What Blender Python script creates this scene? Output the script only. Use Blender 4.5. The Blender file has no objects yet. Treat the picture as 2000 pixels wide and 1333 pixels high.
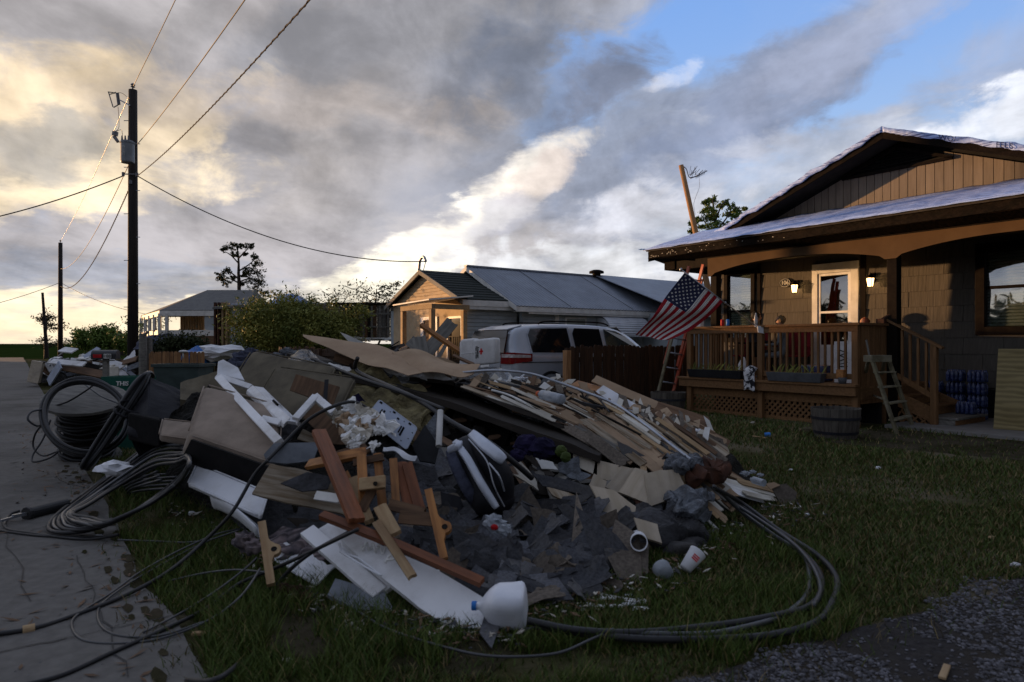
import bpy,math,random
import numpy as np
from mathutils import Vector,Matrix,noise as mn
from math import sin,cos,pi,radians as R,atan2,sqrt
sc=bpy.context.scene
col=sc.collection
rng=random.Random(7)
V3=Vector
F,H,HY=1333.33,1.3,673.0
# ------------------------------------------------------------------ camera
cd=bpy.data.cameras.new('camera');cam=bpy.data.objects.new('camera',cd);col.objects.link(cam)
cam.location=(0,0,H);cam.rotation_euler=(R(90),0,0)
cd.sensor_width=36;cd.lens=24.0;cd.shift_y=6.5/2000;cd.clip_end=3000;cd.clip_start=.05
cd.dof.use_dof=True;cd.dof.focus_distance=13.0;cd.dof.aperture_fstop=3.2
sc.camera=cam
# ------------------------------------------------------------------ light
SUN_AZ=-61.0
SUN_EL=2.2
sl=bpy.data.lights.new('sun','SUN');sl.energy=4.0;sl.angle=R(.6);sl.color=(1.0,.56,.25)
so=bpy.data.objects.new('sun',sl);col.objects.link(so)
_d=V3((sin(R(SUN_AZ))*cos(R(SUN_EL)),cos(R(SUN_AZ))*cos(R(SUN_EL)),sin(R(SUN_EL))))
so.rotation_euler=_d.to_track_quat('Z','Y').to_euler();so.location=(-20,10,20)
sc.view_settings.view_transform='Standard';sc.view_settings.look='None'
sc.view_settings.exposure=0.66;sc.view_settings.gamma=1;sc.view_settings.use_curve_mapping=False
sc.cycles.max_bounces=6;sc.cycles.diffuse_bounces=3;sc.cycles.glossy_bounces=3
sc.cycles.transparent_max_bounces=8;sc.cycles.use_denoising=True
def build_world():
 w=bpy.data.worlds.new('World');sc.world=w;w.use_nodes=True
 nt=w.node_tree;nt.nodes.clear();N=nt.nodes.new;L=nt.links.new
 out=N('ShaderNodeOutputWorld');bg=N('ShaderNodeBackground');L(bg.outputs[0],out.inputs[0])
 sky=N('ShaderNodeTexSky');sky.sky_type='NISHITA';sky.sun_disc=False
 sky.sun_elevation=R(SUN_EL);sky.sun_rotation=R(SUN_AZ);sky.air_density=1.0;sky.dust_density=.6;sky.ozone_density=2.0
 tc=N('ShaderNodeTexCoord')
 def vm(op,a,b=None):
  n=N('ShaderNodeVectorMath');n.operation=op
  for i,q in enumerate((a,b)):
   if q is None:continue
   if isinstance(q,(tuple,list,Vector)):n.inputs[i].default_value=tuple(q)
   else:L(q,n.inputs[i])
  return n.outputs['Value']if op in('DOT_PRODUCT','LENGTH')else n.outputs['Vector']
 def ma(op,a,b=None,c=None,clamp=False):
  n=N('ShaderNodeMath');n.operation=op;n.use_clamp=clamp
  for i,q in enumerate((a,b,c)):
   if q is None:continue
   if isinstance(q,(int,float)):n.inputs[i].default_value=q
   else:L(q,n.inputs[i])
  return n.outputs[0]
 def mix(f,a,b):
  n=N('ShaderNodeMix');n.data_type='RGBA';n.clamp_factor=True
  for k,q in((0,f),(6,a),(7,b)):
   if isinstance(q,(int,float)):n.inputs[k].default_value=q
   elif isinstance(q,tuple):n.inputs[k].default_value=(*q,1)
   else:L(q,n.inputs[k])
  return n.outputs[2]
 def sm(x,a,b):
  n=N('ShaderNodeMapRange');n.interpolation_type='SMOOTHSTEP'
  n.inputs[1].default_value=a;n.inputs[2].default_value=b;L(x,n.inputs[0]);return n.outputs[0]
 d=tc.outputs['Generated']
 sep=N('ShaderNodeSeparateXYZ');L(d,sep.inputs[0]);X,Y,Z=sep.outputs
 zz=ma('ADD',ma('MAXIMUM',Z,0.0),.16)
 cmb=N('ShaderNodeCombineXYZ');L(ma('DIVIDE',X,zz),cmb.inputs[0]);L(ma('DIVIDE',Y,zz),cmb.inputs[1]);L(ma('MULTIPLY',Z,1.5),cmb.inputs[2])
 def nz(vec,scale,detail=8,rough=.55,dist=0.0,colour=False,stretch=None):
  v=vec
  if stretch:
   m=N('ShaderNodeMapping');m.inputs['Rotation'].default_value=(0,0,R(stretch[1]));m.inputs['Scale'].default_value=(1,stretch[0],1);L(vec,m.inputs[0]);v=m.outputs[0]
  n=N('ShaderNodeTexNoise');n.inputs['Scale'].default_value=scale;n.inputs['Detail'].default_value=detail
  n.inputs['Roughness'].default_value=rough;n.inputs['Distortion'].default_value=dist;L(v,n.inputs['Vector'])
  return n.outputs['Color']if colour else n.outputs['Fac']
 warp=vm('SUBTRACT',nz(cmb.outputs[0],3.2,8,.6,colour=True),(.5,.5,.5))
 warp2=vm('SUBTRACT',nz(d,7.0,7,.6,colour=True),(.5,.5,.5))
 wd=vm('ADD',d,vm('ADD',vm('MULTIPLY',warp,(.10,.10,.08)),vm('MULTIPLY',warp2,(.07,.07,.06))))
 soft=nz(cmb.outputs[0],1.1,8,.56,.3,stretch=(.55,54))
 fine=nz(cmb.outputs[0],4.2,8,.6,.2,stretch=(.7,54))
 puffs=nz(d,9.0,8,.58,.4)
 torn=ma('SUBTRACT',ma('ADD',ma('MULTIPLY',nz(vm('MULTIPLY',d,(1,1,1.7)),10.0,9,.62,.6),.65),ma('MULTIPLY',nz(cmb.outputs[0],2.6,8,.6,stretch=(.6,54)),.35)),.5)
 lum=ma('ADD',ma('MULTIPLY',soft,.85),ma('ADD',ma('MULTIPLY',fine,.35),ma('MULTIPLY',puffs,.45)))
 t=sm(lum,.62,1.05)
 blue=mix(sm(Z,.02,.5),(.50,.64,.80),(.19,.37,.78))
 sks=N('ShaderNodeVectorMath');sks.operation='SCALE';L(sky.outputs[0],sks.inputs[0]);sks.inputs['Scale'].default_value=.10
 bluesky=mix(.2,blue,sks.outputs[0])
 cl=mix(t,(.20,.23,.31),(.46,.48,.56))
 c=cl
 spots=SKYSPOTS
 c=mix(ma('MULTIPLY',sm(Z,.5,.95),sm(soft,.45,.6)),c,bluesky)
 for(px,py,s1,s2,ang,colour,wgt,edge)in spots:
  dd=V3(((px-1000)/F,1,-(py-HY)/F)).normalized()
  e1=dd.cross(V3((0,0,1))).normalized();e2=e1.cross(dd)
  a=R(ang);t1=(e1*cos(a)+e2*sin(a))/s1;t2=(-e1*sin(a)+e2*cos(a))/s2
  q=vm('SUBTRACT',wd,dd)
  A=vm('DOT_PRODUCT',q,t1);B=vm('DOT_PRODUCT',q,t2)
  r2=ma('ADD',ma('ADD',ma('MULTIPLY',A,A),ma('MULTIPLY',B,B)),ma('MULTIPLY',torn,9.0 if s2<.03 else 6.5 if s2<.07 else 4.4))
  front=sm(vm('DOT_PRODUCT',d,dd),.1,.4)
  m=N('ShaderNodeMapRange');m.interpolation_type='SMOOTHSTEP';L(r2,m.inputs[0])
  m.inputs[1].default_value=1.0+edge;m.inputs[2].default_value=max(0.0,1.0-edge);m.inputs[3].default_value=0;m.inputs[4].default_value=wgt
  f=ma('MULTIPLY',m.outputs[0],front)
  if colour=='blue':tgt=bluesky
  else:
   k=ma('ADD',ma('MULTIPLY',t,.78),.60)
   vv=N('ShaderNodeVectorMath');vv.operation='SCALE';vv.inputs[0].default_value=colour;L(k,vv.inputs['Scale']);tgt=vv.outputs[0]
  c=mix(f,c,tgt)
 sund=V3((sin(R(SUN_AZ)),cos(R(SUN_AZ)),0))
 toward=sm(vm('DOT_PRODUCT',d,tuple(sund)),.25,1.0)
 hcol=mix(toward,(.62,.66,.72),(.90,.72,.46))
 zr=ma('ADD',Z,ma('MULTIPLY',vm('DOT_PRODUCT',warp,(.0,.0,1.0)),.10))
 c=mix(ma('MULTIPLY',sm(zr,.10,.01),.72),c,hcol)
 dim=N('ShaderNodeMapRange');dim.interpolation_type='SMOOTHSTEP';L(vm('DOT_PRODUCT',d,(-.6,.8,.0)),dim.inputs[0])
 for k_,v_ in((1,-.75),(2,.2),(3,.42),(4,1.0)):dim.inputs[k_].default_value=v_
 dm_=N('ShaderNodeVectorMath');dm_.operation='SCALE';L(c,dm_.inputs[0]);L(dim.outputs[0],dm_.inputs['Scale']);c=dm_.outputs[0]
 c=mix(sm(Z,-.004,-.05),c,(.05,.055,.05))
 L(c,bg.inputs[0]);bg.inputs[1].default_value=SKYGAIN
SKYGAIN=.84
SKYSPOTS=[
(250,60,.62,.24,4,(.41,.385,.39),.95,.5),
(560,430,.60,.15,-10,(.37,.35,.355),.95,.5),
(860,80,.28,.12,14,(.31,.31,.34),.95,.6),
(960,230,.20,.10,26,(.185,.215,.29),.85,.8),
(820,350,.18,.06,24,(.25,.255,.29),.6,.9),
(640,300,.20,.09,24,(.41,.38,.375),.6,.9),
(430,320,.09,.06,40,(.24,.24,.27),.6,.9),
(120,60,.16,.06,20,(.42,.40,.41),.7,.9),
(300,480,.44,.05,-2,(.37,.35,.365),.8,.8),
(260,565,.36,.035,-2,(.29,.31,.37),.85,.8),
(40,200,.12,.055,34,(.86,.68,.45),.8,.95),
(260,285,.15,.040,34,(.84,.68,.47),.8,.95),
(90,375,.19,.032,14,(.84,.69,.48),.85,.95),
(110,285,.07,.035,20,(.30,.29,.28),.8,.95),
(560,200,.22,.03,2,(.52,.45,.41),.5,.95),
(1240,150,.15,.075,30,'blue',1.0,.7),
(1400,50,.20,.07,20,'blue',.95,.7),
(1780,215,.32,.10,14,'blue',1.0,.6),
(1900,50,.14,.08,20,'blue',.95,.7),
(1380,400,.12,.04,10,'blue',.5,.9),
(1130,575,.16,.018,0,(.58,.74,.86),.6,.9),
(1250,310,.16,.085,22,(.24,.27,.35),.95,.8),
(1490,200,.16,.055,30,(.19,.225,.32),.98,.8),
(1690,60,.17,.030,26,(.26,.29,.39),.8,.9),
(1150,170,.085,.035,30,(.18,.205,.28),.95,.9),
(1980,120,.10,.05,20,(.26,.29,.38),.7,.9),
(1560,330,.22,.045,10,(.38,.40,.47),.8,.9),
(1800,300,.20,.035,10,(.50,.53,.60),.7,.9),
(1010,365,.10,.034,36,(.88,.81,.72),.8,.95),
(860,475,.13,.036,32,(.92,.86,.74),.75,.95),
(720,560,.13,.030,15,(.97,.90,.73),.8,.9),
(1060,350,.055,.024,30,(.62,.52,.48),.6,.95),
(960,440,.07,.028,24,(.40,.40,.45),.75,.95),
(1310,140,.028,.016,40,(.80,.80,.86),.35,.95),
(1270,430,.12,.035,10,(.62,.62,.67),.7,.95),
(1150,525,.20,.034,4,(.74,.76,.79),.55,.9),
(1930,240,.12,.024,16,(.74,.76,.82),.7,.95),
(600,620,.16,.025,0,(1.0,.92,.74),.85,.8),
(60,620,.24,.03,0,(1.0,.87,.64),.85,.8),
]
build_world()
# ------------------------------------------------------------------ frames
UD=V3((-sin(R(36)),cos(R(36)),0));VD=V3((cos(R(36)),sin(R(36)),0))
def P(px,py,Y):return V3(((px-1000)/F*Y,Y,H-(py-HY)/F*Y))
def G(px,py,z=0.0):
 return P(px,py,(H-z)*F/(py-HY))
def S(u,v,z=0.0):return UD*u+VD*v+V3((0,0,z))
def uv_of(p):return p.x*UD.x+p.y*UD.y,p.x*VD.x+p.y*VD.y
# ------------------------------------------------------------------ materials
def _new(name):
 m=bpy.data.materials.new(name);m.use_nodes=True
 return m,m.node_tree,m.node_tree.nodes['Principled BSDF']
def mat(name,c1,c2=None,rough=.85,scale=6,stretch=(1,1,1),bump=.25,bscale=None,metal=0.0,spec=.22,rnd=.18,
dirt=.0,dirtc=(.03,.028,.022),bdist=.01,lo=.38,hi=.64,sheen=0,coat=0,trans=0,ior=1.45,wave=None,rot=None):
 m,nt,b=_new(name);N=nt.nodes.new;L=nt.links.new
 tc=N('ShaderNodeTexCoord');mp=N('ShaderNodeMapping');L(tc.outputs['Object'],mp.inputs[0])
 mp.inputs['Scale'].default_value=stretch
 if rot:mp.inputs['Rotation'].default_value=rot
 oi=N('ShaderNodeObjectInfo')
 off=N('ShaderNodeVectorMath');off.operation='ADD'
 sc_=N('ShaderNodeMath');sc_.operation='MULTIPLY';L(oi.outputs['Random'],sc_.inputs[0]);sc_.inputs[1].default_value=37
 L(mp.outputs[0],off.inputs[0]);L(sc_.outputs[0],off.inputs[1])
 n1=N('ShaderNodeTexNoise');n1.inputs['Scale'].default_value=scale;n1.inputs['Detail'].default_value=7;n1.inputs['Roughness'].default_value=.6
 L(off.outputs[0],n1.inputs[0])
 mr=N('ShaderNodeMapRange');mr.inputs[1].default_value=lo;mr.inputs[2].default_value=hi;L(n1.outputs[0],mr.inputs[0])
 mx=N('ShaderNodeMix');mx.data_type='RGBA';L(mr.outputs[0],mx.inputs[0])
 c2=c2 or tuple(x*.62 for x in c1)
 mx.inputs[6].default_value=(*c1,1);mx.inputs[7].default_value=(*c2,1)
 colr=mx.outputs[2]
 if wave:
  wv=N('ShaderNodeTexWave');wv.inputs['Scale'].default_value=wave[0];wv.inputs['Distortion'].default_value=wave[1];wv.inputs['Detail'].default_value=3
  wv.bands_direction=wave[3]if len(wave)>3 else 'Y';L(off.outputs[0],wv.inputs[0])
  m3=N('ShaderNodeMix');m3.data_type='RGBA';m3.blend_type='MULTIPLY'
  m3.inputs[0].default_value=wave[2];L(colr,m3.inputs[6]);L(wv.outputs[0],m3.inputs[7]);colr=m3.outputs[2]
 if dirt:
  n2=N('ShaderNodeTexNoise');n2.inputs['Scale'].default_value=2.3;n2.inputs['Detail'].default_value=9;n2.inputs['Roughness'].default_value=.68
  o2=N('ShaderNodeVectorMath');o2.operation='ADD';L(tc.outputs['Object'],o2.inputs[0]);L(sc_.outputs[0],o2.inputs[1]);L(o2.outputs[0],n2.inputs[0])
  r2=N('ShaderNodeMapRange');r2.inputs[1].default_value=.46;r2.inputs[2].default_value=.70;r2.inputs[4].default_value=dirt;L(n2.outputs[0],r2.inputs[0])
  m2=N('ShaderNodeMix');m2.data_type='RGBA';L(r2.outputs[0],m2.inputs[0]);L(colr,m2.inputs[6]);m2.inputs[7].default_value=(*dirtc,1);colr=m2.outputs[2]
 if rnd:
  hs=N('ShaderNodeHueSaturation');r3=N('ShaderNodeMapRange');r3.inputs[3].default_value=1-rnd;r3.inputs[4].default_value=1+rnd
  L(oi.outputs['Random'],r3.inputs[0]);L(r3.outputs[0],hs.inputs['Value']);L(colr,hs.inputs['Color']);colr=hs.outputs[0]
 L(colr,b.inputs['Base Color'])
 b.inputs['Roughness'].default_value=rough;b.inputs['Metallic'].default_value=metal;b.inputs['Specular IOR Level'].default_value=spec
 if coat:b.inputs['Coat Weight'].default_value=coat
 if sheen:b.inputs['Sheen Weight'].default_value=sheen
 if trans:b.inputs['Transmission Weight'].default_value=trans;b.inputs['IOR'].default_value=ior
 if bump:
  n4=N('ShaderNodeTexNoise');n4.inputs['Scale'].default_value=bscale or scale*3;n4.inputs['Detail'].default_value=6;L(off.outputs[0],n4.inputs[0])
  bp=N('ShaderNodeBump');bp.inputs['Strength'].default_value=bump;bp.inputs['Distance'].default_value=bdist;L(n4.outputs[0],bp.inputs['Height']);L(bp.outputs[0],b.inputs['Normal'])
 return m
GRAIN=(1.2,14,14)
M={}
def wood(name,c1,c2=None,**k):
 k.setdefault('rough',.75);k.setdefault('scale',2.2);k.setdefault('bump',.35);k.setdefault('bdist',.004);k.setdefault('dirt',.35)
 M[name]=mat(name,c1,c2,stretch=k.pop('stretch',GRAIN),**k)
wood('wood_orange',(0.420,0.189,0.061),(0.221,0.094,0.033),rough=.5)
wood('wood_red',(0.245,0.086,0.036),(0.143,0.052,0.023),rough=.5)
wood('wood_pale',(.42,.30,.17),(.30,.19,.10))
wood('wood_brown',(0.204,0.122,0.072),(0.102,0.061,0.038))
wood('wood_plywood',(0.504,0.432,0.336),(0.408,0.342,0.252),dirt=.55,dirtc=(.22,.20,.18),scale=1.2)
wood('wood_weathered',(0.432,0.372,0.288),(0.204,0.144,0.084),dirt=.4)
wood('wood_grey',(.21,.20,.18),(.12,.115,.105))
wood('wood_dark',(0.033,0.026,0.020),(0.018,0.014,0.011),dirt=.3)
wood('wood_char',(0.014,0.012,0.010),(0.008,0.007,0.006))
wood('wood_deck',(0.214,0.114,0.050),(0.140,0.073,0.031),dirt=.25,dirtc=(.08,.05,.03))
wood('wood_deck_v',(0.214,0.114,0.050),(0.140,0.073,0.031),dirt=.25,dirtc=(.08,.05,.03),stretch=(14,14,1.2))
wood('wood_fence',(0.075,0.041,0.024),(0.038,0.021,0.013),stretch=(14,14,1.2))
wood('wood_picket',(.38,.21,.10),(.26,.13,.06),stretch=(14,14,1.2))
wood('wood_pole',(.035,.028,.025),(.018,.015,.014),stretch=(20,20,.6))
wood('wood_pole_tan',(.42,.24,.11),(.28,.15,.07),stretch=(20,20,.6),dirt=.2)
wood('wood_siding',(.215,.18,.145),(.175,.145,.115),stretch=(10,10,.8),dirt=.15,rnd=.07)
M['cardboard']=mat('cardboard',(0.389,0.281,0.184),(0.313,0.216,0.140),scale=3,bump=.15,dirt=.25,dirtc=(.14,.10,.07))
M['drywall']=mat('drywall',(0.682,0.660,0.594),(0.484,0.440,0.363),scale=3,bump=.2,dirt=.45,dirtc=(.22,.18,.13))
M['white_paint']=mat('white_paint',(.86,.87,.89),(.76,.77,.79),rough=.5,scale=3,bump=.08,dirt=.75,dirtc=(.40,.37,.33),rnd=.06)
M['white_plastic']=mat('white_plastic',(.78,.80,.84),(.70,.72,.77),rough=.45,scale=3,bump=.05,dirt=.65,dirtc=(.40,.38,.34),rnd=.06)
M['white_trim']=mat('white_trim',(.74,.74,.72),(.60,.60,.58),rough=.6,scale=4,bump=.06,dirt=.25,dirtc=(.3,.28,.25),rnd=.08)
M['foam_white']=mat('foam_white',(0.861,0.871,0.882),(0.735,0.735,0.714),rough=.95,scale=12,bump=.5,bdist=.02,rnd=.1,dirt=.2,dirtc=(.4,.36,.3))
M['grey_slab']=mat('grey_slab',(.20,.22,.25),(.14,.155,.175),scale=8,bump=.2,dirt=.3)
M['shingle']=mat('shingle',(0.084,0.088,0.099),(0.044,0.045,0.053),scale=60,bump=.5,bdist=.004,rnd=.45,dirt=.4,dirtc=(.17,.15,.12))
M['shingle_brown']=mat('shingle_brown',(0.156,0.130,0.104),(0.088,0.073,0.060),scale=50,bump=.5,bdist=.004,rnd=.4,dirt=.3)
M['tar_felt']=mat('tar_felt',(0.054,0.055,0.062),(0.025,0.025,0.027),rough=.6,scale=10,bump=.7,bdist=.02,rnd=.3)
M['tar_pale']=mat('tar_pale',(0.145,0.162,0.187),(0.060,0.064,0.072),rough=.55,scale=14,bump=.9,bdist=.02)
M['rust']=mat('rust',(.085,.034,.02),(.03,.016,.012),rough=.8,scale=7,bump=.5,rnd=.2)
M['debris_core']=mat('debris_core',(0.018,0.016,0.013),(0.007,0.007,0.006),scale=9,bump=1,bdist=.06,rnd=0)
M['rubber']=mat('rubber',(0.014,0.015,0.017),(0.008,0.008,0.010),rough=.5,scale=4,bump=.05,spec=.45,rnd=.4,dirt=.2,dirtc=(.06,.055,.05))
M['cable_grey']=mat('cable_grey',(0.064,0.068,0.075),(0.038,0.040,0.045),rough=.35,scale=4,bump=.05,spec=.6,rnd=.3)
M['wire_metal']=mat('wire_metal',(.10,.09,.08),(.06,.055,.05),rough=.8,metal=0,bump=0,spec=.05)
M['steel']=mat('steel',(.42,.44,.48),(.30,.32,.36),rough=.35,metal=.7,scale=5,bump=.05,dirt=.2)
M['panel_blue']=mat('panel_blue',(.50,.56,.68),(.42,.48,.60),rough=.4,scale=3,bump=.05,dirt=.3,dirtc=(.25,.24,.22),metal=.1)
M['hole']=mat('hole',(.008,.008,.010),None,bump=0,rnd=0)
M['cushion']=mat('cushion',(0.312,0.246,0.192),(0.222,0.174,0.132),rough=.9,scale=5,bump=.12,bscale=90,dirt=.35,dirtc=(.075,.058,.045),sheen=.15,rnd=.05)
M['cushion_b']=mat('cushion_b',(0.163,0.139,0.096),(0.096,0.082,0.058),rough=.85,scale=4,bump=.12,bscale=80,dirt=.3,rnd=.05)
M['fabric_dark']=mat('fabric_dark',(0.011,0.010,0.010),(0.006,0.006,0.006),rough=.9,scale=8,bump=.3,rnd=.1)
M['fabric_black']=mat('fabric_black',(.018,.018,.022),(.010,.010,.013),rough=.6,scale=8,bump=.4,rnd=.1)
M['fabric_blue']=mat('fabric_blue',(.09,.10,.15),(.05,.055,.085),rough=.9,scale=8,bump=.6,bdist=.03)
M['fabric_purple']=mat('fabric_purple',(.022,.016,.06),(.012,.01,.035),rough=.9,scale=8,bump=.6,bdist=.03)
M['plaid']=mat('plaid',(.30,.24,.24),(.06,.06,.075),rough=.9,scale=9,bump=.6,bdist=.02,wave=(9,1.5,.6))
M['green']=mat('green',(.07,.10,.02),(.04,.07,.015),rough=.6)
M['insulation']=mat('insulation',(0.272,0.232,0.120),(0.120,0.100,0.056),rough=1,scale=7,bump=1,bdist=.05,bscale=18,rnd=.2)
M['silver']=mat('silver',(.60,.64,.72),(.48,.52,.60),rough=.35,metal=.25,scale=4,bump=.1,rnd=.05)
M['bag_plastic']=mat('bag_plastic',(.012,.012,.014),(.007,.007,.008),rough=.22,scale=6,bump=.7,bdist=.03,spec=.7)
M['clear_plastic']=mat('clear_plastic',(.55,.60,.66),(.42,.46,.52),rough=.18,scale=9,bump=.5,bdist=.01,trans=.45,rnd=.05)
M['jug']=mat('jug',(.78,.80,.86),(.66,.69,.76),rough=.4,scale=5,bump=.08,bdist=.01,trans=.15,rnd=0,dirt=.12,dirtc=(.5,.5,.5))
M['blue_cap']=mat('blue_cap',(.03,.20,.62),None,rough=.4,bump=0,rnd=0)
M['orange_cap']=mat('orange_cap',(.62,.12,.04),None,rough=.4,bump=0,rnd=0)
M['bin_green']=mat('bin_green',(0.059,0.084,0.081),(0.042,0.059,0.057),rough=.5,bump=.05,dirt=.3)
M['bin_teal']=mat('bin_teal',(0.012,0.102,0.072),(0.009,0.072,0.054),rough=.5,bump=.05)
M['red_print']=mat('red_print',(.60,.015,.02),None,rough=.5,bump=0,rnd=0)
M['black_print']=mat('black_print',(.015,.015,.017),None,rough=.5,bump=0,rnd=0)
M['white_print']=mat('white_print',(.75,.75,.72),None,rough=.5,bump=0,rnd=0)
M['blue_print']=mat('blue_print',(.03,.05,.16),None,rough=.5,bump=0,rnd=0)
M['cooler']=mat('cooler',(.78,.78,.78),(.68,.68,.68),rough=.55,scale=5,bump=.05,dirt=.55,dirtc=(.30,.28,.26),rnd=0)
M['van_paint']=mat('van_paint',(.46,.49,.55),(.42,.45,.50),rough=.3,metal=.25,scale=2,bump=0,rnd=0,coat=.6,dirt=.25,dirtc=(.26,.26,.27))
M['glass_dark']=mat('glass_dark',(.010,.011,.013),None,rough=.06,bump=0,rnd=0,spec=.8)
M['glass_pane']=mat('glass_pane',(.05,.06,.055),(.035,.04,.04),rough=.04,bump=.015,bscale=2,bdist=.05,rnd=0,spec=1.6,scale=3)
M['glass_blind']=mat('glass_blind',(.34,.37,.33),(.26,.29,.26),rough=.06,bump=0,rnd=0,spec=1.2,scale=2)
M['tail_red']=mat('tail_red',(.25,.006,.010),(.16,.005,.008),rough=.12,bump=0,rnd=0,spec=.7,coat=.5)
M['tail_clear']=mat('tail_clear',(.62,.60,.60),(.40,.30,.30),rough=.15,bump=0,rnd=0,scale=20)
M['tire']=mat('tire',(.018,.018,.019),None,rough=.8,rnd=0)
M['seam']=mat('seam',(.03,.032,.036),None,rough=.6,bump=0,rnd=0)
M['siding_106']=mat('siding_106',(0.127,0.115,0.099),(0.102,0.093,0.079),rough=.9,scale=3,bump=.7,bscale=2.0,bdist=.010,rnd=.06,dirt=.2,dirtc=(.12,.11,.10),stretch=(13,13,.25),wave=(2.2,1.0,.45,'X'))
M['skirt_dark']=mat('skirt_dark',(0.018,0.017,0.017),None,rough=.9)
M['trim_dark']=mat('trim_dark',(0.013,0.010,0.008),(0.007,0.005,0.005),rough=.6,scale=9,bump=.2,rnd=0,spec=.04)
M['fascia']=mat('fascia',(.013,.009,.007),(.006,.005,.004),rough=.8,scale=5,stretch=(1,1,3),bump=.6,bdist=.02,rnd=.1,dirt=.0,spec=.06)
M['tan_board']=mat('tan_board',(.105,.066,.036),(.085,.052,.028),spec=.08,rough=.8,scale=2,bump=.1,rnd=.03)
M['soffit']=mat('soffit',(0.025,0.021,0.018),(0.015,0.013,0.011),rough=.9)
M['roof_metal']=mat('roof_metal',(.24,.27,.32),(.19,.215,.26),rough=.5,metal=.3,scale=1.0,bump=.05,rnd=.04,dirt=.35,dirtc=(.13,.135,.15))
M['roof_green']=mat('roof_green',(0.028,0.036,0.032),(0.018,0.022,0.021),rough=.9,scale=20,bump=.5,rnd=.05)
M['roof_dark']=mat('roof_dark',(.045,.042,.040),(.03,.028,.028),rough=.9,scale=10,bump=.3)
M['roof_grey']=mat('roof_grey',(.16,.16,.155),(.12,.12,.12),rough=.9,scale=4,bump=.3)
M['clap_grey']=mat('clap_grey',(0.374,0.429,0.462),(0.308,0.352,0.385),rough=.7,scale=3,bump=.1,rnd=.05,dirt=.2,dirtc=(.18,.18,.17))
M['clap_tan']=mat('clap_tan',(.55,.42,.27),(.44,.33,.21),rough=.8,scale=3,bump=.1,rnd=.06)
M['awning']=mat('awning',(.60,.64,.70),(.50,.54,.60),rough=.4,metal=.2,scale=3,bump=.05,rnd=0)
M['wreck']=mat('wreck',(0.176,0.152,0.128),(0.056,0.044,0.036),rough=.95,scale=3,bump=.7,bdist=.05,rnd=.35)
M['tarp_blue']=mat('tarp_blue',(.05,.20,.55),(.03,.13,.42),rough=.45,scale=4,bump=.6,bdist=.04)
M['grass_far']=mat('grass_far',(.022,.040,.010),(.014,.026,.006),spec=0.0,rough=1,scale=.35,bump=.3,rnd=0)
M['concrete']=mat('concrete',(.22,.21,.20),(.17,.165,.155),scale=3,bump=.3,rnd=.05)
M['barrel']=mat('barrel',(0.112,0.101,0.086),(0.064,0.056,0.049),rough=.9,stretch=(9,9,.8),scale=3,bump=.5,rnd=.15)
M['hoop']=mat('hoop',(.05,.052,.065),(.035,.035,.042),rough=.5,metal=.5)
M['ladder_red']=mat('ladder_red',(.40,.07,.03),(.28,.05,.025),rough=.6,scale=6,bump=.1,rnd=.05,dirt=.45,dirtc=(.42,.33,.25))
M['ladder_old']=mat('ladder_old',(0.210,0.189,0.119),(0.112,0.098,0.063),rough=.85,scale=8,bump=.4,dirt=.35,dirtc=(.45,.43,.38),rnd=.1)
M['flag_red']=mat('flag_red',(.36,.012,.022),(.30,.010,.018),rough=.8,bump=.05,rnd=0)
M['flag_white']=mat('flag_white',(0.700,0.680,0.660),(0.620,0.600,0.580),rough=.8,bump=.05,rnd=0)
M['flag_blue']=mat('flag_blue',(.030,.035,.085),(.024,.028,.07),rough=.8,bump=.05,rnd=0)
M['skin']=mat('skin',(.50,.27,.17),(.42,.21,.13),rough=.6,bump=.03,rnd=0)
M['hair_dark']=mat('hair_dark',(.012,.010,.009),None,rough=.6,scale=40,bump=.6)
M['hair_fair']=mat('hair_fair',(.20,.13,.06),(.13,.08,.04),rough=.6,scale=40,bump=.6)
M['hair_red']=mat('hair_red',(.22,.06,.03),(.14,.04,.02),rough=.6,scale=40,bump=.6)
M['shirt_grey']=mat('shirt_grey',(.16,.18,.20),None,rough=.95,bump=.2)
M['shirt_dark']=mat('shirt_dark',(.03,.03,.035),None,rough=.95,bump=.2)
M['chair_red']=mat('chair_red',(.22,.012,.02),None,rough=.8,bump=.2)
M['leaf']=mat('leaf',(.15,.22,.045),(.07,.11,.022),rough=.7,scale=.9,bump=0,rnd=0)
M['leaf_olive']=mat('leaf_olive',(.26,.26,.06),(.095,.125,.028),rough=.7,scale=.7,bump=0,rnd=0)
M['leaf_dark']=mat('leaf_dark',(.045,.055,.020),(.020,.028,.010),rough=.7,scale=1.2,bump=0,rnd=0)
M['bark']=mat('bark',(.06,.048,.038),(.03,.025,.02),scale=6,bump=.5,stretch=(3,3,.6))
M['mailbox']=mat('mailbox',(.020,.022,.028),None,rough=.4,spec=.6,rnd=0)
M['transformer']=mat('transformer',(.26,.28,.30),(.20,.22,.24),rough=.5,metal=.3,scale=5,dirt=.3,dirtc=(.1,.1,.1),rnd=0)
M['porcelain']=mat('porcelain',(.25,.25,.27),None,rough=.2,bump=0)
M['water_pack']=mat('water_pack',(0.009,0.018,0.102),(0.060,0.084,0.180),rough=.15,scale=14,bump=.5,bdist=.02,rnd=.3,spec=.7)
M['pot_dark']=mat('pot_dark',(.02,.021,.024),None,rough=.6)
M['pot_grey']=mat('pot_grey',(.09,.095,.105),None,rough=.6)
M['paper_red']=mat('paper_red',(.40,.04,.02),None,rough=.7)
def blade_mat():
 m,nt,b=_new('grass_blade');N=nt.nodes.new;L=nt.links.new
 at=N('ShaderNodeVertexColor');at.layer_name='Col';L(at.outputs[0],b.inputs['Base Color']);b.inputs['Roughness'].default_value=.6
 b.inputs['Specular IOR Level'].default_value=.25
 return m
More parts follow.
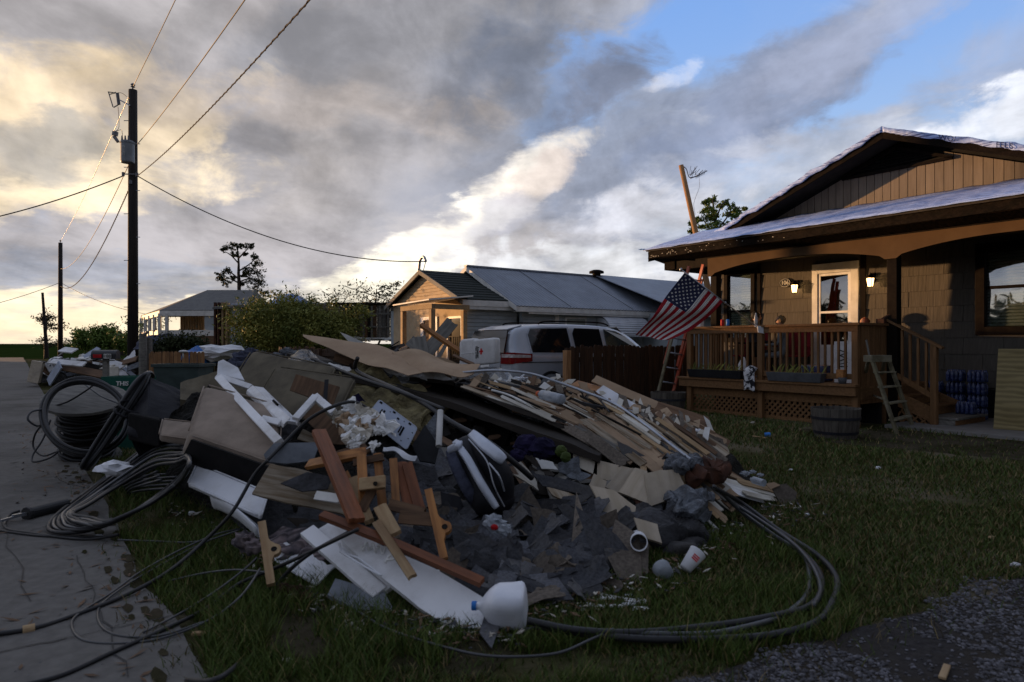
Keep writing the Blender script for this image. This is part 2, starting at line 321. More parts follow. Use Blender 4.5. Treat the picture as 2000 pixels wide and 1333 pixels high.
M['grass_blade']=blade_mat()
def emit(name,c,s):
 m,nt,b=_new(name);b.inputs['Base Color'].default_value=(*c,1);b.inputs['Emission Color'].default_value=(*c,1);b.inputs['Emission Strength'].default_value=s
 return m
M['lamp_glass']=emit('lamp_glass',(1.0,.62,.25),3.5)
# ------------------------------------------------------------------ mesh builder
class MB:
 def __init__(s):s.v=[];s.f=[];s.mi=[];s.cur=0
 def add(s,vs,fs):
  o=len(s.v);s.v.extend(tuple(q)for q in vs);s.f.extend(tuple(i+o for i in f)for f in fs);s.mi.extend([s.cur]*len(fs));return s
 def para(s,O,A,B,C):
  O,A,B,C=V3(O),V3(A),V3(B),V3(C);a,b,c=A-O,B-O,C-O
  vs=[O,O+a,O+a+b,O+b,O+c,O+a+c,O+a+b+c,O+b+c]
  fs=[(0,3,2,1),(4,5,6,7),(0,1,5,4),(1,2,6,5),(2,3,7,6),(3,0,4,7)]
  if a.cross(b).dot(c)<0:fs=[f[::-1]for f in fs]
  return s.add(vs,fs)
 def box(s,x0,x1,y0,y1,z0,z1,fr=None):
  fr=fr or(lambda x,y,z:V3((x,y,z)))
  return s.para(fr(x0,y0,z0),fr(x1,y0,z0),fr(x0,y1,z0),fr(x0,y0,z1))
 def uv(s,u0,u1,v0,v1,z0,z1):return s.box(u0,u1,v0,v1,z0,z1,S)
 def bar(s,p0,p1,w,t,up=(0,0,1)):
  p0,p1=V3(p0),V3(p1);d=(p1-p0).normalized();up=V3(up)
  sd=d.cross(up)
  if sd.length<1e-3:sd=d.cross(V3((1,0,0)))
  sd.normalize();n=sd.cross(d).normalized()
  o=p0-sd*w/2-n*t/2
  return s.para(o,o+(p1-p0),o+sd*w,o+n*t)
 def cyl(s,p0,p1,r0,r1=None,n=12,caps=True):
  p0,p1=V3(p0),V3(p1);r1=r0 if r1 is None else r1;d=(p1-p0).normalized()
  a=d.cross(V3((0,0,1)));
  if a.length<1e-3:a=V3((1,0,0))
  a.normalize();b=d.cross(a)
  vs=[]
  for p,r in((p0,r0),(p1,r1)):
   for i in range(n):q=2*pi*i/n;vs.append(p+(a*cos(q)+b*sin(q))*r)
  fs=[(i,(i+1)%n,n+(i+1)%n,n+i)for i in range(n)]
  if caps:fs+=[tuple(range(n))[::-1],tuple(range(n,2*n))]
  return s.add(vs,fs)
 def tube(s,pts,r,n=7,closed=False,caps=True):
  pts=[V3(p)for p in pts];m=len(pts);vs=[];prev=None
  rr=r if isinstance(r,(list,tuple))else[r]*m
  for i,p in enumerate(pts):
   t=(pts[(i+1)%m]-pts[i-1])if closed else(pts[min(i+1,m-1)]-pts[max(i-1,0)])
   if t.length<1e-9:t=V3((0,0,1))
   t.normalize()
   if prev is None:
    a=t.cross(V3((0,0,1)))
    if a.length<1e-3:a=t.cross(V3((1,0,0)))
   else:a=prev-t*prev.dot(t)
   if a.length<1e-6:a=t.orthogonal()
   a.normalize();prev=a;b=t.cross(a)
   for k in range(n):q=2*pi*k/n;vs.append(p+(a*cos(q)+b*sin(q))*rr[i])
  fs=[]
  for i in range(m if closed else m-1):
   j=(i+1)%m
   for k in range(n):fs.append((i*n+k,i*n+(k+1)%n,j*n+(k+1)%n,j*n+k))
  if caps and not closed:fs+=[tuple(range(n))[::-1],tuple(range((m-1)*n,m*n))]
  return s.add(vs,fs)
 def lathe(s,base,axis,prof,n=20,a0=0,a1=2*pi):
  base=V3(base);ax=V3(axis).normalized();a=ax.orthogonal().normalized();b=ax.cross(a);full=abs(a1-a0-2*pi)<1e-6
  m=n if full else n+1;vs=[]
  for(r,h)in prof:
   for i in range(m):q=a0+(a1-a0)*i/n;vs.append(base+ax*h+(a*cos(q)+b*sin(q))*r)
  fs=[]
  for j in range(len(prof)-1):
   for i in range(n):k=(i+1)%m;fs.append((j*m+i,j*m+k,(j+1)*m+k,(j+1)*m+i))
  return s.add(vs,fs)
 def slab(s,poly,th,nrm=None):
  """flat or gently bent outline with real thickness, extruded away from the viewer side"""
  poly=[V3(p)for p in poly];c=sum(poly,V3())/len(poly)
  if nrm is None:
   nrm=V3()
   for i,p in enumerate(poly):q=poly[(i+1)%len(poly)];nrm+=(p-c).cross(q-c)
   nrm.normalize()
  nrm=V3(nrm)
  n=len(poly);back=[p-nrm*th for p in poly]
  fs=[tuple(range(n)),tuple(range(2*n-1,n-1,-1))]+[(i,n+i,n+(i+1)%n,(i+1)%n)for i in range(n)]
  return s.add(poly+back,fs)
 def ball(s,c,r,n=10,sc3=(1,1,1),nzs=0,seed=0):
  c=V3(c);vs=[];fs=[];m=n//2+1
  for j in range(m+1):
   th=pi*j/m
   for i in range(n):
    ph=2*pi*i/n;d=V3((sin(th)*cos(ph),sin(th)*sin(ph),cos(th)))
    k=1+(nzs*mn.noise(d*2.3+V3((seed,0,seed*.7)))if nzs else 0)
    vs.append(c+V3((d.x*sc3[0],d.y*sc3[1],d.z*sc3[2]))*r*k)
  for j in range(m):
   for i in range(n):fs.append((j*n+i,(j+1)*n+i,(j+1)*n+(i+1)%n,j*n+(i+1)%n))
  return s.add(vs,fs)
 def grid(s,fn,nu,nv,th=0.0):
  """surface fn(a,b) a,b in 0..1; with thickness th along its normal"""
  vs=[[V3(fn(i/nu,j/nv))for i in range(nu+1)]for j in range(nv+1)]
  flat=[p for row in vs for p in row];w=nu+1
  fs=[(j*w+i,j*w+i+1,(j+1)*w+i+1,(j+1)*w+i)for j in range(nv)for i in range(nu)]
  if th:
   nn=[]
   for j in range(nv+1):
    for i in range(nu+1):
     a=vs[j][min(i+1,nu)]-vs[j][max(i-1,0)];b=vs[min(j+1,nv)][i]-vs[max(j-1,0)][i]
     q=a.cross(b);nn.append(q.normalized()if q.length>1e-12 else V3((0,0,1)))
   o=len(flat);flat+=[p-q*th for p,q in zip(flat[:o],nn)]
   fs+=[tuple(o+k for k in f[::-1])for f in fs[:]]
   ring=[i for i in range(nu+1)]+[j*w+nu for j in range(1,nv+1)]+[nv*w+i for i in range(nu-1,-1,-1)]+[j*w for j in range(nv-1,0,-1)]
   for k in range(len(ring)):a,b=ring[k],ring[(k+1)%len(ring)];fs.append((b,a,o+a,o+b))
  return s.add(flat,fs)
def _mesh(name,mb,mats):
 me=bpy.data.meshes.new(name);me.from_pydata(mb.v,[],mb.f)
 for m in(mats if isinstance(mats,(list,tuple))else[mats]):me.materials.append(M[m]if isinstance(m,str)else m)
 if any(mb.mi):me.polygons.foreach_set('material_index',mb.mi)
 me.validate();me.update();return me
def tag(o,label=None,cat=None,group=None,kind=None):
 if label:o['label']=label
 if cat:o['category']=cat
 if group:o['group']=group
 if kind:o['kind']=kind
 return o
def empty(name,loc,label=None,cat=None,group=None,rz=0.0):
 o=bpy.data.objects.new(name,None);o.location=loc;o.rotation_euler=(0,0,rz);o.empty_display_size=.1;col.objects.link(o)
 return tag(o,label,cat,group)
def wmat(o):
 m=Matrix.LocRotScale(o.location,o.rotation_euler if o.rotation_mode!='QUATERNION' else o.rotation_quaternion,o.scale)
 return wmat(o.parent)@m if o.parent else m
def put(name,mb,mats,parent=None,smooth=False,bevel=0,seg=2,sub=0,align=None,label=None,cat=None,group=None,kind=None,auto=None):
 """link what mb holds (world coordinates) as one mesh object, its origin at its base (or aligned to `align` = 4x4)"""
 me=_mesh(name,mb,mats)
 o=bpy.data.objects.new(name,me);col.objects.link(o)
 if align is None:
  a=np.array(mb.v);lo,hi=a.min(0),a.max(0);align=Matrix.Translation(((lo[0]+hi[0])/2,(lo[1]+hi[1])/2,lo[2]))
 me.transform(align.inverted())
 if parent is not None:o.parent=parent;loc=wmat(parent).inverted()@align
 else:loc=align
 o.location,q,_s=loc.decompose();o.rotation_euler=q.to_euler()
 if smooth:me.polygons.foreach_set('use_smooth',[True]*len(me.polygons))
 if bevel:
  b=o.modifiers.new('bevel','BEVEL');b.width=bevel;b.segments=seg;b.limit_method='ANGLE';b.angle_limit=R(40)
 if sub:m=o.modifiers.new('sub','SUBSURF');m.levels=sub;m.render_levels=sub
 return tag(o,label,cat,group,kind)
def axis_frame(p0,p1,up):
 d=(p1-p0).normalized();sd=d.cross(V3(up))
 if sd.length<1e-3:sd=d.orthogonal()
 sd.normalize();n=sd.cross(d)
 m=Matrix((d,-sd,n)).transposed().to_4x4();m.translation=(p0+p1)/2;return m
def board(name,p0,p1,w,t,m,up=(0,-.6,.8),parent=None,bevel=.002,**k):
 p0,p1=V3(p0),V3(p1);mb=MB();mb.bar(p0,p1,w,t,up)
 return put(name,mb,m,parent,align=axis_frame(p0,p1,up),bevel=bevel,seg=1,**k)
def smoothpts(pts,n=6,closed=False):
 pts=[V3(p)for p in pts];m=len(pts);out=[]
 rg=range(m)if closed else range(m-1)
 for i in rg:
  if closed:a,b,c,d=pts[i-1],pts[i],pts[(i+1)%m],pts[(i+2)%m]
  else:a,b,c,d=pts[max(i-1,0)],pts[i],pts[i+1],pts[min(i+2,m-1)]
  for k in range(n):
   t=k/n;out.append(.5*((2*b)+(-a+c)*t+(2*a-5*b+4*c-d)*t*t+(-a+3*b-3*c+d)*t**3))
 if not closed:out.append(pts[-1])
 return out
_txtc={}
def text_into(mb,s,O,X,Y,size,depth=.0015,align='CENTER',bold=False):
 """letters standing proud of a face: O origin, X reading direction, Y up direction"""
 cu=bpy.data.curves.new('t','FONT');cu.body=s;cu.size=size;cu.extrude=depth;cu.align_x=align;cu.align_y='CENTER';cu.resolution_u=3
 if bold:cu.offset=size*.02
 ob=bpy.data.objects.new('t',cu);col.objects.link(ob)
 dg=bpy.context.evaluated_depsgraph_get();me=bpy.data.meshes.new_from_object(ob.evaluated_get(dg))
 O,X,Y=V3(O),V3(X).normalized(),V3(Y).normalized();Z=X.cross(Y)
 mb.add([O+X*v.co.x+Y*v.co.y+Z*v.co.z for v in me.vertices],[tuple(p.vertices)for p in me.polygons])
 bpy.data.objects.remove(ob);bpy.data.curves.remove(cu);bpy.data.meshes.remove(me)
def copy_tree(o,parent=None,loc=None,rz=None):
 c=o.copy();col.objects.link(c);c.parent=parent
 if loc is not None:c.location=loc
 if rz is not None:c.rotation_euler=(0,0,rz)
 for ch in list(o.children):
  copy_tree(ch,c)
 return c
# ================================================================== ground, road, driveway
def sheet(name,poly,m,z,label=None,sub=None):
 mb=MB();mb.add([V3((p.x,p.y,z))for p in poly],[tuple(range(len(poly)))])
 return put(name,mb,m,kind='structure',label=label)
def ground_mat(name,cols,sc1,sc2,bump,bsc,rough=1.0,thr=(.42,.6),bd=.03):
 m,nt,b=_new(name);N=nt.nodes.new;L=nt.links.new
 tc=N('ShaderNodeTexCoord')
 def nz(s,d=8,r=.6):
  n=N('ShaderNodeTexNoise');n.inputs['Scale'].default_value=s;n.inputs['Detail'].default_value=d;n.inputs['Roughness'].default_value=r;L(tc.outputs['Object'],n.inputs[0]);return n.outputs[0]
 def mr(x,a,c):
  n=N('ShaderNodeMapRange');n.inputs[1].default_value=a;n.inputs[2].default_value=c;L(x,n.inputs[0]);return n.outputs[0]
 def mx(f,a,c):
  n=N('ShaderNodeMix');n.data_type='RGBA';L(f,n.inputs[0])
  for k,q in((6,a),(7,c)):
   if isinstance(q,tuple):n.inputs[k].default_value=(*q,1)
   else:L(q,n.inputs[k])
  return n.outputs[2]
 c=mx(mr(nz(sc2),.35,.65),cols[0],cols[1]);c=mx(mr(nz(sc1,6,.65),*thr),c,cols[2])
 L(c,b.inputs['Base Color']);b.inputs['Roughness'].default_value=rough;b.inputs['Specular IOR Level'].default_value=.12 if 'road' in name else 0.0
 bp=N('ShaderNodeBump');bp.inputs['Strength'].default_value=bump;bp.inputs['Distance'].default_value=bd;L(nz(bsc,5),bp.inputs['Height']);L(bp.outputs[0],b.inputs['Normal'])
 return m
M['lawn']=ground_mat('lawn',((.048,.054,.020),(.072,.064,.032),(.16,.135,.095)),.55,9,.8,40,thr=(.50,.66))
M['road']=ground_mat('road',((.170,.162,.150),(.126,.120,.112),(.076,.071,.065)),.5,14,.35,70,rough=.85,thr=(.50,.70),bd=.006)
M['gravel_bed']=ground_mat('gravel_bed',((.070,.066,.066),(.045,.042,.042),(.060,.052,.042)),.8,30,.9,60,thr=(.45,.6),bd=.02)
M['dirt']=ground_mat('dirt',((.085,.070,.050),(.060,.050,.036),(.040,.038,.020)),1.2,12,.7,30)
g=MB();g.add([(-1500,-300,0),(1500,-300,0),(1500,2500,0),(-1500,2500,0)],[(0,1,2,3)])
put('ground',g,'lawn',kind='structure',label='grassy ground of the yards and the field beyond')
edge=[]
for i in range(0,80):
 u=-14+i*.35 if i<60 else 7+(i-60)*4.0
 edge.append(S(u,.58+.10*mn.noise(V3((u*1.3,3,0)))+.05*mn.noise(V3((u*5,8,0)))))
rd=edge+[S(83,-7),S(-14,-7)]
sheet('road',rd,'road',.012,'grey asphalt lane running away on the left')
mb=MB()
for(px0,py0,px1,py1)in((0,862,180,842),(0,1060,130,1020),(60,960,165,957),(-40,1290,330,1210),(150,1090,250,1330),(0,760,60,752),(-30,930,60,1180)):
 a,b=G(px0,py0),G(px1,py1);pts=[]
 for i in range(15):
  t=i/14;q=a.lerp(b,t)+V3((mn.noise(V3((t*9,py0,0)))*.03,mn.noise(V3((t*9,py0,5)))*.06,0));q.z=.0165;pts.append(q)
 for i in range(14):
  d=(pts[i+1]-pts[i]).normalized();s_=V3((-d.y,d.x,0))*(.002+.004*abs(mn.noise(pts[i]*8)))
  mb.add([pts[i]-s_,pts[i+1]-s_,pts[i+1]+s_,pts[i]+s_],[(0,1,2,3)])
put('road_crack',mb,'seam',kind='structure',label='thin dark cracks across the asphalt')
def gedge(v):return 2.05-.15*v
# gravel driveway crossing towards the right
ge=[]
for i in range(40):
 v=.8+i*.3;ge.append(S(gedge(v)+.16*mn.noise(V3((v*.9,1,4)))+.07*mn.noise(V3((v*4,1,9))),v))
sheet('gravel_driveway',[S(-6,.9)]+ge+[S(-6,12.5)],'gravel_bed',.008,'grey gravel driveway at the lower right')
sheet('worn_soil',[S(5.2,8.6),S(5.9,9.3),S(5.7,10.3),S(4.6,10.9),S(2.6,10.8),S(1.5,9.9),S(2.8,9.1),S(3.9,8.9)],'dirt',.004,'worn bare soil in the lawn before the porch steps')
sheet('worn_soil',[S(3.0,.85),S(3.6,1.1),S(3.4,1.9),S(2.5,2.0),S(2.1,1.3)],'dirt',.004,'worn bare soil at the lane edge')
mb=MB();mb.uv(-2,5.2,10.95,13.35,-.05,.055)
put('concrete_patio',mb,'concrete',kind='structure',label='low concrete slab at the foot of the porch steps',bevel=.01)
sheet('field',[V3((-1400,40,0)),V3((-60,62,0)),V3((-20,60,0)),V3((40,62,0)),V3((1400,40,0)),V3((1400,2400,0)),V3((-1400,2400,0))],'grass_far',.004,'flat green field reaching to the levee')
# far levee
mb=MB()
prof=[(200,0),(215,1.4),(224,1.5),(240,0)]
mb.grid(lambda a,b:(lambda k:V3((-900+1400*a,prof[k][0]+40*sin(a*3),prof[k][1])))(min(3,int(round(b*3)))),60,3)
put('levee',mb,'grass_far',kind='structure',smooth=True,label='low green levee on the horizon')
# ------------------------------------------------------------------ grass and gravel (uncountable)
nr=np.random.default_rng(3)
def uvn(x,y):return x*UD.x+y*UD.y,x*VD.x+y*VD.y
def np_mesh(name,co,faces,mname,colr=None,**k):
 me=bpy.data.meshes.new(name);nf=len(faces);w=faces.shape[1]
 me.vertices.add(len(co));me.vertices.foreach_set('co',co.astype(np.float32).ravel())
 me.loops.add(nf*w);me.loops.foreach_set('vertex_index',faces.astype(np.int32).ravel())
 me.polygons.add(nf);me.polygons.foreach_set('loop_start',np.arange(0,nf*w,w,dtype=np.int32))
 me.update(calc_edges=True)
 if colr is not None:
  a=me.color_attributes.new('Col','FLOAT_COLOR','POINT');c4=np.ones((len(co),4),np.float32);c4[:,:3]=colr;a.data.foreach_set('color',c4.ravel())
 me.materials.append(M[mname]);o=bpy.data.objects.new(name,me);col.objects.link(o);return tag(o,**k)
def fbm2(x,y,s,seed=0):
 r=np.random.default_rng(seed);out=np.zeros_like(x);a=1.0;tot=0
 for k in range(5):
  f=s*2**k
  for j in range(3):
   th=r.uniform(0,2*pi);ph=r.uniform(0,2*pi);out+=a*np.sin((x*cos(th)+y*sin(th))*f*2.1+ph+1.7*np.sin((x*sin(th)-y*cos(th))*f+ph*3));tot+=a*.8
  a*=.6
 return out/tot
def blades(name,x,y,hgt,wid,lean,label,dead=.12,tint=(1.0,1.0,1.0)):
 n=len(x);th=nr.uniform(0,2*pi,n);ld=nr.uniform(0,2*pi,n)
 dx,dy=np.cos(th)*wid/2,np.sin(th)*wid/2;lx,ly=np.cos(ld)*lean*hgt,np.sin(ld)*lean*hgt
 z0=np.zeros(n)
 co=np.stack([np.stack([x-dx,y-dy,z0],1),np.stack([x+dx,y+dy,z0],1),
np.stack([x+dx*.7+lx*.35,y+dy*.7+ly*.35,hgt*.55],1),np.stack([x-dx*.7+lx*.35,y-dy*.7+ly*.35,hgt*.55],1),
np.stack([x+lx,y+ly,hgt],1)],1).reshape(-1,3)
 b=np.arange(n)*5;f=np.concatenate([np.stack([b,b+1,b+2],1),np.stack([b,b+2,b+3],1),np.stack([b+3,b+2,b+4],1)])
 k=nr.uniform(.6,1.3,n)[:,None];g1=np.array([.040,.075,.014]);g2=np.array([.075,.095,.022]);dd=np.array([.16,.125,.060])
 t=nr.uniform(0,1,n)[:,None];c=(g1*(1-t)+g2*t)*k;isd=(nr.uniform(0,1,n)<dead)[:,None];c=np.where(isd,dd*k,c)*tint
 c=np.repeat(c,5,axis=0)
 return np_mesh(name,co,f,'grass_blade',c,label=label,kind='stuff')
def scatter(n,y0,y1,x0=-1.0,x1=1.0,pw=1.0):
 """positions thinning out with distance from the street corner where the camera stands"""
 t=nr.uniform(0,1,n);Y=y0*(y1/y0)**(t**pw);return nr.uniform(x0,x1,n)*Y,Y
def lawn_ok(x,y):
 u,v=uvn(x,y);e=fbm2(x,y,2.2,5)*.13
 ok=(v>.62+e)&~((u<gedge(v)+.03+e)&(v>.8))
 ok&=~((u>5.3)&(u<8.8)&(v>10.6))&~((v>13.3)&(u<10.2))&~((u<5.25)&(v>10.9)&(u>-2))
 ok&=~((u>16.8)&(v>9.4))
 return ok
x,y=scatter(265000,2.4,16,-.85,1.05)
u,v=uvn(x,y);k=lawn_ok(x,y);pat=fbm2(x,y,.9,11)
bare=((v>8.6)&(u<5.9)&(v<11)&(pat<.25))|(pat<-.42)|((u<3.6)&(v<2.0)&(u>2.0)&(pat<.1))
k&=~(bare&(nr.uniform(0,1,len(x))<.85))
x,y,pat=x[k],y[k],pat[k];Y=y
hg=(.022+.022*np.clip(pat+.3,0,1))*nr.uniform(.5,1.6,len(x))*np.clip(.8+Y/14,1,1.5)
blades('lawn_grass',x,y,hg,.004+.0011*Y,.7,'short patchy lawn grass with dry blades',.26,(1.15,1.12,1.0))
x,y=scatter(95000,2.45,8.0,-.62,.50)
u,v=uvn(x,y);k=lawn_ok(x,y)&(v<4.0+.4*fbm2(x,y,1.2,2))&(fbm2(x,y,1.8,21)>-.25)
x,y=x[k],y[k]
uu,vv=uvn(x,y);hg=.075*nr.uniform(.35,1.6,len(x))*(1+.5*fbm2(x,y,2.0,8))*np.where((x>-.55)&(y>2.95)&(x<1.2),.55,1.0)
blades('tall_grass',x,y,np.clip(hg,.03,.19),.0055,.65,'taller green grass round the foot of the debris',.08,(1.35,1.35,1.15))
x,y=scatter(9000,2.45,7.0,-.75,.9);u,v=uvn(x,y);e=fbm2(x,y,2.2,5)*.13
k=((np.abs(v-.58-e)<.16)|((np.abs(u-gedge(v)-e)<.25)&(v>.9)))&(nr.uniform(0,1,len(x))<.8)
x,y=x[k],y[k];blades('edge_grass',x,y,.05*nr.uniform(.4,1.7,len(x)),.005,.8,'straggling grass along the edges of lane and driveway',.4)
# stones
def stones(name,x,y,r,label,colr):
 n=len(x);base=np.array([(1,0,0),(-1,0,0),(0,1,0),(0,-1,0),(0,0,1),(.6,.6,.55),(-.6,.55,.5),(.5,-.6,.6),(-.5,-.55,.55)],float)
 fc=np.array([(4,5,6),(4,6,8),(4,8,7),(4,7,5),(0,2,5),(2,6,5),(2,1,6),(1,8,6),(1,3,8),(3,7,8),(3,0,7),(0,5,7)])
 b=base[None]*(1+nr.uniform(-.35,.35,(n,9,3)));th=nr.uniform(0,2*pi,n);c,s_=np.cos(th)[:,None],np.sin(th)[:,None]
 bx,by=b[:,:,0]*c-b[:,:,1]*s_,b[:,:,0]*s_+b[:,:,1]*c
 sx=(nr.uniform(.7,1.3,n)*r)[:,None];sy=(nr.uniform(.7,1.3,n)*r)[:,None];sz=(nr.uniform(.4,.8,n)*r)[:,None]
 co=np.stack([x[:,None]+bx*sx,y[:,None]+by*sy,.010+b[:,:,2]*sz],2).reshape(-1,3)
 f=(fc[None]+(np.arange(n)*9)[:,None,None]).reshape(-1,3)
 cc=np.repeat(colr,9,axis=0);return np_mesh(name,co,f,'grass_blade',cc,label=label,kind='stuff')
x,y=scatter(95000,2.0,8,-.15,1.5);u,v=uvn(x,y)
k=(u<gedge(v)+fbm2(x,y,2.2,5)*.22)&(v>.95)&((fbm2(x,y,1.1,31)>-.15)|(nr.uniform(0,1,len(x))<.12));x,y=x[k],y[k]
tt=nr.uniform(0,1,len(x))**1.6;cc=np.stack([.055+.13*tt**1.5,.053+.13*tt**1.5,.058+.15*tt**1.5],1)
stones('gravel',x,y,0.0035+.0075*nr.uniform(0,1,len(x))**2+.0006*y,'loose grey gravel on the driveway',cc)
x,y=scatter(1500,2.5,14,-1.0,.2);u,v=uvn(x,y);k=(v<.75)&(v>-4)&(nr.uniform(0,1,len(x))<np.exp(-np.abs(v-.5)*.8));x,y=x[k],y[k]
tt=nr.uniform(0,1,len(x));cc=np.stack([.05+.12*tt]*3,1)
stones('road_grit',x,y,.003+.006*nr.uniform(0,1,len(x))**3,'scattered grit and crumbs on the asphalt',cc)
mb=MB();qq=random.Random(77)
for i in range(420):
 u=qq.uniform(2.6,14);v=.55-abs(qq.gauss(0,.35));c=S(u,v,.018);a=qq.uniform(0,6.3);w=qq.uniform(.006,.022);l=w*qq.uniform(1.2,4)
 e,f=V3((cos(a),sin(a),qq.uniform(-.2,.4))),V3((-sin(a),cos(a),qq.uniform(-.2,.3)))
 mb.add([c-e*l,c-f*w*.5,c+e*l,c+f*w*.5],[(0,1,2,3)])
put('leaf_litter',mb,'wood_brown',kind='stuff',label='dead leaves, twigs and crumbs along the lane edge')
mb=MB()
for i in range(60):
 u0,v0=qq.uniform(2.4,9),.56-abs(qq.gauss(0,.10));r_=qq.uniform(.01,.055);n=11
 mb.add([S(u0+r_*2.2*cos(k*2*pi/n)*qq.uniform(.6,1.1),v0+r_*.7*sin(k*2*pi/n)*qq.uniform(.6,1.1),.0145+i*.00004)for k in range(n)],[tuple(range(n))])
put('mud_patch',mb,'dirt',kind='stuff',label='thin mud patches washed over the lane edge')
# ================================================================== house 106
hs=empty('house',S(6,13.4),'brown-grey one-storey house numbered 106 with tarp-covered gable roof','house',rz=atan2(-UD.y,-UD.x))
WV=13.4
def cutrects(rects,holes):
 for(a0,a1,b0,b1)in holes:
  out=[]
  for(u0,u1,z0,z1)in rects:
   if a0>=u1 or a1<=u0 or b0>=z1 or b1<=z0:out.append((u0,u1,z0,z1));continue
   if u0<a0:out.append((u0,a0,z0,z1))
   if a1<u1:out.append((a1,u1,z0,z1))
   if z0<b0:out.append((max(u0,a0),min(u1,a1),z0,b0))
   if b1<z1:out.append((max(u0,a0),min(u1,a1),b1,z1))
  rects=[r for r in out if r[1]-r[0]>.01 and r[3]-r[2]>.01]
 return rects
W1=(9.16,9.98,1.35,3.00);DR=(6.84,7.80,.62,2.95);W2=(3.55,4.82,1.46,3.02)
mb=MB()
for(u0,u1,z0,z1)in cutrects([(-1.5,10.12,.52,3.12)],[W1,DR,W2]):mb.uv(u0,u1,WV+.03,WV+.2,z0,z1)
mb.uv(10.0,10.12,WV+.2,24,.52,3.3)
mb.uv(-1.5,10.0,23.8,24,.52,3.3)
put('wall',mb,'siding_106',hs)
# each siding shingle
ch=.285;z=.56;row=0
while z<3.1:
 uu=10.12-(.0 if row%2 else .3)
 u=10.12
 cuts=[]
 first=True
 while u>1.0:
  w=.30 if(first and row%2==0)else .60
  a0=u-w
  for(r0,r1,q0,q1)in cutrects([(a0+.003,u-.003,z+.002,min(z+ch,3.12))],[W1,DR,W2]):
   mb=MB();t=rng.uniform(.0,.006)
   mb.para(S(r1,WV-.012-t,q0),S(r0,WV-.012-t,q0),S(r1,WV+.028,q0),S(r1,WV+.006-t,q1))
   put('siding_shingle',mb,'siding_106',hs)
  u=a0;first=False
 z+=ch;row+=1
mb=MB();mb.uv(-1.5,10.05,WV+.02,WV+.18,.05,.51);put('foundation_skirt',mb,'skirt_dark',hs)
# dark corner board and post trims
for(a,b)in((10.12,10.22),(9.02,9.10)):
 mb=MB();mb.uv(a,b,WV-.035,WV+.10,.55,3.12);put('corner_board',mb,'trim_dark',hs,bevel=.004)
mb=MB();mb.uv(6.70,6.80,WV-.03,WV+.02,.6,3.12);put('corner_board',mb,'trim_dark',hs,bevel=.004)
def window106(w,sash,glassm,dark=.12,mid=.55):
 u0,u1,z0,z1=w
 fr=MB()
 for r in((u0,u0+dark,z0,z1),(u1-dark,u1,z0,z1),(u0+dark,u1-dark,z1-dark,z1),(u0+dark,u1-dark,z0,z0+dark)):
  fr.uv(r[0],r[1],WV-.05,WV+.06,r[2],r[3])
 f=put('window',fr,sash,hs,bevel=.005)
 a,b,c,d=u0+dark,u1-dark,z0+dark,z1-dark;zm=c+(d-c)*mid
 mb=MB();mb.uv(a,b,WV-.015,WV+.02,zm-.025,zm+.025);put('meeting_rail',mb,sash,f,bevel=.003)
 for(q0,q1,off)in((c,zm-.025,.030),(zm+.025,d,.012)):
  mb=MB();mb.uv(a,b,WV+off,WV+off+.008,q0,q1);put('pane',mb,glassm,f)
 mb=MB()
 n=int((d-c)/.055)
 for i in range(n):zz=c+.02+i*.055;mb.para(S(a,WV+.075,zz),S(b,WV+.075,zz),S(a,WV+.095,zz+.035),S(a,WV+.077,zz-.004))
 put('blind',mb,'white_paint',f)
 mb=MB();mb.uv(a,b,WV+.10,WV+.11,c,d);put('curtain',mb,'glass_blind',f)
 return f
def thin_glass(name,refl=.55,tint=(.75,.8,.78)):
 m,nt,b=_new(name);N=nt.nodes.new;L=nt.links.new
 for n in list(nt.nodes):nt.nodes.remove(n)
 out=N('ShaderNodeOutputMaterial');g1=N('ShaderNodeBsdfGlossy');g1.inputs['Roughness'].default_value=.02;g1.inputs['Color'].default_value=(.9,.9,.9,1)
 tr=N('ShaderNodeBsdfTransparent');tr.inputs[0].default_value=(*tint,1);mx=N('ShaderNodeMixShader');mx.inputs[0].default_value=refl
 nz_=N('ShaderNodeTexNoise');nz_.inputs['Scale'].default_value=1.5;bp=N('ShaderNodeBump');bp.inputs['Strength'].default_value=.05;bp.inputs['Distance'].default_value=.05
 tc=N('ShaderNodeTexCoord');L(tc.outputs['Object'],nz_.inputs[0]);L(nz_.outputs[0],bp.inputs['Height']);L(bp.outputs[0],g1.inputs['Normal'])
 L(tr.outputs[0],mx.inputs[1]);L(g1.outputs[0],mx.inputs[2]);L(mx.outputs[0],out.inputs[0]);return m
M['pane_reflect']=thin_glass('pane_reflect',.32);M['pane_door']=thin_glass('pane_door',.30,(.35,.36,.35))
window106(W1,'trim_dark','pane_reflect',.10,.42)
window106(W2,'trim_dark','pane_reflect',.14,.52)
# dim interior behind the windows and the door
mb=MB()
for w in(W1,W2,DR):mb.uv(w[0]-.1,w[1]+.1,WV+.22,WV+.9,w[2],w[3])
put('interior',mb,'skirt_dark',hs)
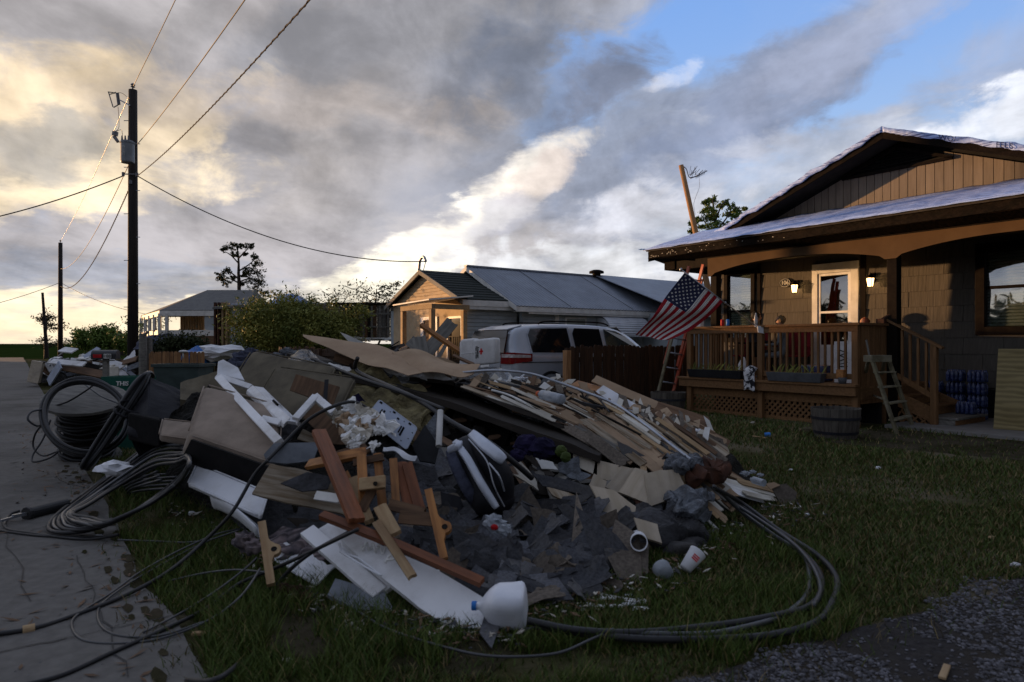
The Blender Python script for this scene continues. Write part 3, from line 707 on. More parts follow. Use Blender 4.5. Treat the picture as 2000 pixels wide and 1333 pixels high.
# door with white frame and storm door
u0,u1,z0,z1=DR;mb=MB()
for r in((u0,u0+.15,z0,z1),(u1-.12,u1,z0,z1),(u0+.15,u1-.12,z1-.20,z1)):mb.uv(r[0],r[1],WV-.045,WV+.06,r[2],r[3])
df=put('door_frame',mb,'white_trim',hs,bevel=.005)
mb=MB();a,b,c,d=u0+.155,u1-.125,z0+.02,z1-.205
for r in((a,a+.055,c,d),(b-.055,b,c,d),(a+.055,b-.055,d-.05,d),(a+.055,b-.055,1.93,1.975),(a+.055,b-.055,c,c+.65)):mb.uv(r[0],r[1],WV-.03,WV+.005,r[2],r[3])
dr=put('storm_door',mb,'white_paint',hs,bevel=.004)
for(q0,q1)in((1.975,d-.05),(c+.65,1.93)):
 mb=MB();mb.uv(a+.055,b-.055,WV-.015,WV-.009,q0,q1);put('pane',mb,'pane_door',dr)
mb=MB();mb.cyl(S(a+.10,WV-.075,1.72),S(a+.10,WV-.03,1.72),.022);mb.ball(S(a+.10,WV-.085,1.72),.03);put('handle',mb,'steel',dr,smooth=True)
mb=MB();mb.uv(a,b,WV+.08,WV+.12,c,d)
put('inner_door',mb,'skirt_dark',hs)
# oval house number
mb=MB();c0=S(8.41,WV-.045,2.62);RX,UP=-UD,V3((0,0,1))
mb.add([c0+RX*.135*cos(i*pi/16)+UP*.10*sin(i*pi/16)for i in range(32)]+[c0+VD*.02+RX*.135*cos(i*pi/16)+UP*.10*sin(i*pi/16)for i in range(32)],
[tuple(range(32))]+[(i,32+i,32+(i+1)%32,(i+1)%32)for i in range(32)])
pl=put('number_plaque',mb,'black_print',hs)
mb=MB();mb.tube([c0-VD*.004+RX*.120*cos(i*pi/16)+UP*.085*sin(i*pi/16)for i in range(32)],.0035,5,closed=True);put('rim',mb,'white_print',pl)
mb=MB();text_into(mb,'106',c0-VD*.006,RX,UP,.12,.002);put('number',mb,'white_print',pl)
# wall lanterns (lit)
for(uu,zz)in((8.14,2.50),(6.56,2.52)):
 L0=empty('wall_lantern',S(uu,WV-.02,zz),'lit wall lantern '+('right of the oval number plaque' if uu>7 else 'between the storm door and the dark porch post'),'lamp')
 mb=MB();mb.uv(uu-.04,uu+.04,WV-.05,WV-.012,zz-.02,zz+.16);mb.cyl(S(uu,WV-.04,zz+.12),S(uu,WV-.14,zz+.15),.01)
 mb.lathe(S(uu,WV-.13,zz+.06),(0,0,1),[(.10,0),(.07,.03),(.03,.06),(0,.07)],4);put('bracket',mb,'trim_dark',L0)
 mb=MB()
 for sx in(-1,1):
  for sy in(-1,1):mb.bar(S(uu+sx*.058,WV-.13+sy*.058,zz+.06),S(uu+sx*.04,WV-.13+sy*.04,zz-.11),.009,.009)
 mb.uv(uu-.045,uu+.045,WV-.175,WV-.085,zz-.12,zz-.11);put('cage',mb,'trim_dark',L0)
 mb=MB();mb.lathe(S(uu,WV-.13,zz-.105),(0,0,1),[(.0,0),(.045,.0),(.068,.155),(0,.16)],4);put('glass',mb,'lamp_glass',L0)
 ld=bpy.data.lights.new('bulb','POINT');ld.energy=1.3;ld.color=(1,.55,.2);ld.shadow_soft_size=.05
 lo=bpy.data.objects.new('bulb',ld);col.objects.link(lo);lo.parent=L0;lo.location=wmat(L0).inverted()@S(uu,WV-.26,zz-.02)
# porch posts, beam, valance
for(uu,r_)in((8.86,.075),(5.35,.08),(1.9,.08)):
 mb=MB();mb.uv(uu-r_,uu+r_,11.6-r_,11.6+r_,.0 if uu<5.5 else .66,2.95);put('porch_post',mb,'trim_dark',hs,bevel=.008)
mb=MB();mb.uv(-1.5,9.85,11.52,11.68,2.90,3.10);put('porch_beam',mb,'trim_dark',hs,bevel=.01)
mb=MB();mb.uv(-1.5,10.0,11.60,13.39,3.105,3.125);put('porch_ceiling',mb,'soffit',hs)
mb=MB();mb.uv(9.85,10.15,11.50,13.3,2.92,3.10);put('porch_side_beam',mb,'fascia',hs,bevel=.01)
for(ua,ub)in((5.35,8.97),(1.9,5.35)):
 n=40;top=[];bot=[]
 mb=MB()
 for i in range(n+1):
  t=i/n;u=ub+(ua-ub)*t
  e=abs(2*t-1);zb=2.91-.22*(max(0,e-.04)**2.2 if e>.04 else 0)
  if e>.93:zb=2.69+.0*e
  top.append((u,3.06));bot.append((u,zb))
 vs=[S(u,11.475,z)for u,z in top]+[S(u,11.475,z)for u,z in bot]+[S(u,11.515,z)for u,z in top]+[S(u,11.515,z)for u,z in bot];m_=n+1
 fs=[]
 for i in range(n):fs+=[(i,i+1,m_+i+1,m_+i),(2*m_+i,3*m_+i,3*m_+i+1,2*m_+i+1),(m_+i,m_+i+1,3*m_+i+1,3*m_+i),(i,2*m_+i,2*m_+i+1,i+1)]
 fs+=[(0,m_,3*m_,2*m_),(n,2*m_+n,3*m_+n,m_+n)]
 mb.add(vs,fs);put('scalloped_valance',mb,'tan_board',hs)
# fascia, rough with peeling paint flakes
mb=MB()
def fasc(a,b):
 u=10.25-11.9*a;z=3.32-.16*b+.012*mn.noise(V3((u*2,b*2,0)));return S(u,11.10+.01*mn.noise(V3((u*6,b*4,3))),z)
mb.grid(fasc,150,3,-.03);put('fascia',mb,'fascia',hs)
mb=MB();mb.para(S(10.25,11.10,3.09),S(10.22,11.10,3.09),S(10.25,13.2,3.60),S(10.25,11.10,3.30));put('side_fascia',mb,'fascia',hs)
mb=MB();r5=random.Random(5)
for i in range(90):
 u=10.2-abs(r5.gauss(0,1.3));z=3.30-abs(r5.gauss(.13,.07));w=r5.uniform(.006,.035)
 if z<3.17 or u<2:continue
 p=S(u,11.068,z);mb.slab([p,p+UD*w,p+UD*w*.8+V3((0,0,r5.uniform(.004,.014))),p+V3((0,0,r5.uniform(.003,.01)))],.002,-VD)
tag(put('paint_flakes',mb,'drywall',hs),kind='stuff')
mb=MB();mb.para(S(10.22,11.13,3.155),S(-1.6,11.13,3.155),S(10.22,11.60,3.075),S(10.22,11.13,3.17));put('eave_soffit',mb,'fascia',hs)
# roofs
def prz(v):return 3.33+(v-11.08)*.30
mb=MB();mb.para(S(10.27,11.06,prz(11.06)-.02),S(-1.6,11.06,prz(11.06)-.02),S(10.27,13.0,prz(13.0)-.02),S(10.27,11.06,prz(11.06)+.015));put('porch_roof',mb,'roof_dark',hs)
AU,AZ,RP=5.9,5.08,.385
def rz_(u):return AZ-abs(u-AU)*RP
GV,RV=13.0,12.4
# gable boards
u=9.9;i=0
while u>1.0:
 w=.148;um=u-w/2;zt=rz_(um)-.16;zb=prz(GV)-.02
 if 5.18<um<6.78:zt=min(zt,4.52)
 if zt>zb+.03:
  mb=MB();o=rng.uniform(0,.004);zt1,zt2=(zt,zt)if zt==4.52 else(rz_(u)-.16,rz_(u-w+.01)-.16)
  mb.add([S(u,GV+o,zb),S(u-w+.010,GV+o,zb),S(u-w+.010,GV+o,zt2),S(u,GV+o,zt1),S(u,GV+.04,zb),S(u-w+.010,GV+.04,zb),S(u-w+.010,GV+.04,zt2),S(u,GV+.04,zt1)],
[(0,1,2,3),(1,5,6,2),(4,0,3,7),(3,2,6,7)])
  put('gable_board',mb,'wood_siding',hs)
 u-=w;i+=1
mb=MB();mb.add([S(10.1,GV+.042,3.8),S(1.4,GV+.042,3.8),S(AU,GV+.042,AZ-.1)],[(0,1,2)]);put('gable_backing',mb,'skirt_dark',hs)
vf=MB()
A_,B_,C_=S(6.95,GV-.03,4.50),S(5.02,GV-.03,4.50),S(5.95,GV-.03,4.88)
for p,q in((A_,B_),(B_,C_),(C_,A_)):vf.bar(p,q,.05,.04,VD)
vt=put('gable_vent',vf,'trim_dark',hs)
for k in range(6):
 z=4.53+k*.055;f=(4.88-z)/.38;mb=MB();mb.para(S(5.95+.95*f,GV-.02,z),S(5.95-.9*f,GV-.02,z),S(5.95+.95*f,GV+.03,z+.035),S(5.95+.95*f,GV-.02,z+.008));put('louvre',mb,'skirt_dark',vt)
for s_ in(1,-1):
 ue=AU+s_*4.1
 mb=MB()
 mb.para(S(AU,RV,AZ),S(ue,RV,rz_(ue)),S(AU,24.2,AZ),S(AU,RV,AZ+.05));put('roof',mb,'roof_dark',hs)
 mb=MB();mb.para(S(AU,RV-.03,AZ-.15),S(ue,RV-.03,rz_(ue)-.15),S(AU,RV,AZ-.15),S(AU,RV-.03,AZ+.03));put('rake_board',mb,'fascia',hs,bevel=.004)
 mb=MB();mb.para(S(AU,RV+.01,AZ-.075),S(ue,RV+.01,rz_(ue)-.075),S(AU,GV+.03,AZ-.075),S(AU,RV+.01,AZ-.06));put('rake_soffit',mb,'soffit',hs)
# tarp over the roofs
def tarp_mat():
 m,nt,b=_new('tarp_white');N=nt.nodes.new;L=nt.links.new
 tc=N('ShaderNodeTexCoord');mp=N('ShaderNodeMapping');mp.inputs['Scale'].default_value=(1.1,26,26);L(tc.outputs['Object'],mp.inputs[0])
 n=N('ShaderNodeTexNoise');n.inputs['Scale'].default_value=1.6;n.inputs['Detail'].default_value=4;n.inputs['Roughness'].default_value=.7;L(mp.outputs[0],n.inputs[0])
 r=N('ShaderNodeMapRange');r.inputs[1].default_value=.52;r.inputs[2].default_value=.60;L(n.outputs[0],r.inputs[0])
 mx=N('ShaderNodeMix');mx.data_type='RGBA';L(r.outputs[0],mx.inputs[0]);mx.inputs[6].default_value=(.40,.54,.92,1);mx.inputs[7].default_value=(.05,.08,.26,1);L(mx.outputs[2],b.inputs['Base Color'])
 b.inputs['Roughness'].default_value=.45
 n2=N('ShaderNodeTexNoise');n2.inputs['Scale'].default_value=7;n2.inputs['Detail'].default_value=5;L(tc.outputs['Object'],n2.inputs[0])
 bp=N('ShaderNodeBump');bp.inputs['Strength'].default_value=.6;bp.inputs['Distance'].default_value=.03;L(n2.outputs[0],bp.inputs['Height']);L(bp.outputs[0],b.inputs['Normal']);return m
M['tarp_white']=tarp_mat()
tp=empty('roof_tarp',S(6,12,3.4),'white and blue plastic tarp stretched over both roofs of house 106','tarp')
mb=MB();mb.grid(lambda a,b:S(10.33-12*a+.03*mn.noise(V3((b*9,0,0))),11.02+1.98*b,prz(11.02+1.98*b)+.05+.02*mn.noise(V3((a*40,b*5,2)))-(.02 if b==0 else 0)),160,10,.006)
put('lower_sheet',mb,'tarp_white',tp,smooth=True,align=Matrix.Translation(S(6,12,3.4))@Matrix.Rotation(atan2(-UD.y,-UD.x),4,'Z'))
mb=MB();mb.grid(lambda a,b:S(10.30+.22*a,11.04+.22*b+.02*a,prz(11.04)+.045-.0*a+.05*a*mn.noise(V3((a*3,b*3,1)))+.03*a),6,6,.005);put('loose_corner',mb,'tarp_blue',tp,smooth=True)
for s_ in(1,-1):
 def tf(a,b,s_=s_):
  u=AU+s_*4.15*a;e=.055+.035*mn.noise(V3((a*14,s_*5,0)))+.015*mn.noise(V3((a*50,b*20,0)))
  if b<.08:return S(u,RV-.055-.01*mn.noise(V3((a*30,1,1))),rz_(u)+e-(.10+.03*mn.noise(V3((a*16,s_,7))))*(1-b/.08))
  return S(u,RV-.05+(b-.08)*12,rz_(u)+e)
 mb=MB();mb.grid(tf,90,26,.006)
 put('upper_sheet',mb,'tarp_white',tp,smooth=True,align=Matrix.Translation(S(6,12,3.4))@Matrix.Rotation(atan2(-UD.y,-UD.x),4,'Z'))
mb=MB()
for(uu,t_)in((4.55,'VUTEX'),(3.75,'SIZ')):text_into(mb,{'VUTEX':'WO/','SIZ':'FELS'}[t_],S(uu+.3,RV-.075,rz_(uu+.3)-.005),(-UD-V3((0,0,RP*.95))),V3((0,0,1)),.13,.001)
put('tarp_print',mb,'blue_print',tp)
mb=MB();mb.grid(lambda a,b:S(3.7-1.6*a,12.4+.35*b,prz(12.4+.35*b)+.09+.09*abs(sin(b*3.1))+.03*mn.noise(V3((a*9,b*4,8)))),14,6,.01);put('tarp_roll',mb,'tarp_white',tp,smooth=True)
# ================================================================== deck
dk=empty('porch_deck',S(7.1,10.7),'brown wooden porch deck with baluster railing and lattice skirt','deck')
DU0,DU1,DZ=5.44,8.78,.63
for i in range(int((WV-10.7)/.142)+1):
 v=10.66+i*.142;mb=MB()
 if v+.136<WV-.02:mb.uv(DU0-.03,DU1+.03,v,v+.136,DZ-.03,DZ+rng.uniform(0,.003));put('deck_board',mb,'wood_deck',dk,align=None)
mb=MB();mb.uv(DU0-.02,DU1+.17,10.50,10.655,DZ+.004,DZ+.045);put('ledge_board',mb,'wood_deck',dk,bevel=.004)
mb=MB();mb.uv(DU0-.01,DU1+.14,10.53,10.57,DZ-.14,DZ);put('fascia_board',mb,'wood_deck',dk,bevel=.004)
mb=MB();mb.uv(DU0+.02,DU1,10.68,10.72,DZ-.30,DZ-.135);put('rim_board',mb,'wood_deck',dk,bevel=.004)
mb=MB();mb.uv(DU0-.03,DU0+.01,10.68,WV-.05,DZ-.20,DZ-.03);put('rim_board',mb,'wood_deck',dk,bevel=.004)
PU=[DU0+.045,7.17,DU1-.045]
for u in PU:
 mb=MB();mb.uv(u-.05,u+.05,10.60,10.69,.0,1.60);put('post',mb,'wood_deck_v',dk,bevel=.006)
for v in(11.55,):
 mb=MB();mb.uv(DU0,DU0+.09,v-.05,v+.05,0,1.60);put('post',mb,'wood_deck_v',dk,bevel=.006)
mb=MB();mb.uv(DU0-.05,DU1+.04,10.56,10.72,1.60,1.64);put('cap_rail',mb,'wood_deck',dk,bevel=.006)
mb=MB();mb.uv(DU0-.01,DU1,10.595,10.598+.03,1.50,1.598);put('top_rail',mb,'wood_deck',dk,bevel=.004)
mb=MB();mb.uv(DU0-.05,DU0+.11,10.722,11.62,1.60,1.64);put('cap_rail',mb,'wood_deck',dk,bevel=.006)
for(a,b)in((PU[0]+.05,PU[1]-.05),(PU[1]+.05,PU[2]-.05)):
 mb=MB();mb.uv(a+.003,b-.003,10.63,10.668,.745,.835);put('bottom_rail',mb,'wood_deck',dk,bevel=.004)
 n=int(round((b-a)/.117));st=(b-a)/n
 for i in range(1,n):
  u=a+i*st;mb=MB();o1,o2=rng.uniform(-.006,.006),rng.uniform(-.006,.006);mb.bar(S(u+o1,10.647,.80),S(u+o2,10.647,1.55),.034,.034,VD);put('baluster',mb,'wood_deck_v',dk,bevel=.002,seg=1)
for i in range(9):
 v=10.72+i*.09;mb=MB();mb.uv(DU0-.002,DU0+.018,v,v+.082,.36,1.595);put('side_board',mb,'wood_deck_v',dk)
# far side rail in shade (towards the neighbour)
mb=MB();mb.uv(DU1-.05,DU1+.03,10.75,WV-.05,1.55,1.60);put('cap_rail',mb,'wood_deck',dk)
for i in range(18):
 v=10.84+i*.14;mb=MB();mb.uv(DU1-.03,DU1,v,v+.035,.65,1.55);put('baluster',mb,'wood_deck_v',dk)
for(a,b)in((PU[0]+.05,PU[1]-.05),(PU[1]+.05,PU[2]-.05)):
 mb=MB();z0,z1,p_=.06,.325,.105
 for dirn in(1,-1):
  k=a-(z1-z0)
  while k<b:
   p,q=k,k+(z1-z0);lo_,hi_=max(p,a),min(q,b)
   if hi_-lo_>.02:
    za,zb_=z0+(lo_-p),z0+(hi_-p)
    if dirn<0:za,zb_=z1-(lo_-p),z1-(hi_-p)
    mb.bar(S(lo_,10.70+.006*dirn,za),S(hi_,10.70+.006*dirn,zb_),.035,.006,VD)
   k+=p_
 put('lattice_panel',mb,'wood_deck',dk,kind='stuff')
mb=MB();mb.uv(DU0,DU1,10.68,10.70,.0,.06);put('ground_board',mb,'wood_deck',dk)
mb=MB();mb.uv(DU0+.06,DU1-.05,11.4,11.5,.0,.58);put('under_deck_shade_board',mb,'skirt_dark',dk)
# steps down on the right
stp=empty('porch_steps',S(4.9,12.1),'wooden porch steps with a sloping handrail on one side','steps')
for k,(ua,ub,zt)in enumerate(((5.13,5.41,.475),(4.84,5.14,.32),(4.42,4.86,.17))):
 mb=MB();mb.uv(ua,ub,11.60,12.75,zt-.035,zt);put('tread',mb,'wood_grey' if k==2 else 'wood_deck',stp,bevel=.004)
 mb=MB();mb.uv(ua+.03,ua+.05,11.62,12.73,max(.055,zt-.15),zt-.036);put('riser',mb,'wood_deck',stp)
mb=MB();mb.uv(4.46,4.80,11.61,11.64,.057,.132);put('side_panel',mb,'wood_grey',stp)
for v in(11.57,12.78):
 mb=MB();mb.para(S(5.43,v-.02,.36),S(4.72,v-.02,.06),S(5.43,v+.015,.36),S(5.43,v-.02,.60));put('stringer',mb,'wood_deck',stp)
mb=MB();mb.uv(4.68,4.77,11.50,11.59,0,1.30);put('newel_post',mb,'wood_deck_v',stp,bevel=.006)
board('handrail',S(5.43,11.54,1.70),S(4.60,11.54,1.24),.10,.035,'wood_deck',(0,0,1),stp)
board('lower_rail',S(5.43,11.55,.88),S(4.77,11.55,.50),.035,.08,'wood_deck',(0,0,1),stp)
for i in range(5):
 u=5.32-i*.12;mb=MB();mb.uv(u-.017,u+.017,11.53,11.565,.83-(5.43-u)*.56,1.66-(5.43-u)*.56);put('baluster',mb,'wood_deck_v',stp)
mb=MB()
for k in range(5):mb.bar(S(5.35-k*.13,11.56,.03),S(5.35-k*.13-.12,11.56,.22-k*.03),.03,.006,VD);mb.bar(S(5.35-k*.13,11.567,.30-k*.05),S(5.35-k*.13-.12,11.567,.05),.03,.006,VD)
put('lattice_panel',mb,'wood_deck',stp)
# ================================================================== things on and round the porch
def lyingtext():pass
# flag
fl=empty('flag',S(7.17,10.6,1.5),'american flag on a steel staff angled out from the deck railing','flag')
tip=P(1330,527,11.3);foot=P(1484,643,12.05)
mb=MB();mb.tube([foot,tip],.011,8);mb.ball(tip,.027,10);mb.ball(P(1417,592,11.72),.022,8);put('staff',mb,'steel',fl,smooth=True)
mb=MB();mb.slab([P(1478,637,12.0),P(1490,638,12.0),P(1491,652,12.0),P(1480,650,12.0)],.04);mb.cyl(foot,foot.lerp(tip,.06),.02);put('staff_bracket',mb,'white_plastic',fl)
c00,c10=tip.lerp(foot,.045),tip.lerp(foot,.52)
fA,fB=P(1240,655,11.0),P(1304,665,11.1)
def flagpt(s,t):
 a=c00.lerp(c10,s);b=fA.lerp(fB,s)
 mid=a.lerp(b,t)+V3((0,0,-.10*sin(pi*t)*(.2+s*.9)))
 mid+=V3((.0,1,.15))*(.055*sin(t*7+s*5.0)*min(1,t*2.2)+.02*sin(t*15+s*9+1)*t)
 mid+=(b-a).cross(c10-c00).normalized()*(.03*sin(s*11+t*3)*t)
 mid+=(fB-fA)*.12*sin(t*5.5)*(s-.3)*t
 return mid
mb=MB();NS,NT=26,44
pts=[[flagpt(i/NS,j/NT)for i in range(NS+1)]for j in range(NT+1)]
for j in range(NT):
 for i in range(NS):
  mb.cur=2 if(i<14 and j<NT*.4)else(i//2)%2
  mb.add([pts[j][i],pts[j][i+1],pts[j+1][i+1],pts[j+1][i]],[(0,1,2,3)])
fo=put('cloth',mb,['flag_red','flag_white','flag_blue'],fl,smooth=True)
so_=fo.modifiers.new('solid','SOLIDIFY');so_.thickness=.003;so_.offset=0
mb=MB()
for rw in range(9):
 for cl_ in range(6 if rw%2==0 else 5):
  s=(rw+1)/10*(14/26);t=(cl_*2+(1 if rw%2==0 else 2))/12*.4
  c=flagpt(s,t);e1=(flagpt(s+.01,t)-c).normalized();e2=(flagpt(s,t+.01)-c).normalized();n=e1.cross(e2)
  for sg in(1,-1):mb.add([c+n*.004*sg+(e1*cos(k*pi/5)+e2*sin(k*pi/5))*(.024 if k%2==0 else .010)for k in range(10)],[tuple(range(10))])
put('stars',mb,'flag_white',fl,kind='stuff')
# flower boxes
def planter(u0,u1,m,label,plants):
 r=empty('flower_box',S((u0+u1)/2,10.58,DZ+.045),label,'planter');z=DZ+.046
 mb=MB();a,b=S,.0
 o=[S(u0+.03,10.48,z),S(u1-.03,10.48,z),S(u1-.03,10.60,z),S(u0+.03,10.60,z)];t=[S(u0,10.45,z+.15),S(u1,10.45,z+.15),S(u1,10.628,z+.15),S(u0,10.628,z+.15)]
 t2=[S(u0+.02,10.47,z+.15),S(u1-.02,10.47,z+.15),S(u1-.02,10.61,z+.15),S(u0+.02,10.61,z+.15)];t3=[p-V3((0,0,.03))for p in t2]
 mb.add(o+t+t2+t3,[(3,2,1,0)]+[(i,(i+1)%4,4+(i+1)%4,4+i)for i in range(4)]+[(4+i,4+(i+1)%4,8+(i+1)%4,8+i)for i in range(4)]+[(8+i,8+(i+1)%4,12+(i+1)%4,12+i)for i in range(4)]+[(12,13,14,15)])
 put('trough',mb,m,r,bevel=.004)
 mb=MB();mb.add([p+V3((0,0,.004))for p in t3],[(0,1,2,3)]);put('soil',mb,'debris_core',r)
 mb=MB();q=random.Random(int(u0*10))
 for i in range(plants):
  p=S(q.uniform(u0+.05,u1-.05),q.uniform(10.49,10.59),z+.12);h=q.uniform(.06,.22);d=V3((q.uniform(-.5,.5),q.uniform(-.5,.5),1))
  mb.add([p-UD*.004,p+UD*.004,p+d*h*.6+UD*.003+V3((0,0,0)),p+d*h+V3((d.x,d.y,-.3))*h*.3],[(0,1,2),(0,2,3)])
 put('grass_tuft',mb,'leaf_olive',r,kind='stuff')
planter(7.45,8.66,'pot_dark','black flower box on the deck ledge, left of the hanging cloth',70)
planter(5.95,6.95,'pot_grey','blue-grey flower box on the deck ledge, right of the centre post',40)
mb=MB();mb.grid(lambda a,b:S(7.40-.20*a-.03*b,10.46-.03*sin(a*5)-.02*b,.90-.42*b+.03*sin(a*4))if b>.2 else S(7.40-.20*a,10.46+.10*(1-b*5)-.03*sin(a*5),.90-.42*b+.03*sin(a*4)),8,14,.004)
M['print_cloth']=mat('print_cloth',(.62,.62,.64),(.02,.02,.025),rough=.9,scale=11,bump=.3,lo=.47,hi=.53,rnd=0)
put('patterned_cloth',mb,'print_cloth',smooth=True,label='white cloth with black print hanging from the end of the flower box',cat='cloth')
mb=MB();mb.uv(5.62,5.74,10.52,10.62,DZ+.14,DZ+.27);put('yellow_block',mb,'wood_orange',label='small yellow wooden block beside the deck corner post',cat='block',bevel=.006)
mb=MB();mb.lathe(S(5.66,10.57,DZ+.047),(0,0,1),[(0,0),(.055,0),(.065,.10),(.055,.10),(.05,.02)],14);put('grey_pot',mb,'pot_grey',label='small grey pot under the yellow block at the deck corner',cat='pot',smooth=True)
# half barrels
def barrel(px,Y,label,seed):
 c=P(px,673+1733/Y,Y);c.z=0;r=empty('half_barrel',c,label,'planter','half barrel planters on the lawn');n=20
 def rad(h):return .27+.055*sin(min(1,h/.42)*pi*.5)
 for i in range(n):
  a0,a1=2*pi*i/n+.008,2*pi*(i+1)/n-.008;mb=MB();vs=[]
  hs_=[0,.1,.2,.3,.405+rng.uniform(0,.012)]
  for h in hs_:
   for(a,rr)in((a0,0),(a1,0),(a1,-.025),(a0,-.025)):vs.append(c+V3((cos(a)*(rad(h)+rr),sin(a)*(rad(h)+rr),h)))
  fs=[(0,3,2,1),(16,17,18,19)]
  for k in range(4):
   for e in range(4):fs.append((k*4+e,k*4+(e+1)%4,k*4+4+(e+1)%4,k*4+4+e))
  mb.add(vs,fs);put('stave',mb,'barrel',r)
 for h in(.06,.26):
  mb=MB();mb.lathe(c,(0,0,1),[(rad(h)+.001,h),(rad(h)+.006,h),(rad(h+.04)+.006,h+.04),(rad(h+.04)+.001,h+.04)],40);put('hoop',mb,'hoop',r,smooth=False)
 mb=MB();mb.lathe(c,(0,0,1),[(0,.30),(.16,.31),(.29,.29)],24);put('soil',mb,'debris_core',r)
barrel(1305,12.75,'weathered half barrel planter at the foot of the red ladder',1)
barrel(1632,9.55,'weathered half barrel planter in front of the deck corner, near the stepladder',2)
# extension ladder
ld_=empty('extension_ladder',P(1285,790,14.0),'tall red extension ladder leaning on the porch eave','ladder')
b0,b1=P(1281,786,13.6),P(1303,786,13.8);t0,t1=P(1345,555,13.3),P(1374,522,13.3)
b0.z=b1.z=0.0
topd=P(1362,522,13.35);mid0=(b0+b1)/2;ax=(topd-mid0).normalized();sd=V3((.92,.38,0)).normalized();sd=(sd-ax*sd.dot(ax)).normalized();nn=ax.cross(sd)
Lg=(topd-mid0).length
for s_ in(-1,1):
 for(q,o,w)in((0,0,.40),(1,.05,.36)):
  a=mid0+sd*s_*w/2*.9+nn*o+ax*(0 if q==0 else .9);b=a+ax*(Lg*.93 if q==0 else Lg-.9+(.08 if s_>0 else-.02))
  board('side_rail',a,b,.03,.075,'ladder_red' if not(q==0 and s_<0)else 'ladder_old',nn,ld_)
for i in range(12):
 p=mid0+ax*(.25+i*.3);o=nn*(.05 if i>4 else 0)
 if .25+i*.3>Lg:break
 mb=MB();mb.cyl(p-sd*.17+o,p+sd*.17+o,.016,n=8);put('rung',mb,'steel',ld_,smooth=True)
# wooden stepladder
sl_=empty('stepladder',P(1740,848,9.9),'old paint-spattered wooden stepladder standing open by the deck corner','ladder')
TL,TR=P(1703,702,10.15),P(1735,702,10.25);BL,BR=G(1752,848),G(1783,836)
RL,RR=G(1674,806),G(1708,800)
board('front_leg',BL,TL,.035,.075,'ladder_old',VD,sl_);board('front_leg',BR,TR,.035,.075,'ladder_old',VD,sl_)
board('rear_leg',RL,TL+V3((-.02,.06,0)),.03,.05,'ladder_old',VD,sl_);board('rear_leg',RR,TR+V3((-.02,.06,0)),.03,.05,'ladder_old',VD,sl_)
mb=MB();cc=(TL+TR)/2;mb.para(cc+V3((-.18,-.09,-.04)),cc+V3((.16,-.03,-.04)),cc+V3((-.20,.10,-.04)),cc+V3((-.18,-.09,.06)));put('top_step',mb,'ladder_old',sl_,bevel=.004)
for t in(.18,.40,.62,.82):board('tread',BL.lerp(TL,t),BR.lerp(TR,t),.11,.022,'ladder_old',(0,0,1),sl_)
for t in(.35,.62):board('rear_brace',RL.lerp(TL,t),RR.lerp(TR,t),.03,.02,'ladder_old',(0,0,1),sl_)
board('spreader',BL.lerp(TL,.45),RL.lerp(TL,.45),.03,.01,'ladder_old',VD,sl_)
board('leaning_stick',P(1700,705,10.3),P(1692,664,10.35),.025,.02,'wood_grey',VD,sl_)
# plywood sheet leaning
A_,B_=G(1940,845,.055),V3();A_=P(1940,842,10.05);A_.z=.058;D_=(-UD*.9+VD*.1).normalized()
mb=MB();up=(V3((0,0,1))+VD*.16).normalized();mb.para(A_,A_+D_*1.25,A_+VD*.016-V3((0,0,.0)),A_+up*1.19)
M['ply_sheet']=mat('ply_sheet',(.32,.26,.13),(.23,.18,.08),rough=.8,scale=1.2,stretch=(1,1,3.5),bump=.15,wave=(1.2,9,.35,'Z'),rnd=0)
put('plywood_sheet',mb,'ply_sheet',label='large bare plywood sheet leaning at the right edge of the photo',cat='board',bevel=.002)
# water bottles in shrink-wrapped cases
def pack(c,nx,ny,nz_,label,sd_):
 r=empty('water_case',c,label,'bottled water');d=.066;bt=None
 for k in range(nz_):
  for i in range(nx):
   for j in range(ny):
    p=c-UD*(i-(nx-1)/2)*d+VD*(j-(ny-1)/2)*d+V3((0,0,k*.205))
    if bt is None:
     mb=MB();mb.lathe(p,(0,0,1),[(0,0),(.031,.004),(.032,.06),(.029,.08),(.032,.10),(.031,.15),(.012,.18),(.012,.20),(0,.20)],9);bt=put('bottle',mb,'water_pack',r,smooth=True)
    else:
     o=bt.copy();col.objects.link(o);o.parent=r;o.location=wmat(r).inverted()@p
 return r
for q,(u,v,n)in enumerate(((4.62,12.90,4),(4.95,12.92,4),(5.3,12.95,3))):pack(S(u,v,.058),4,3,n,['stack of blue water cases against the wall, right of the stair post','middle stack of blue water cases behind the stair balusters','leftmost stack of blue water cases behind the stair balusters'][q],q)
pack(S(4.62,12.45,.175),4,3,1,'single low case of blue water bottles on the bottom step',5)
# things seen through and above the railing
mb=MB()
for(a,b,c,d)in((0,.02,0,.36),(.34,.36,0,.36),(.02,.34,0,.02),(.02,.34,.34,.36)):mb.uv(6.0+a,6.0+b,11.6+c,11.6+d,DZ+.005,DZ+.72)
mb.uv(6.02,6.34,11.62,11.94,DZ+.005,DZ+.03)
bx=put('carton',mb,'white_paint',label='tall white carton behind the deck balusters, by the corner post',cat='box')
mb=MB();text_into(mb,'!\\W',S(6.18,11.595,DZ+.42),V3((0,0,1)),UD,.20,.001);put('print',mb,'black_print',bx)
mb=MB();mb.lathe(S(8.0,11.3,DZ+.005),(0,0,1),[(0,0),(.09,0),(.095,.28),(.05,.36),(.03,.42),(0,.42)],14);put('white_jug',mb,'white_plastic',label='white water jug standing on the deck behind the left balusters',cat='jug',smooth=True)
mb=MB();mb.uv(6.5,6.95,11.5,11.85,DZ+.005,DZ+.30);put('blue_tub',mb,'water_pack',label='blue plastic tub on the deck behind the right balusters',cat='tub',bevel=.03)
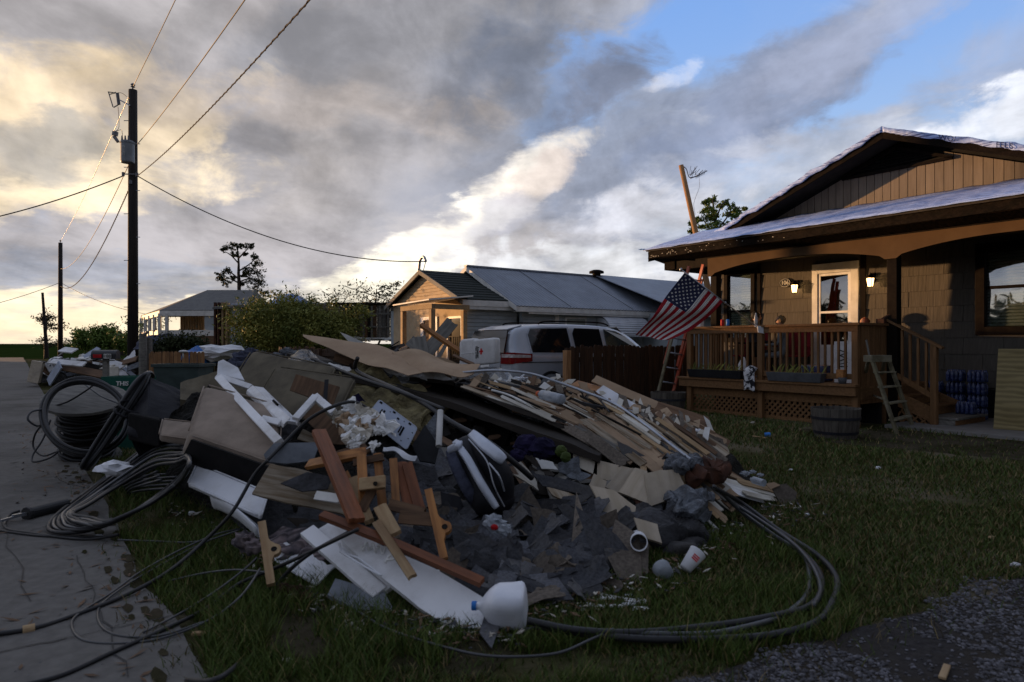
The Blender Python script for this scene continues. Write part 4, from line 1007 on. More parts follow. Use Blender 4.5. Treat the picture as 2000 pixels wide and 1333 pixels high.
mb=MB();mb.slab([S(8.66,10.66,1.642),S(8.50,10.66,1.642),S(8.49,10.66,1.86),S(8.67,10.66,1.87)],.10);put('paper_cup_carrier',mb,'white_trim',label='white paper bag standing at the left end of the deck rail',cat='bag')
def can(u,m,label):
 mb=MB();mb.lathe(S(u,10.64,1.642),(0,0,1),[(0,0),(.03,.003),(.033,.012),(.033,.105),(.027,.12),(0,.12)],12);put('drink_can',mb,m,label=label,cat='can',smooth=True)
can(7.98,'red_print','red drink can on the deck rail beside the blue one');can(7.86,'blue_cap','blue drink can on the deck rail beside the red one')
mb=MB();mb.lathe(S(7.27,10.64,1.642),(0,0,1),[(0,0),(.032,.003),(.033,.09),(.03,.11),(.033,.13),(.014,.19),(.014,.215),(0,.215)],12);put('water_bottle',mb,'clear_plastic',label='clear water bottle standing on the deck rail',cat='bottle',smooth=True)
mb=MB();mb.uv(5.42,5.56,11.42,11.62,1.642,1.72);mb.cyl(S(5.5,11.5,1.7),S(5.36,11.56,1.80),.03);put('red_toolbox',mb,'rust',label='small dark red tool lying on the rail next to the porch post',cat='tool',bevel=.01)
# table and red camp chairs
tb=empty('patio_table',S(8.25,11.8,DZ),'small dark table between the two people on the porch','table')
mb=MB();mb.uv(8.05,8.42,11.6,12.0,DZ+.68,DZ+.71);put('tabletop',mb,'trim_dark',tb)
for(a,b)in((8.09,11.64),(8.38,11.64),(8.09,11.96),(8.38,11.96)):mb=MB();mb.uv(a-.02,a+.02,b-.02,b+.02,DZ,DZ+.68);put('leg',mb,'trim_dark',tb)
def camp_chair(u,v,label):
 c=empty('camp_chair',S(u,v,DZ),label,'chair')
 mb=MB();mb.uv(u-.25,u+.25,v-.22,v+.22,DZ+.42,DZ+.45);put('seat',mb,'chair_red',c)
 mb=MB();mb.para(S(u-.26,v+.22,DZ+.44),S(u+.26,v+.22,DZ+.44),S(u-.26,v+.25,DZ+.44),S(u-.26,v+.34,DZ+.98));put('backrest',mb,'chair_red',c)
 for(a,b)in((-1,-1),(1,-1),(-1,1),(1,1)):mb=MB();mb.cyl(S(u+a*.26,v+b*.24,DZ),S(u+a*.24,v+b*.2,DZ+.44),.012,n=6);put('leg',mb,'trim_dark',c)
 for a in(-1,1):mb=MB();mb.uv(u+a*.27-.03,u+a*.27+.03,v-.22,v+.2,DZ+.62,DZ+.645);put('armrest',mb,'chair_red',c)
camp_chair(7.85,12.7,'red folding camp chair under the fair-haired boy');camp_chair(8.60,12.3,'red folding camp chair under the dark-haired person');camp_chair(6.15,12.6,'red folding camp chair nearest the storm door')
def person(base,face,label,shirt,hair,hs=1.0,hairl=0):
 """seated figure: base = seat centre on the deck, face = direction looked at"""
 f=V3(face).normalized();sdv=f.cross(V3((0,0,1))).normalized();z=V3((0,0,1));b=V3(base)
 def q(x,y,h):return b+sdv*x*hs+f*y*hs+z*h*hs
 root=empty('person',b,label,'person')
 J={};E=[];vs=[];rad=[]
 def v(nm,p,r):J[nm]=len(vs);vs.append(p);rad.append(r*hs)
 v('pel',q(0,0,.53),.125);v('wst',q(0,.02,.70),.115);v('chs',q(0,.04,.88),.135);v('nkb',q(0,.05,1.02),.07);v('nk',q(0,.06,1.08),.048);v('hd',q(0,.075,1.14),.055)
 E+=[('pel','wst'),('wst','chs'),('chs','nkb'),('nkb','nk'),('nk','hd')]
 for s_ in(-1,1):
  k=str(s_);v('sh'+k,q(s_*.155,.04,.97),.055);v('el'+k,q(s_*.20,.12,.74),.04);v('wr'+k,q(s_*.14,.34,.72),.026);v('ha'+k,q(s_*.13,.40,.72),.03)
  v('hp'+k,q(s_*.09,.06,.50),.085);v('kn'+k,q(s_*.11,.42,.50),.058);v('an'+k,q(s_*.10,.44,.08),.038);v('to'+k,q(s_*.10,.58,.035),.03)
  E+=[('nkb','sh'+k),('sh'+k,'el'+k),('el'+k,'wr'+k),('wr'+k,'ha'+k),('pel','hp'+k),('hp'+k,'kn'+k),('kn'+k,'an'+k),('an'+k,'to'+k)]
  for n_,(dx,L_)in enumerate(((-.02,.07),(-.007,.08),(.007,.078),(.02,.062))):
   v('f%d%s'%(n_,k),q(s_*.13+dx,.44,.715),.009);v('g%d%s'%(n_,k),q(s_*.13+dx*1.2,.40+L_,.695),.0075);E+=[('ha'+k,'f%d%s'%(n_,k)),('f%d%s'%(n_,k),'g%d%s'%(n_,k))]
  v('th'+k,q(s_*.13-s_*.035,.42,.73),.009);E.append(('ha'+k,'th'+k))
 me=bpy.data.meshes.new('body');me.from_pydata(vs,[(J[a],J[c])for a,c in E],[]);me.materials.append(M[shirt])
 o=bpy.data.objects.new('body',me);col.objects.link(o);me.transform(wmat(root).inverted());o.parent=root
 sk=o.modifiers.new('skin','SKIN');su=o.modifiers.new('sub','SUBSURF');su.levels=su.render_levels=1;sk.use_smooth_shade=True
 for i,r_ in enumerate(rad):me.skin_vertices[0].data[i].radius=(r_,r_)
 me.skin_vertices[0].data[0].use_root=True
 hc=q(0,.085,1.235)
 mb=MB()
 n=18
 vs2=[];fs=[]
 for j in range(13):
  th=pi*j/12
  for i in range(n):
   ph=2*pi*i/n;d=V3((sin(th)*sin(ph),sin(th)*cos(ph),cos(th)));x,y,h=d.x*.073,d.y*.092,d.z*.115
   if h<-.02:x*=1+(h+.02)*4.2;y*=1+(h+.02)*(1.5 if y>0 else 5)
   if y>.05 and abs(x)<.02 and-.045<h<.02:y+=.016
   if y>.05 and .012<abs(x)<.05 and 0<h<.03:y-=.006
   vs2.append(hc+(sdv*x+f*y+z*h)*hs)
 for j in range(12):
  for i in range(n):fs.append((j*n+i,j*n+(i+1)%n,(j+1)*n+(i+1)%n,(j+1)*n+i))
 mb.add(vs2,fs)
 for s_ in(-1,1):mb.ball(hc+(sdv*s_*.074-f*.005)*hs,.022*hs,8,(.45,.8,1.2))
 put('head',mb,'skin',root,smooth=True)
 mb=MB()
 for s_ in(-1,1):mb.ball(hc+(sdv*s_*.028+f*.083+z*.012)*hs,.009*hs,8)
 mb.ball(hc+(f*.083-z*.052)*hs,.016*hs,8,(1.2,.5,.35));put('eyes_and_mouth',mb,'trim_dark',root)
 mb=MB();mb.ball(hc+(-f*.022+z*.030)*hs,.098*hs,16,(.92,1.0,1.0),.14,3)
 if hairl:mb.ball(hc+(-f*.06-z*.08)*hs,.085*hs,12,(1,.6,1.4),.1,4)
 put('hair',mb,hair,root,smooth=True)
 for s_ in(-1,1):
  mb=MB();mb.tube([q(s_*.13,.36,.72),q(s_*.135,.44,.715)],[.03*hs,.024*hs],8);put('hand_back',mb,'skin',root,smooth=True)
 return root
person(S(8.38,12.15,DZ-.01),-UD*.5+VD*.8,'dark-haired person sitting with back turned at the porch table','shirt_dark','hair_dark',1.0)
person(S(7.85,12.45,DZ-.01),UD*.8-VD*.45,'fair-haired boy in a grey shirt sitting right of the table','shirt_grey','hair_fair',.93)
person(S(6.15,12.35,DZ-.03),UD*.4-VD*.8,'red-haired child whose head barely shows over the railing before the door','shirt_dark','hair_red',.87)
# ================================================================== neighbouring house
nb=empty('house',S(19.5,13),'grey clapboard house with metal roof behind the silver van','house')
ridge_u,ridge_z=19.9,3.99;eu,ez=17.0,2.52
def nz_at(u):return ridge_z-abs(u-ridge_u)*(ridge_z-ez)/(ridge_u-eu)
V0,V1=12.5,24.0
for s_ in(1,-1):
 e=ridge_u-s_*2.95
 def rf(a,b,s_=s_,e=e):
  u=ridge_u+(e-ridge_u)*b;return S(u,V0+(V1-V0)*a,nz_at(u)+.012*sin(a*2*pi*80))
 mb=MB();mb.grid(rf,320,2,-.02*s_);put('roof',mb,'roof_metal',nb)
for k in range(3):
 v=V0+2.2+k*2.9;mb=MB();mb.bar(S(ridge_u-.02,v,ridge_z+.012),S(eu-.02,v+.03,ez+.012),.02,.008,VD.cross(UD));put('roof_seam',mb,'roof_dark',nb)
mb=MB();mb.uv(ridge_u-.09,ridge_u+.09,V0-.02,V1,ridge_z-.02,ridge_z+.035);put('ridge_cap',mb,'roof_metal',nb)
mb=MB();mb.lathe(S(ridge_u-.1,18.5,ridge_z-.05),(0,0,1),[(.16,0),(.16,.15),(.30,.16),(.28,.24),(.14,.29),(0,.30)],18);put('roof_vent',mb,'trim_dark',nb,smooth=False)
mb=MB();mb.uv(eu-.03,eu,V0+.02,V1,ez-.20,ez-.012);put('eave_board',mb,'white_trim',nb)
mb=MB();mb.uv(eu+.0,eu+.06,V0+.5,V1-2,ez-.26,ez-.205);put('eave_board',mb,'white_trim',nb)
mb=MB();mb.uv(eu+.02,eu+.4,V0+.2,V1,ez-.20,ez-.18);put('soffit',mb,'white_trim',nb)
for s_ in(1,-1):
 e=ridge_u-s_*2.95;mb=MB();mb.para(S(ridge_u,V0-.02,ridge_z-.17),S(e,V0-.02,nz_at(e)-.17),S(ridge_u,V0+.02,ridge_z-.17),S(ridge_u,V0-.02,ridge_z-.02));put('rake_board',mb,'white_trim',nb)
# side wall towards the camera
wu=eu+.35
mb=MB();mb.uv(wu,wu+.15,13.0,V1,0,ez-.15);mb.uv(22.4,22.6,11.0,V1,0,2.5);mb.uv(wu+.15,22.4,V1-.2,V1,0,2.6)
put('wall',mb,'clap_grey',nb)
mb=MB()
for i in range(60):
 v=14.5+i*.155
 mb.uv(wu-.02,wu-.001,v,v+.145,.02,ez-.28)
put('vertical_siding',mb,'clap_grey',nb,kind='stuff')
mb=MB()
for i in range(20):mb.para(S(wu-.035,13.0,.02+i*.115),S(wu-.035,14.3,.02+i*.115),S(wu-.001,13.0,.02+i*.115),S(wu-.008,13.0,.13+i*.115))
put('clapboards',mb,'clap_grey',nb,kind='stuff')
mb=MB();mb.uv(wu-.06,wu-.002,14.32,14.48,.02,ez-.22);put('corner_board',mb,'white_trim',nb)
mb=MB();mb.uv(wu-.06,wu-.021,14.75,15.7,1.45,2.22)
w_=put('window',mb,'white_trim',nb)
mb=MB();mb.uv(wu-.068,wu-.062,14.82,15.63,1.52,2.15);put('pane',mb,'glass_blind',w_)
# awning: ribbed aluminium quarter-round over a window
aw=empty('awning',S(wu,17.2,1.5),'ribbed pale aluminium window awning on the grey house side','awning')
def awf(a,b):
 v=16.2+2.0*a;th=b*pi*.42;return S(wu-.05-.75*sin(th)-.012*sin(b*2*pi*12),v,1.40+.88*cos(th))
mb=MB();mb.grid(awf,6,96,.01);put('canopy',mb,'awning',aw)
for a in(0,1):
 v=16.2+2.0*a;mb=MB();mb.slab([S(wu-.05-.75*sin(k/10*pi*.42),v,1.45+.78*cos(k/10*pi*.42))for k in range(11)]+[S(wu-.05,v,1.62)],.01,VD if a else-VD);put('side_panel',mb,'awning',aw)
mb=MB()
for i in range(24):v=16.2+i*.0833;p=awf(i*.0833/2.0,1);mb.slab([p,p+VD*.083,p+VD*.078-V3((0,0,.05)),p+VD*.05-V3((0,0,.075)),p+VD*.008-V3((0,0,.05))],.004,-UD)
put('scalloped_edge',mb,'awning',aw,kind='stuff')
mb=MB();mb.uv(wu-.05,wu-.021,16.4,18.0,.75,1.5);w_=put('window',mb,'white_trim',nb)
mb=MB();mb.uv(wu-.056,wu-.052,16.5,17.9,.82,1.45);put('pane',mb,'glass_dark',w_)
# cross wing on the right
mb=MB();mb.para(S(15.3,18.15,2.44),S(15.3,26,2.44),S(19.85,18.4,4.02),S(15.3,18.15,2.47));put('roof',mb,'roof_metal',nb)
mb=MB();mb.uv(15.7,17.33,18.45,25,0,2.42);put('wall',mb,'clap_grey',nb)
mb=MB();mb.uv(15.27,15.30,18.1,26,2.26,2.43);put('eave_board',mb,'white_trim',nb)
# front projection with green shingle roof
pu0,pu1,pr,pz,pe=17.4,22.6,20.0,3.74,2.66
pv0=11.0
def pz_at(u):return pz-abs(u-pr)*(pz-pe)/(pr-pu0)
for s_ in(1,-1):
 e=pr-s_*2.62;n=11
 for k in range(n):
  a,b=k/n,(k+1)/n;ua,ub=pr+(e-pr)*a,pr+(e-pr)*b
  mb=MB();mb.para(S(ua,pv0-.22,pz_at(ua)+.012),S(ub,pv0-.22,pz_at(ub)+.030),S(ua,14.6,pz_at(ua)+.012),S(ua,pv0-.22,pz_at(ua)-.02));put('shingle_course',mb,'roof_green',nb)
 mb=MB();mb.para(S(pr,pv0-.27,pz-.13),S(e,pv0-.27,pz_at(e)-.13),S(pr,pv0-.225,pz-.13),S(pr,pv0-.27,pz+.01));put('rake_board',mb,'wood_grey',nb)
for k in range(9):
 z=2.70+k*.105;f=(pz-.08-z)/(pz-pe)*(pr-pu0)
 if f>.1:mb=MB();mb.add([S(pr+f,pv0-.03,z),S(pr-f,pv0-.03,z),S(pr-f+.22,pv0-.012,z+.10),S(pr+f-.22,pv0-.012,z+.10),S(pr+f,pv0,z),S(pr-f,pv0,z)],[(0,1,2,3),(0,4,5,1)]);put('gable_clapboard',mb,'clap_tan',nb)
mb=MB();mb.add([S(pr+2.5,pv0+.01,pe-.02),S(pr-2.5,pv0+.01,pe-.02),S(pr,pv0+.01,pz-.05)],[(0,1,2)]);put('gable_backing',mb,'clap_tan',nb)
mb=MB();mb.uv(pu0-.04,pu0+.0,pv0-.2,13.5,pe-.20,pe-.02);put('eave_board',mb,'white_trim',nb)
mb=MB();mb.uv(pu0-.02,pu0+.02,pv0-.1,13.3,pe-.30,pe-.205);put('eave_board',mb,'white_trim',nb)
mb=MB();mb.uv(pu0+.25,pu0+.4,pv0,13.0,0,pe-.1);put('wall',mb,'clap_grey',nb)
for i in range(21):
 z=.02+i*.115;mb=MB();mb.para(S(pu0+.21,pv0+.02,z),S(pu0+.21,13.0,z),S(pu0+.25,pv0+.02,z),S(pu0+.24,pv0+.02,z+.113));put('clapboard',mb,'clap_grey',nb)
fw=MB()
for(u0,u1,z0,z1)in cutrects([(pu0+.25,22.4,0,pe)],[(19.3,20.2,.05,2.1),(17.75,18.5,.7,2.1)]):fw.uv(u0,u1,pv0+.001,pv0+.12,z0,z1)
put('wall',fw,'clap_tan',nb)
# door and barred window on the porch
mb=MB()
for r in((19.2,19.3,.05,2.2),(20.2,20.3,.05,2.2),(19.3,20.2,2.1,2.2),(19.3,19.38,.05,2.1),(20.12,20.2,.05,2.1),(19.38,20.12,1.12,1.2)):mb.uv(r[0],r[1],pv0-.04,pv0+.03,r[2],r[3])
dd_=put('door',mb,'white_paint',nb)
mb=MB();mb.uv(19.38,20.12,pv0+.0,pv0+.008,1.2,2.1);mb.uv(19.38,20.12,pv0+.0,pv0+.008,.05,1.12);put('pane',mb,'wood_brown',dd_)
mb=MB()
for r in((17.68,17.75,.65,2.15),(18.5,18.58,.65,2.15),(17.75,18.5,2.1,2.17),(17.75,18.5,.65,.72)):mb.uv(r[0],r[1],pv0-.04,pv0+.03,r[2],r[3])
ww=put('window',mb,'white_paint',nb)
mb=MB();mb.uv(17.75,18.5,pv0+.02,pv0+.03,.72,2.1);put('pane',mb,'glass_dark',ww)
for i in range(7):mb=MB();u=17.8+i*.11;mb.cyl(S(u,pv0-.07,.55),S(u,pv0-.07,1.55),.010,n=6);put('iron_bar',mb,'trim_dark',ww)
mb=MB();mb.uv(17.75,18.5,pv0-.08,pv0-.06,1.53,1.56);put('iron_rail',mb,'trim_dark',ww)
# small open porch
PO=[(17.3,9.72),(19.1,9.72),(17.45,10.9)]
for(u,v)in PO:mb=MB();mb.uv(u-.07,u+.07,v-.07,v+.07,0,2.32);put('porch_post',mb,'wood_pale',nb,bevel=.005)
mb=MB();mb.uv(17.22,19.2,9.66,9.76,2.33,2.47);put('porch_beam',mb,'wood_pale',nb)
mb=MB();mb.uv(17.22,17.34,9.77,10.95,2.33,2.47);put('porch_beam',mb,'wood_pale',nb)
mb=MB();mb.para(S(17.1,9.5,2.56),S(19.4,9.5,2.50),S(17.1,11.0,2.72),S(17.1,9.5,2.60));put('porch_roof',mb,'white_trim',nb)
mb=MB();mb.uv(17.0,19.5,9.6,11,.0,.06);put('porch_floor',mb,'concrete',nb)
for(a,b)in(((18.2,9.68,2.30),(17.35,9.68,2.0)),):pass
mb=MB();mb.tube(smoothpts([S(21.9,11.6,3.0),S(21.6,11.6,4.0),S(21.5,11.6,4.3),S(21.25,11.6,4.38),S(21.1,11.6,4.2)],5),.05,8);mb2=put('service_mast',mb,'steel',nb,smooth=True)
mast=S(21.1,11.6,4.2)
# ================================================================== van
def build_van():
 O=S(11.12+.98,8.1,0)
 def q(l,w,z):return O+VD*l-UD*w+V3((0,0,z))
 root=empty('minivan',O,'silver minivan parked nose-in beside the grey house','van')
 st=[]
 for(l,wl,wb,wr,zs,zb,zr)in((0.0,.84,.86,.60,.42,1.02,1.10),(.04,.92,.92,.66,.34,1.05,1.20),(.11,.945,.94,.68,.32,1.06,1.45),(.22,.965,.95,.70,.30,1.07,1.63),(.42,.98,.965,.72,.27,1.07,1.70),(.9,.985,.975,.735,.25,1.06,1.745),
(1.8,.99,.98,.745,.25,1.05,1.76),(2.7,.99,.98,.745,.25,1.03,1.745),(3.2,.99,.975,.73,.25,1.02,1.69),(3.7,.99,.965,.70,.25,1.00,1.50),(4.15,.98,.95,.68,.26,.99,1.20),(4.35,.97,.93,.66,.27,.97,1.06),(4.8,.92,.85,.60,.30,.88,.93),(5.1,.80,.70,.45,.36,.70,.74)):
  pr_=[(wl*.86,zs-.03),(wl,zs+.10),(wl+.005,zs+.3),(wb+.012,(zs+zb)/2+.12),(wb,zb),(wb-.035,zb+.03)]
  for t in(.35,.7):pr_.append((wb-.035+(wr-wb+.035)*t,zb+.03+(zr-.07-zb-.03)*t))
  pr_+=[(wr,max(zb+.04,zr-.06)),(wr-.07,max(zb+.045,zr-.02)),(wr*.5,zr),(0,zr+.012)]
  st.append((l,pr_))
 vs=[];m_=len(st[0][1])
 for(l,pr_)in st:
  for(w,z)in pr_:vs.append(q(l,w,z))
  for(w,z)in pr_[:-1][::-1]:vs.append(q(l,-w,z))
 W=2*m_-1;fs=[]
 for j in range(len(st)-1):
  for i in range(W):a=j*W+i;b=j*W+(i+1)%W;fs.append((a,b,b+W,a+W))
 fs.append(tuple(range(W))[::-1]);fs.append(tuple(range((len(st)-1)*W,len(st)*W)))
 mb=MB();mb.add(vs,fs);o=put('body',mb,'van_paint',root,smooth=True,sub=1)
 def gp(l,t,side=1,off=.012):
  import bisect
  ls=[s[0]for s in st];k=min(len(ls)-2,max(0,bisect.bisect_right(ls,l)-1));f=(l-ls[k])/(ls[k+1]-ls[k])
  def pt(s):(w0,z0),(w1,z1)=s[1][5],s[1][8];return w0+(w1-w0)*t,z0+(z1-z0)*t
  a,b=pt(st[k]),pt(st[k+1]);return q(l,side*(a[0]+(b[0]-a[0])*f+off),a[1]+(b[1]-a[1])*f)
 for side in(1,-1):
  for(la,lb,nm,t1b)in((.52,1.62,'rear_side_window',.93),(1.72,2.58,'sliding_door_window',.93)):
   mb=MB();mb.slab([gp(la+.03,.06,side),gp(lb,.06,side),gp(lb-.02,t1b,side),gp(la+.10,t1b,side),gp(la+.02,.75,side)],.02,None if side==1 else None)
   put(nm,mb,'glass_dark',root)
  mb=MB();mb.slab([gp(2.68,.06,side),gp(4.0,.10,side),gp(3.75,.55,side),gp(3.4,.85,side),gp(3.1,.93,side),gp(2.70,.93,side)],.02);put('front_side_window',mb,'glass_blind' if 0 else 'glass_pane',root)
  mb=MB()
  mb.tube([gp(.50,.03,side,.014),gp(1.65,.03,side,.014),gp(1.63,.97,side,.012),gp(.60,.97,side,.012),gp(.50,.78,side,.012)],.008,5,closed=True);put('window_trim',mb,'steel',root)
  mb=MB()
  for l in(1.66,2.63):mb.tube([q(l,side*.992,.32),q(l,side*1.005,.75),q(l,side*.985,1.03)],.006,4)
  mb.tube([q(.25,side*.975,.93),q(1.3,side*.992,.93),(q(2.7,side*.992,.92))],.008,4);put('door_seam',mb,'seam',root)
  mb=MB();mb.tube(smoothpts([q(.9,side*.66,1.735),q(1.1,side*.66,1.79),q(2.0,side*.66,1.80),q(2.7,side*.66,1.79),q(2.95,side*.66,1.73)],5),.018,6);put('roof_rail',mb,'trim_dark',root,smooth=True)
  mb=MB();mb.cur=0
  def tl(a,b,side=side):
   z=.90+.235*b;tap=1-max(0,a-.45)/.55*.45*(1-b*.4)
   if a<.45:l,w=-.012,.56+(.90-.56)*a/.45
   else:l,w=-.012+(a-.45)/.55*.50,.93+(a-.45)/.55*.055
   if .38<a<.55:l,w=l+.02,w+.005
   z=1.02+(z-1.02)*tap;return q(l,side*(w+.012),z)
  mb.grid(tl,14,4,.03 if side>0 else-.03);t_=put('tail_light',mb,'tail_red',root,smooth=False)
  mb=MB();mb.grid(lambda a,b,side=side:tl(a*.92+.04,.55+.30*b,side)-UD*side*.004-VD*.004,12,1,.004 if side>0 else-.004);put('clear_lens',mb,'tail_clear',t_)
 mb=MB();mb.slab([q(.0,.74,1.12),q(.0,-.74,1.12),q(.185,-.62,1.58),q(.185,.62,1.58)],.03);mb2=put('rear_window',mb,'glass_dark',root)
 o_=mb2;o_.location+=wmat(root).to_3x3().inverted()@(-VD*.035)
 mb=MB();mb.para(q(.17,.56,1.60),q(.17,-.56,1.60),q(.50,.62,1.685),q(.17,.56,1.625));put('spoiler',mb,'van_paint',root,bevel=.015)
 mb=MB();mb.para(q(-.10,.88,.36),q(-.10,-.88,.36),q(.2,.92,.36),q(-.09,.88,.66));put('rear_bumper',mb,'van_paint',root,bevel=.05,seg=3)
 mb=MB();mb.para(q(-.03,.16,.80),q(-.03,-.16,.80),q(0,.16,.80),q(-.02,.16,.94));put('licence_plate',mb,'white_paint',root)
 mb=MB()
 for side in(1,-1):mb.tube([q(-.012,side*.56,.68),q(-.012,side*.55,1.1)],.006,4)
 mb.tube([q(-.012,.56,1.10),q(-.012,-.56,1.10)],.006,4);put('hatch_seam',mb,'seam',root)
 mb=MB();mb.slab([q(4.02,.70,1.06),q(4.02,-.70,1.06),q(3.25,-.62,1.68),q(3.25,.62,1.68)],.02,V3((VD.x*.5,VD.y*.5,.8)));ws=put('windscreen',mb,'glass_pane',root);ws.location+=V3((0,0,.03))
 for side in(1,-1):
  mb=MB();mb.ball(q(3.45,side*1.10,1.08),.11,10,(.9,.5,.7));put('wing_mirror',mb,'van_paint',root,smooth=True)
  for l in(1.0,4.05):
   mb=MB();mb.lathe(q(l,side*.80,.34),-UD*side,[(.19,.16),(.31,.17),(.335,.12),(.335,0),(.31,-.02)],24);w_=put('wheel',mb,'tire',root,smooth=True)
   mb=MB();mb.lathe(q(l,side*.80,.34),-UD*side,[(.20,.165),(.20,.13),(.05,.12),(.04,.15),(0,.15)],20)
   for k in range(7):a=k*2*pi/7;e=VD*cos(a)+V3((0,0,1))*sin(a);c=q(l,side*.95,.34);mb.bar(c+e*.04,c+e*.19,.03,.02,UD)
   put('rim',mb,'steel',w_)
   mb=MB();mb.lathe(q(l,side*.985,.34),-UD*side,[(.345,.012),(.40,.018),(.405,0)],28,0,2*pi);put('wheel_arch',mb,'seam',root)
build_van()
# ================================================================== fences
def fence(name,a,b,h,m,label,pitch=.125,w=.11,rail_z=(.35,1.0),gap=(),dog=True,t=.02,seed=1,jit=.03):
 r=empty(name,a,label,'fence');d=(b-a);L_=d.length;d.normalize();nrm=V3((d.y,-d.x,0));n=int(L_/pitch);q=random.Random(seed)
 for i in range(n):
  s=i*pitch
  if any(g0<s<g1 for g0,g1 in gap):continue
  hh=h+q.uniform(-jit,jit*.5);p=a+d*s+nrm*q.uniform(0,.006);tl=q.uniform(-.012,.012);e=d*w
  top=[p+V3((0,0,hh-.03))+d*tl,p+e*.25+V3((0,0,hh))+d*tl,p+e*.75+V3((0,0,hh))+d*tl,p+e+V3((0,0,hh-.03))+d*tl]
  mb=MB();mb.slab([p,*top,p+e][::-1],t,-nrm);put('picket',mb,m,r)
 for z in rail_z:board('rail',a+V3((0,0,z))-nrm*.03,b+V3((0,0,z))-nrm*.03,.035,.085,m,V3((0,0,1)),r)
 s=0
 while s<=L_+.1:p=a+d*s-nrm*.07;mb=MB();mb.bar(p,p+V3((0,0,h-.05)),.09,.09,d);put('post',mb,m,r);s+=2.3
 return r
fence('picket_fence',S(10.35,8.95),S(10.35,12.9),1.28,'wood_fence','dark brown dog-eared picket fence between the van and the porch',seed=4)
mb=MB();mb.uv(10.30,10.42,8.82,8.94,0,1.18);put('fence_post',mb,'wood_picket',label='light brown end post of the dark picket fence',cat='post',bevel=.005)
fence('picket_fence',S(17.0,7.4),S(22.5,6.9),1.22,'wood_fence','dark brown board fence running behind the debris pile',seed=5,pitch=.14,w=.128,jit=.06)
fence('picket_fence',P(294,735,16.0)*1-V3((0,0,P(294,735,16.0).z)),P(404,735,16.2)-V3((0,0,P(404,735,16.2).z)),1.13,'wood_picket','short run of tan pickets behind the green bin',pitch=.086,w=.075,seed=6,rail_z=(.5,),jit=.015)
fence('picket_fence',V3((-9.1,17.2,0)),V3((-5.6,18.2,0)),1.12,'wood_fence','dark board fence left of the tan pickets, right of the utility pole',seed=9,pitch=.15,w=.14)
mb=MB();mb.cyl(P(280,745,17),P(279,652,17),.10,.09,10);put('fence_post',mb,'wood_grey',label='grey round gatepost just right of the utility pole, the left one',cat='post')
mb=MB();mb.cyl(P(290,745,17.2),P(291,660,17.2),.09,.08,10);put('fence_post',mb,'wood_grey',label='grey round gatepost just right of the utility pole, the right one',cat='post')
mb=MB();mb.bar(P(281,655,16.9),P(290,648,16.9),.05,.05);put('wood_scrap',mb,'wood_grey',label='slanting wood scrap on top of the grey gateposts',cat='wood')
mb=MB();mb.ball(P(358,687,16.1),.10,12,(1,1,.35));mb.cyl(P(358,687,16.1),P(358,700,16.1),.02);put('mushroom_knob',mb,'white_plastic',label='white mushroom cap on top of the tan pickets',cat='cap',smooth=True)
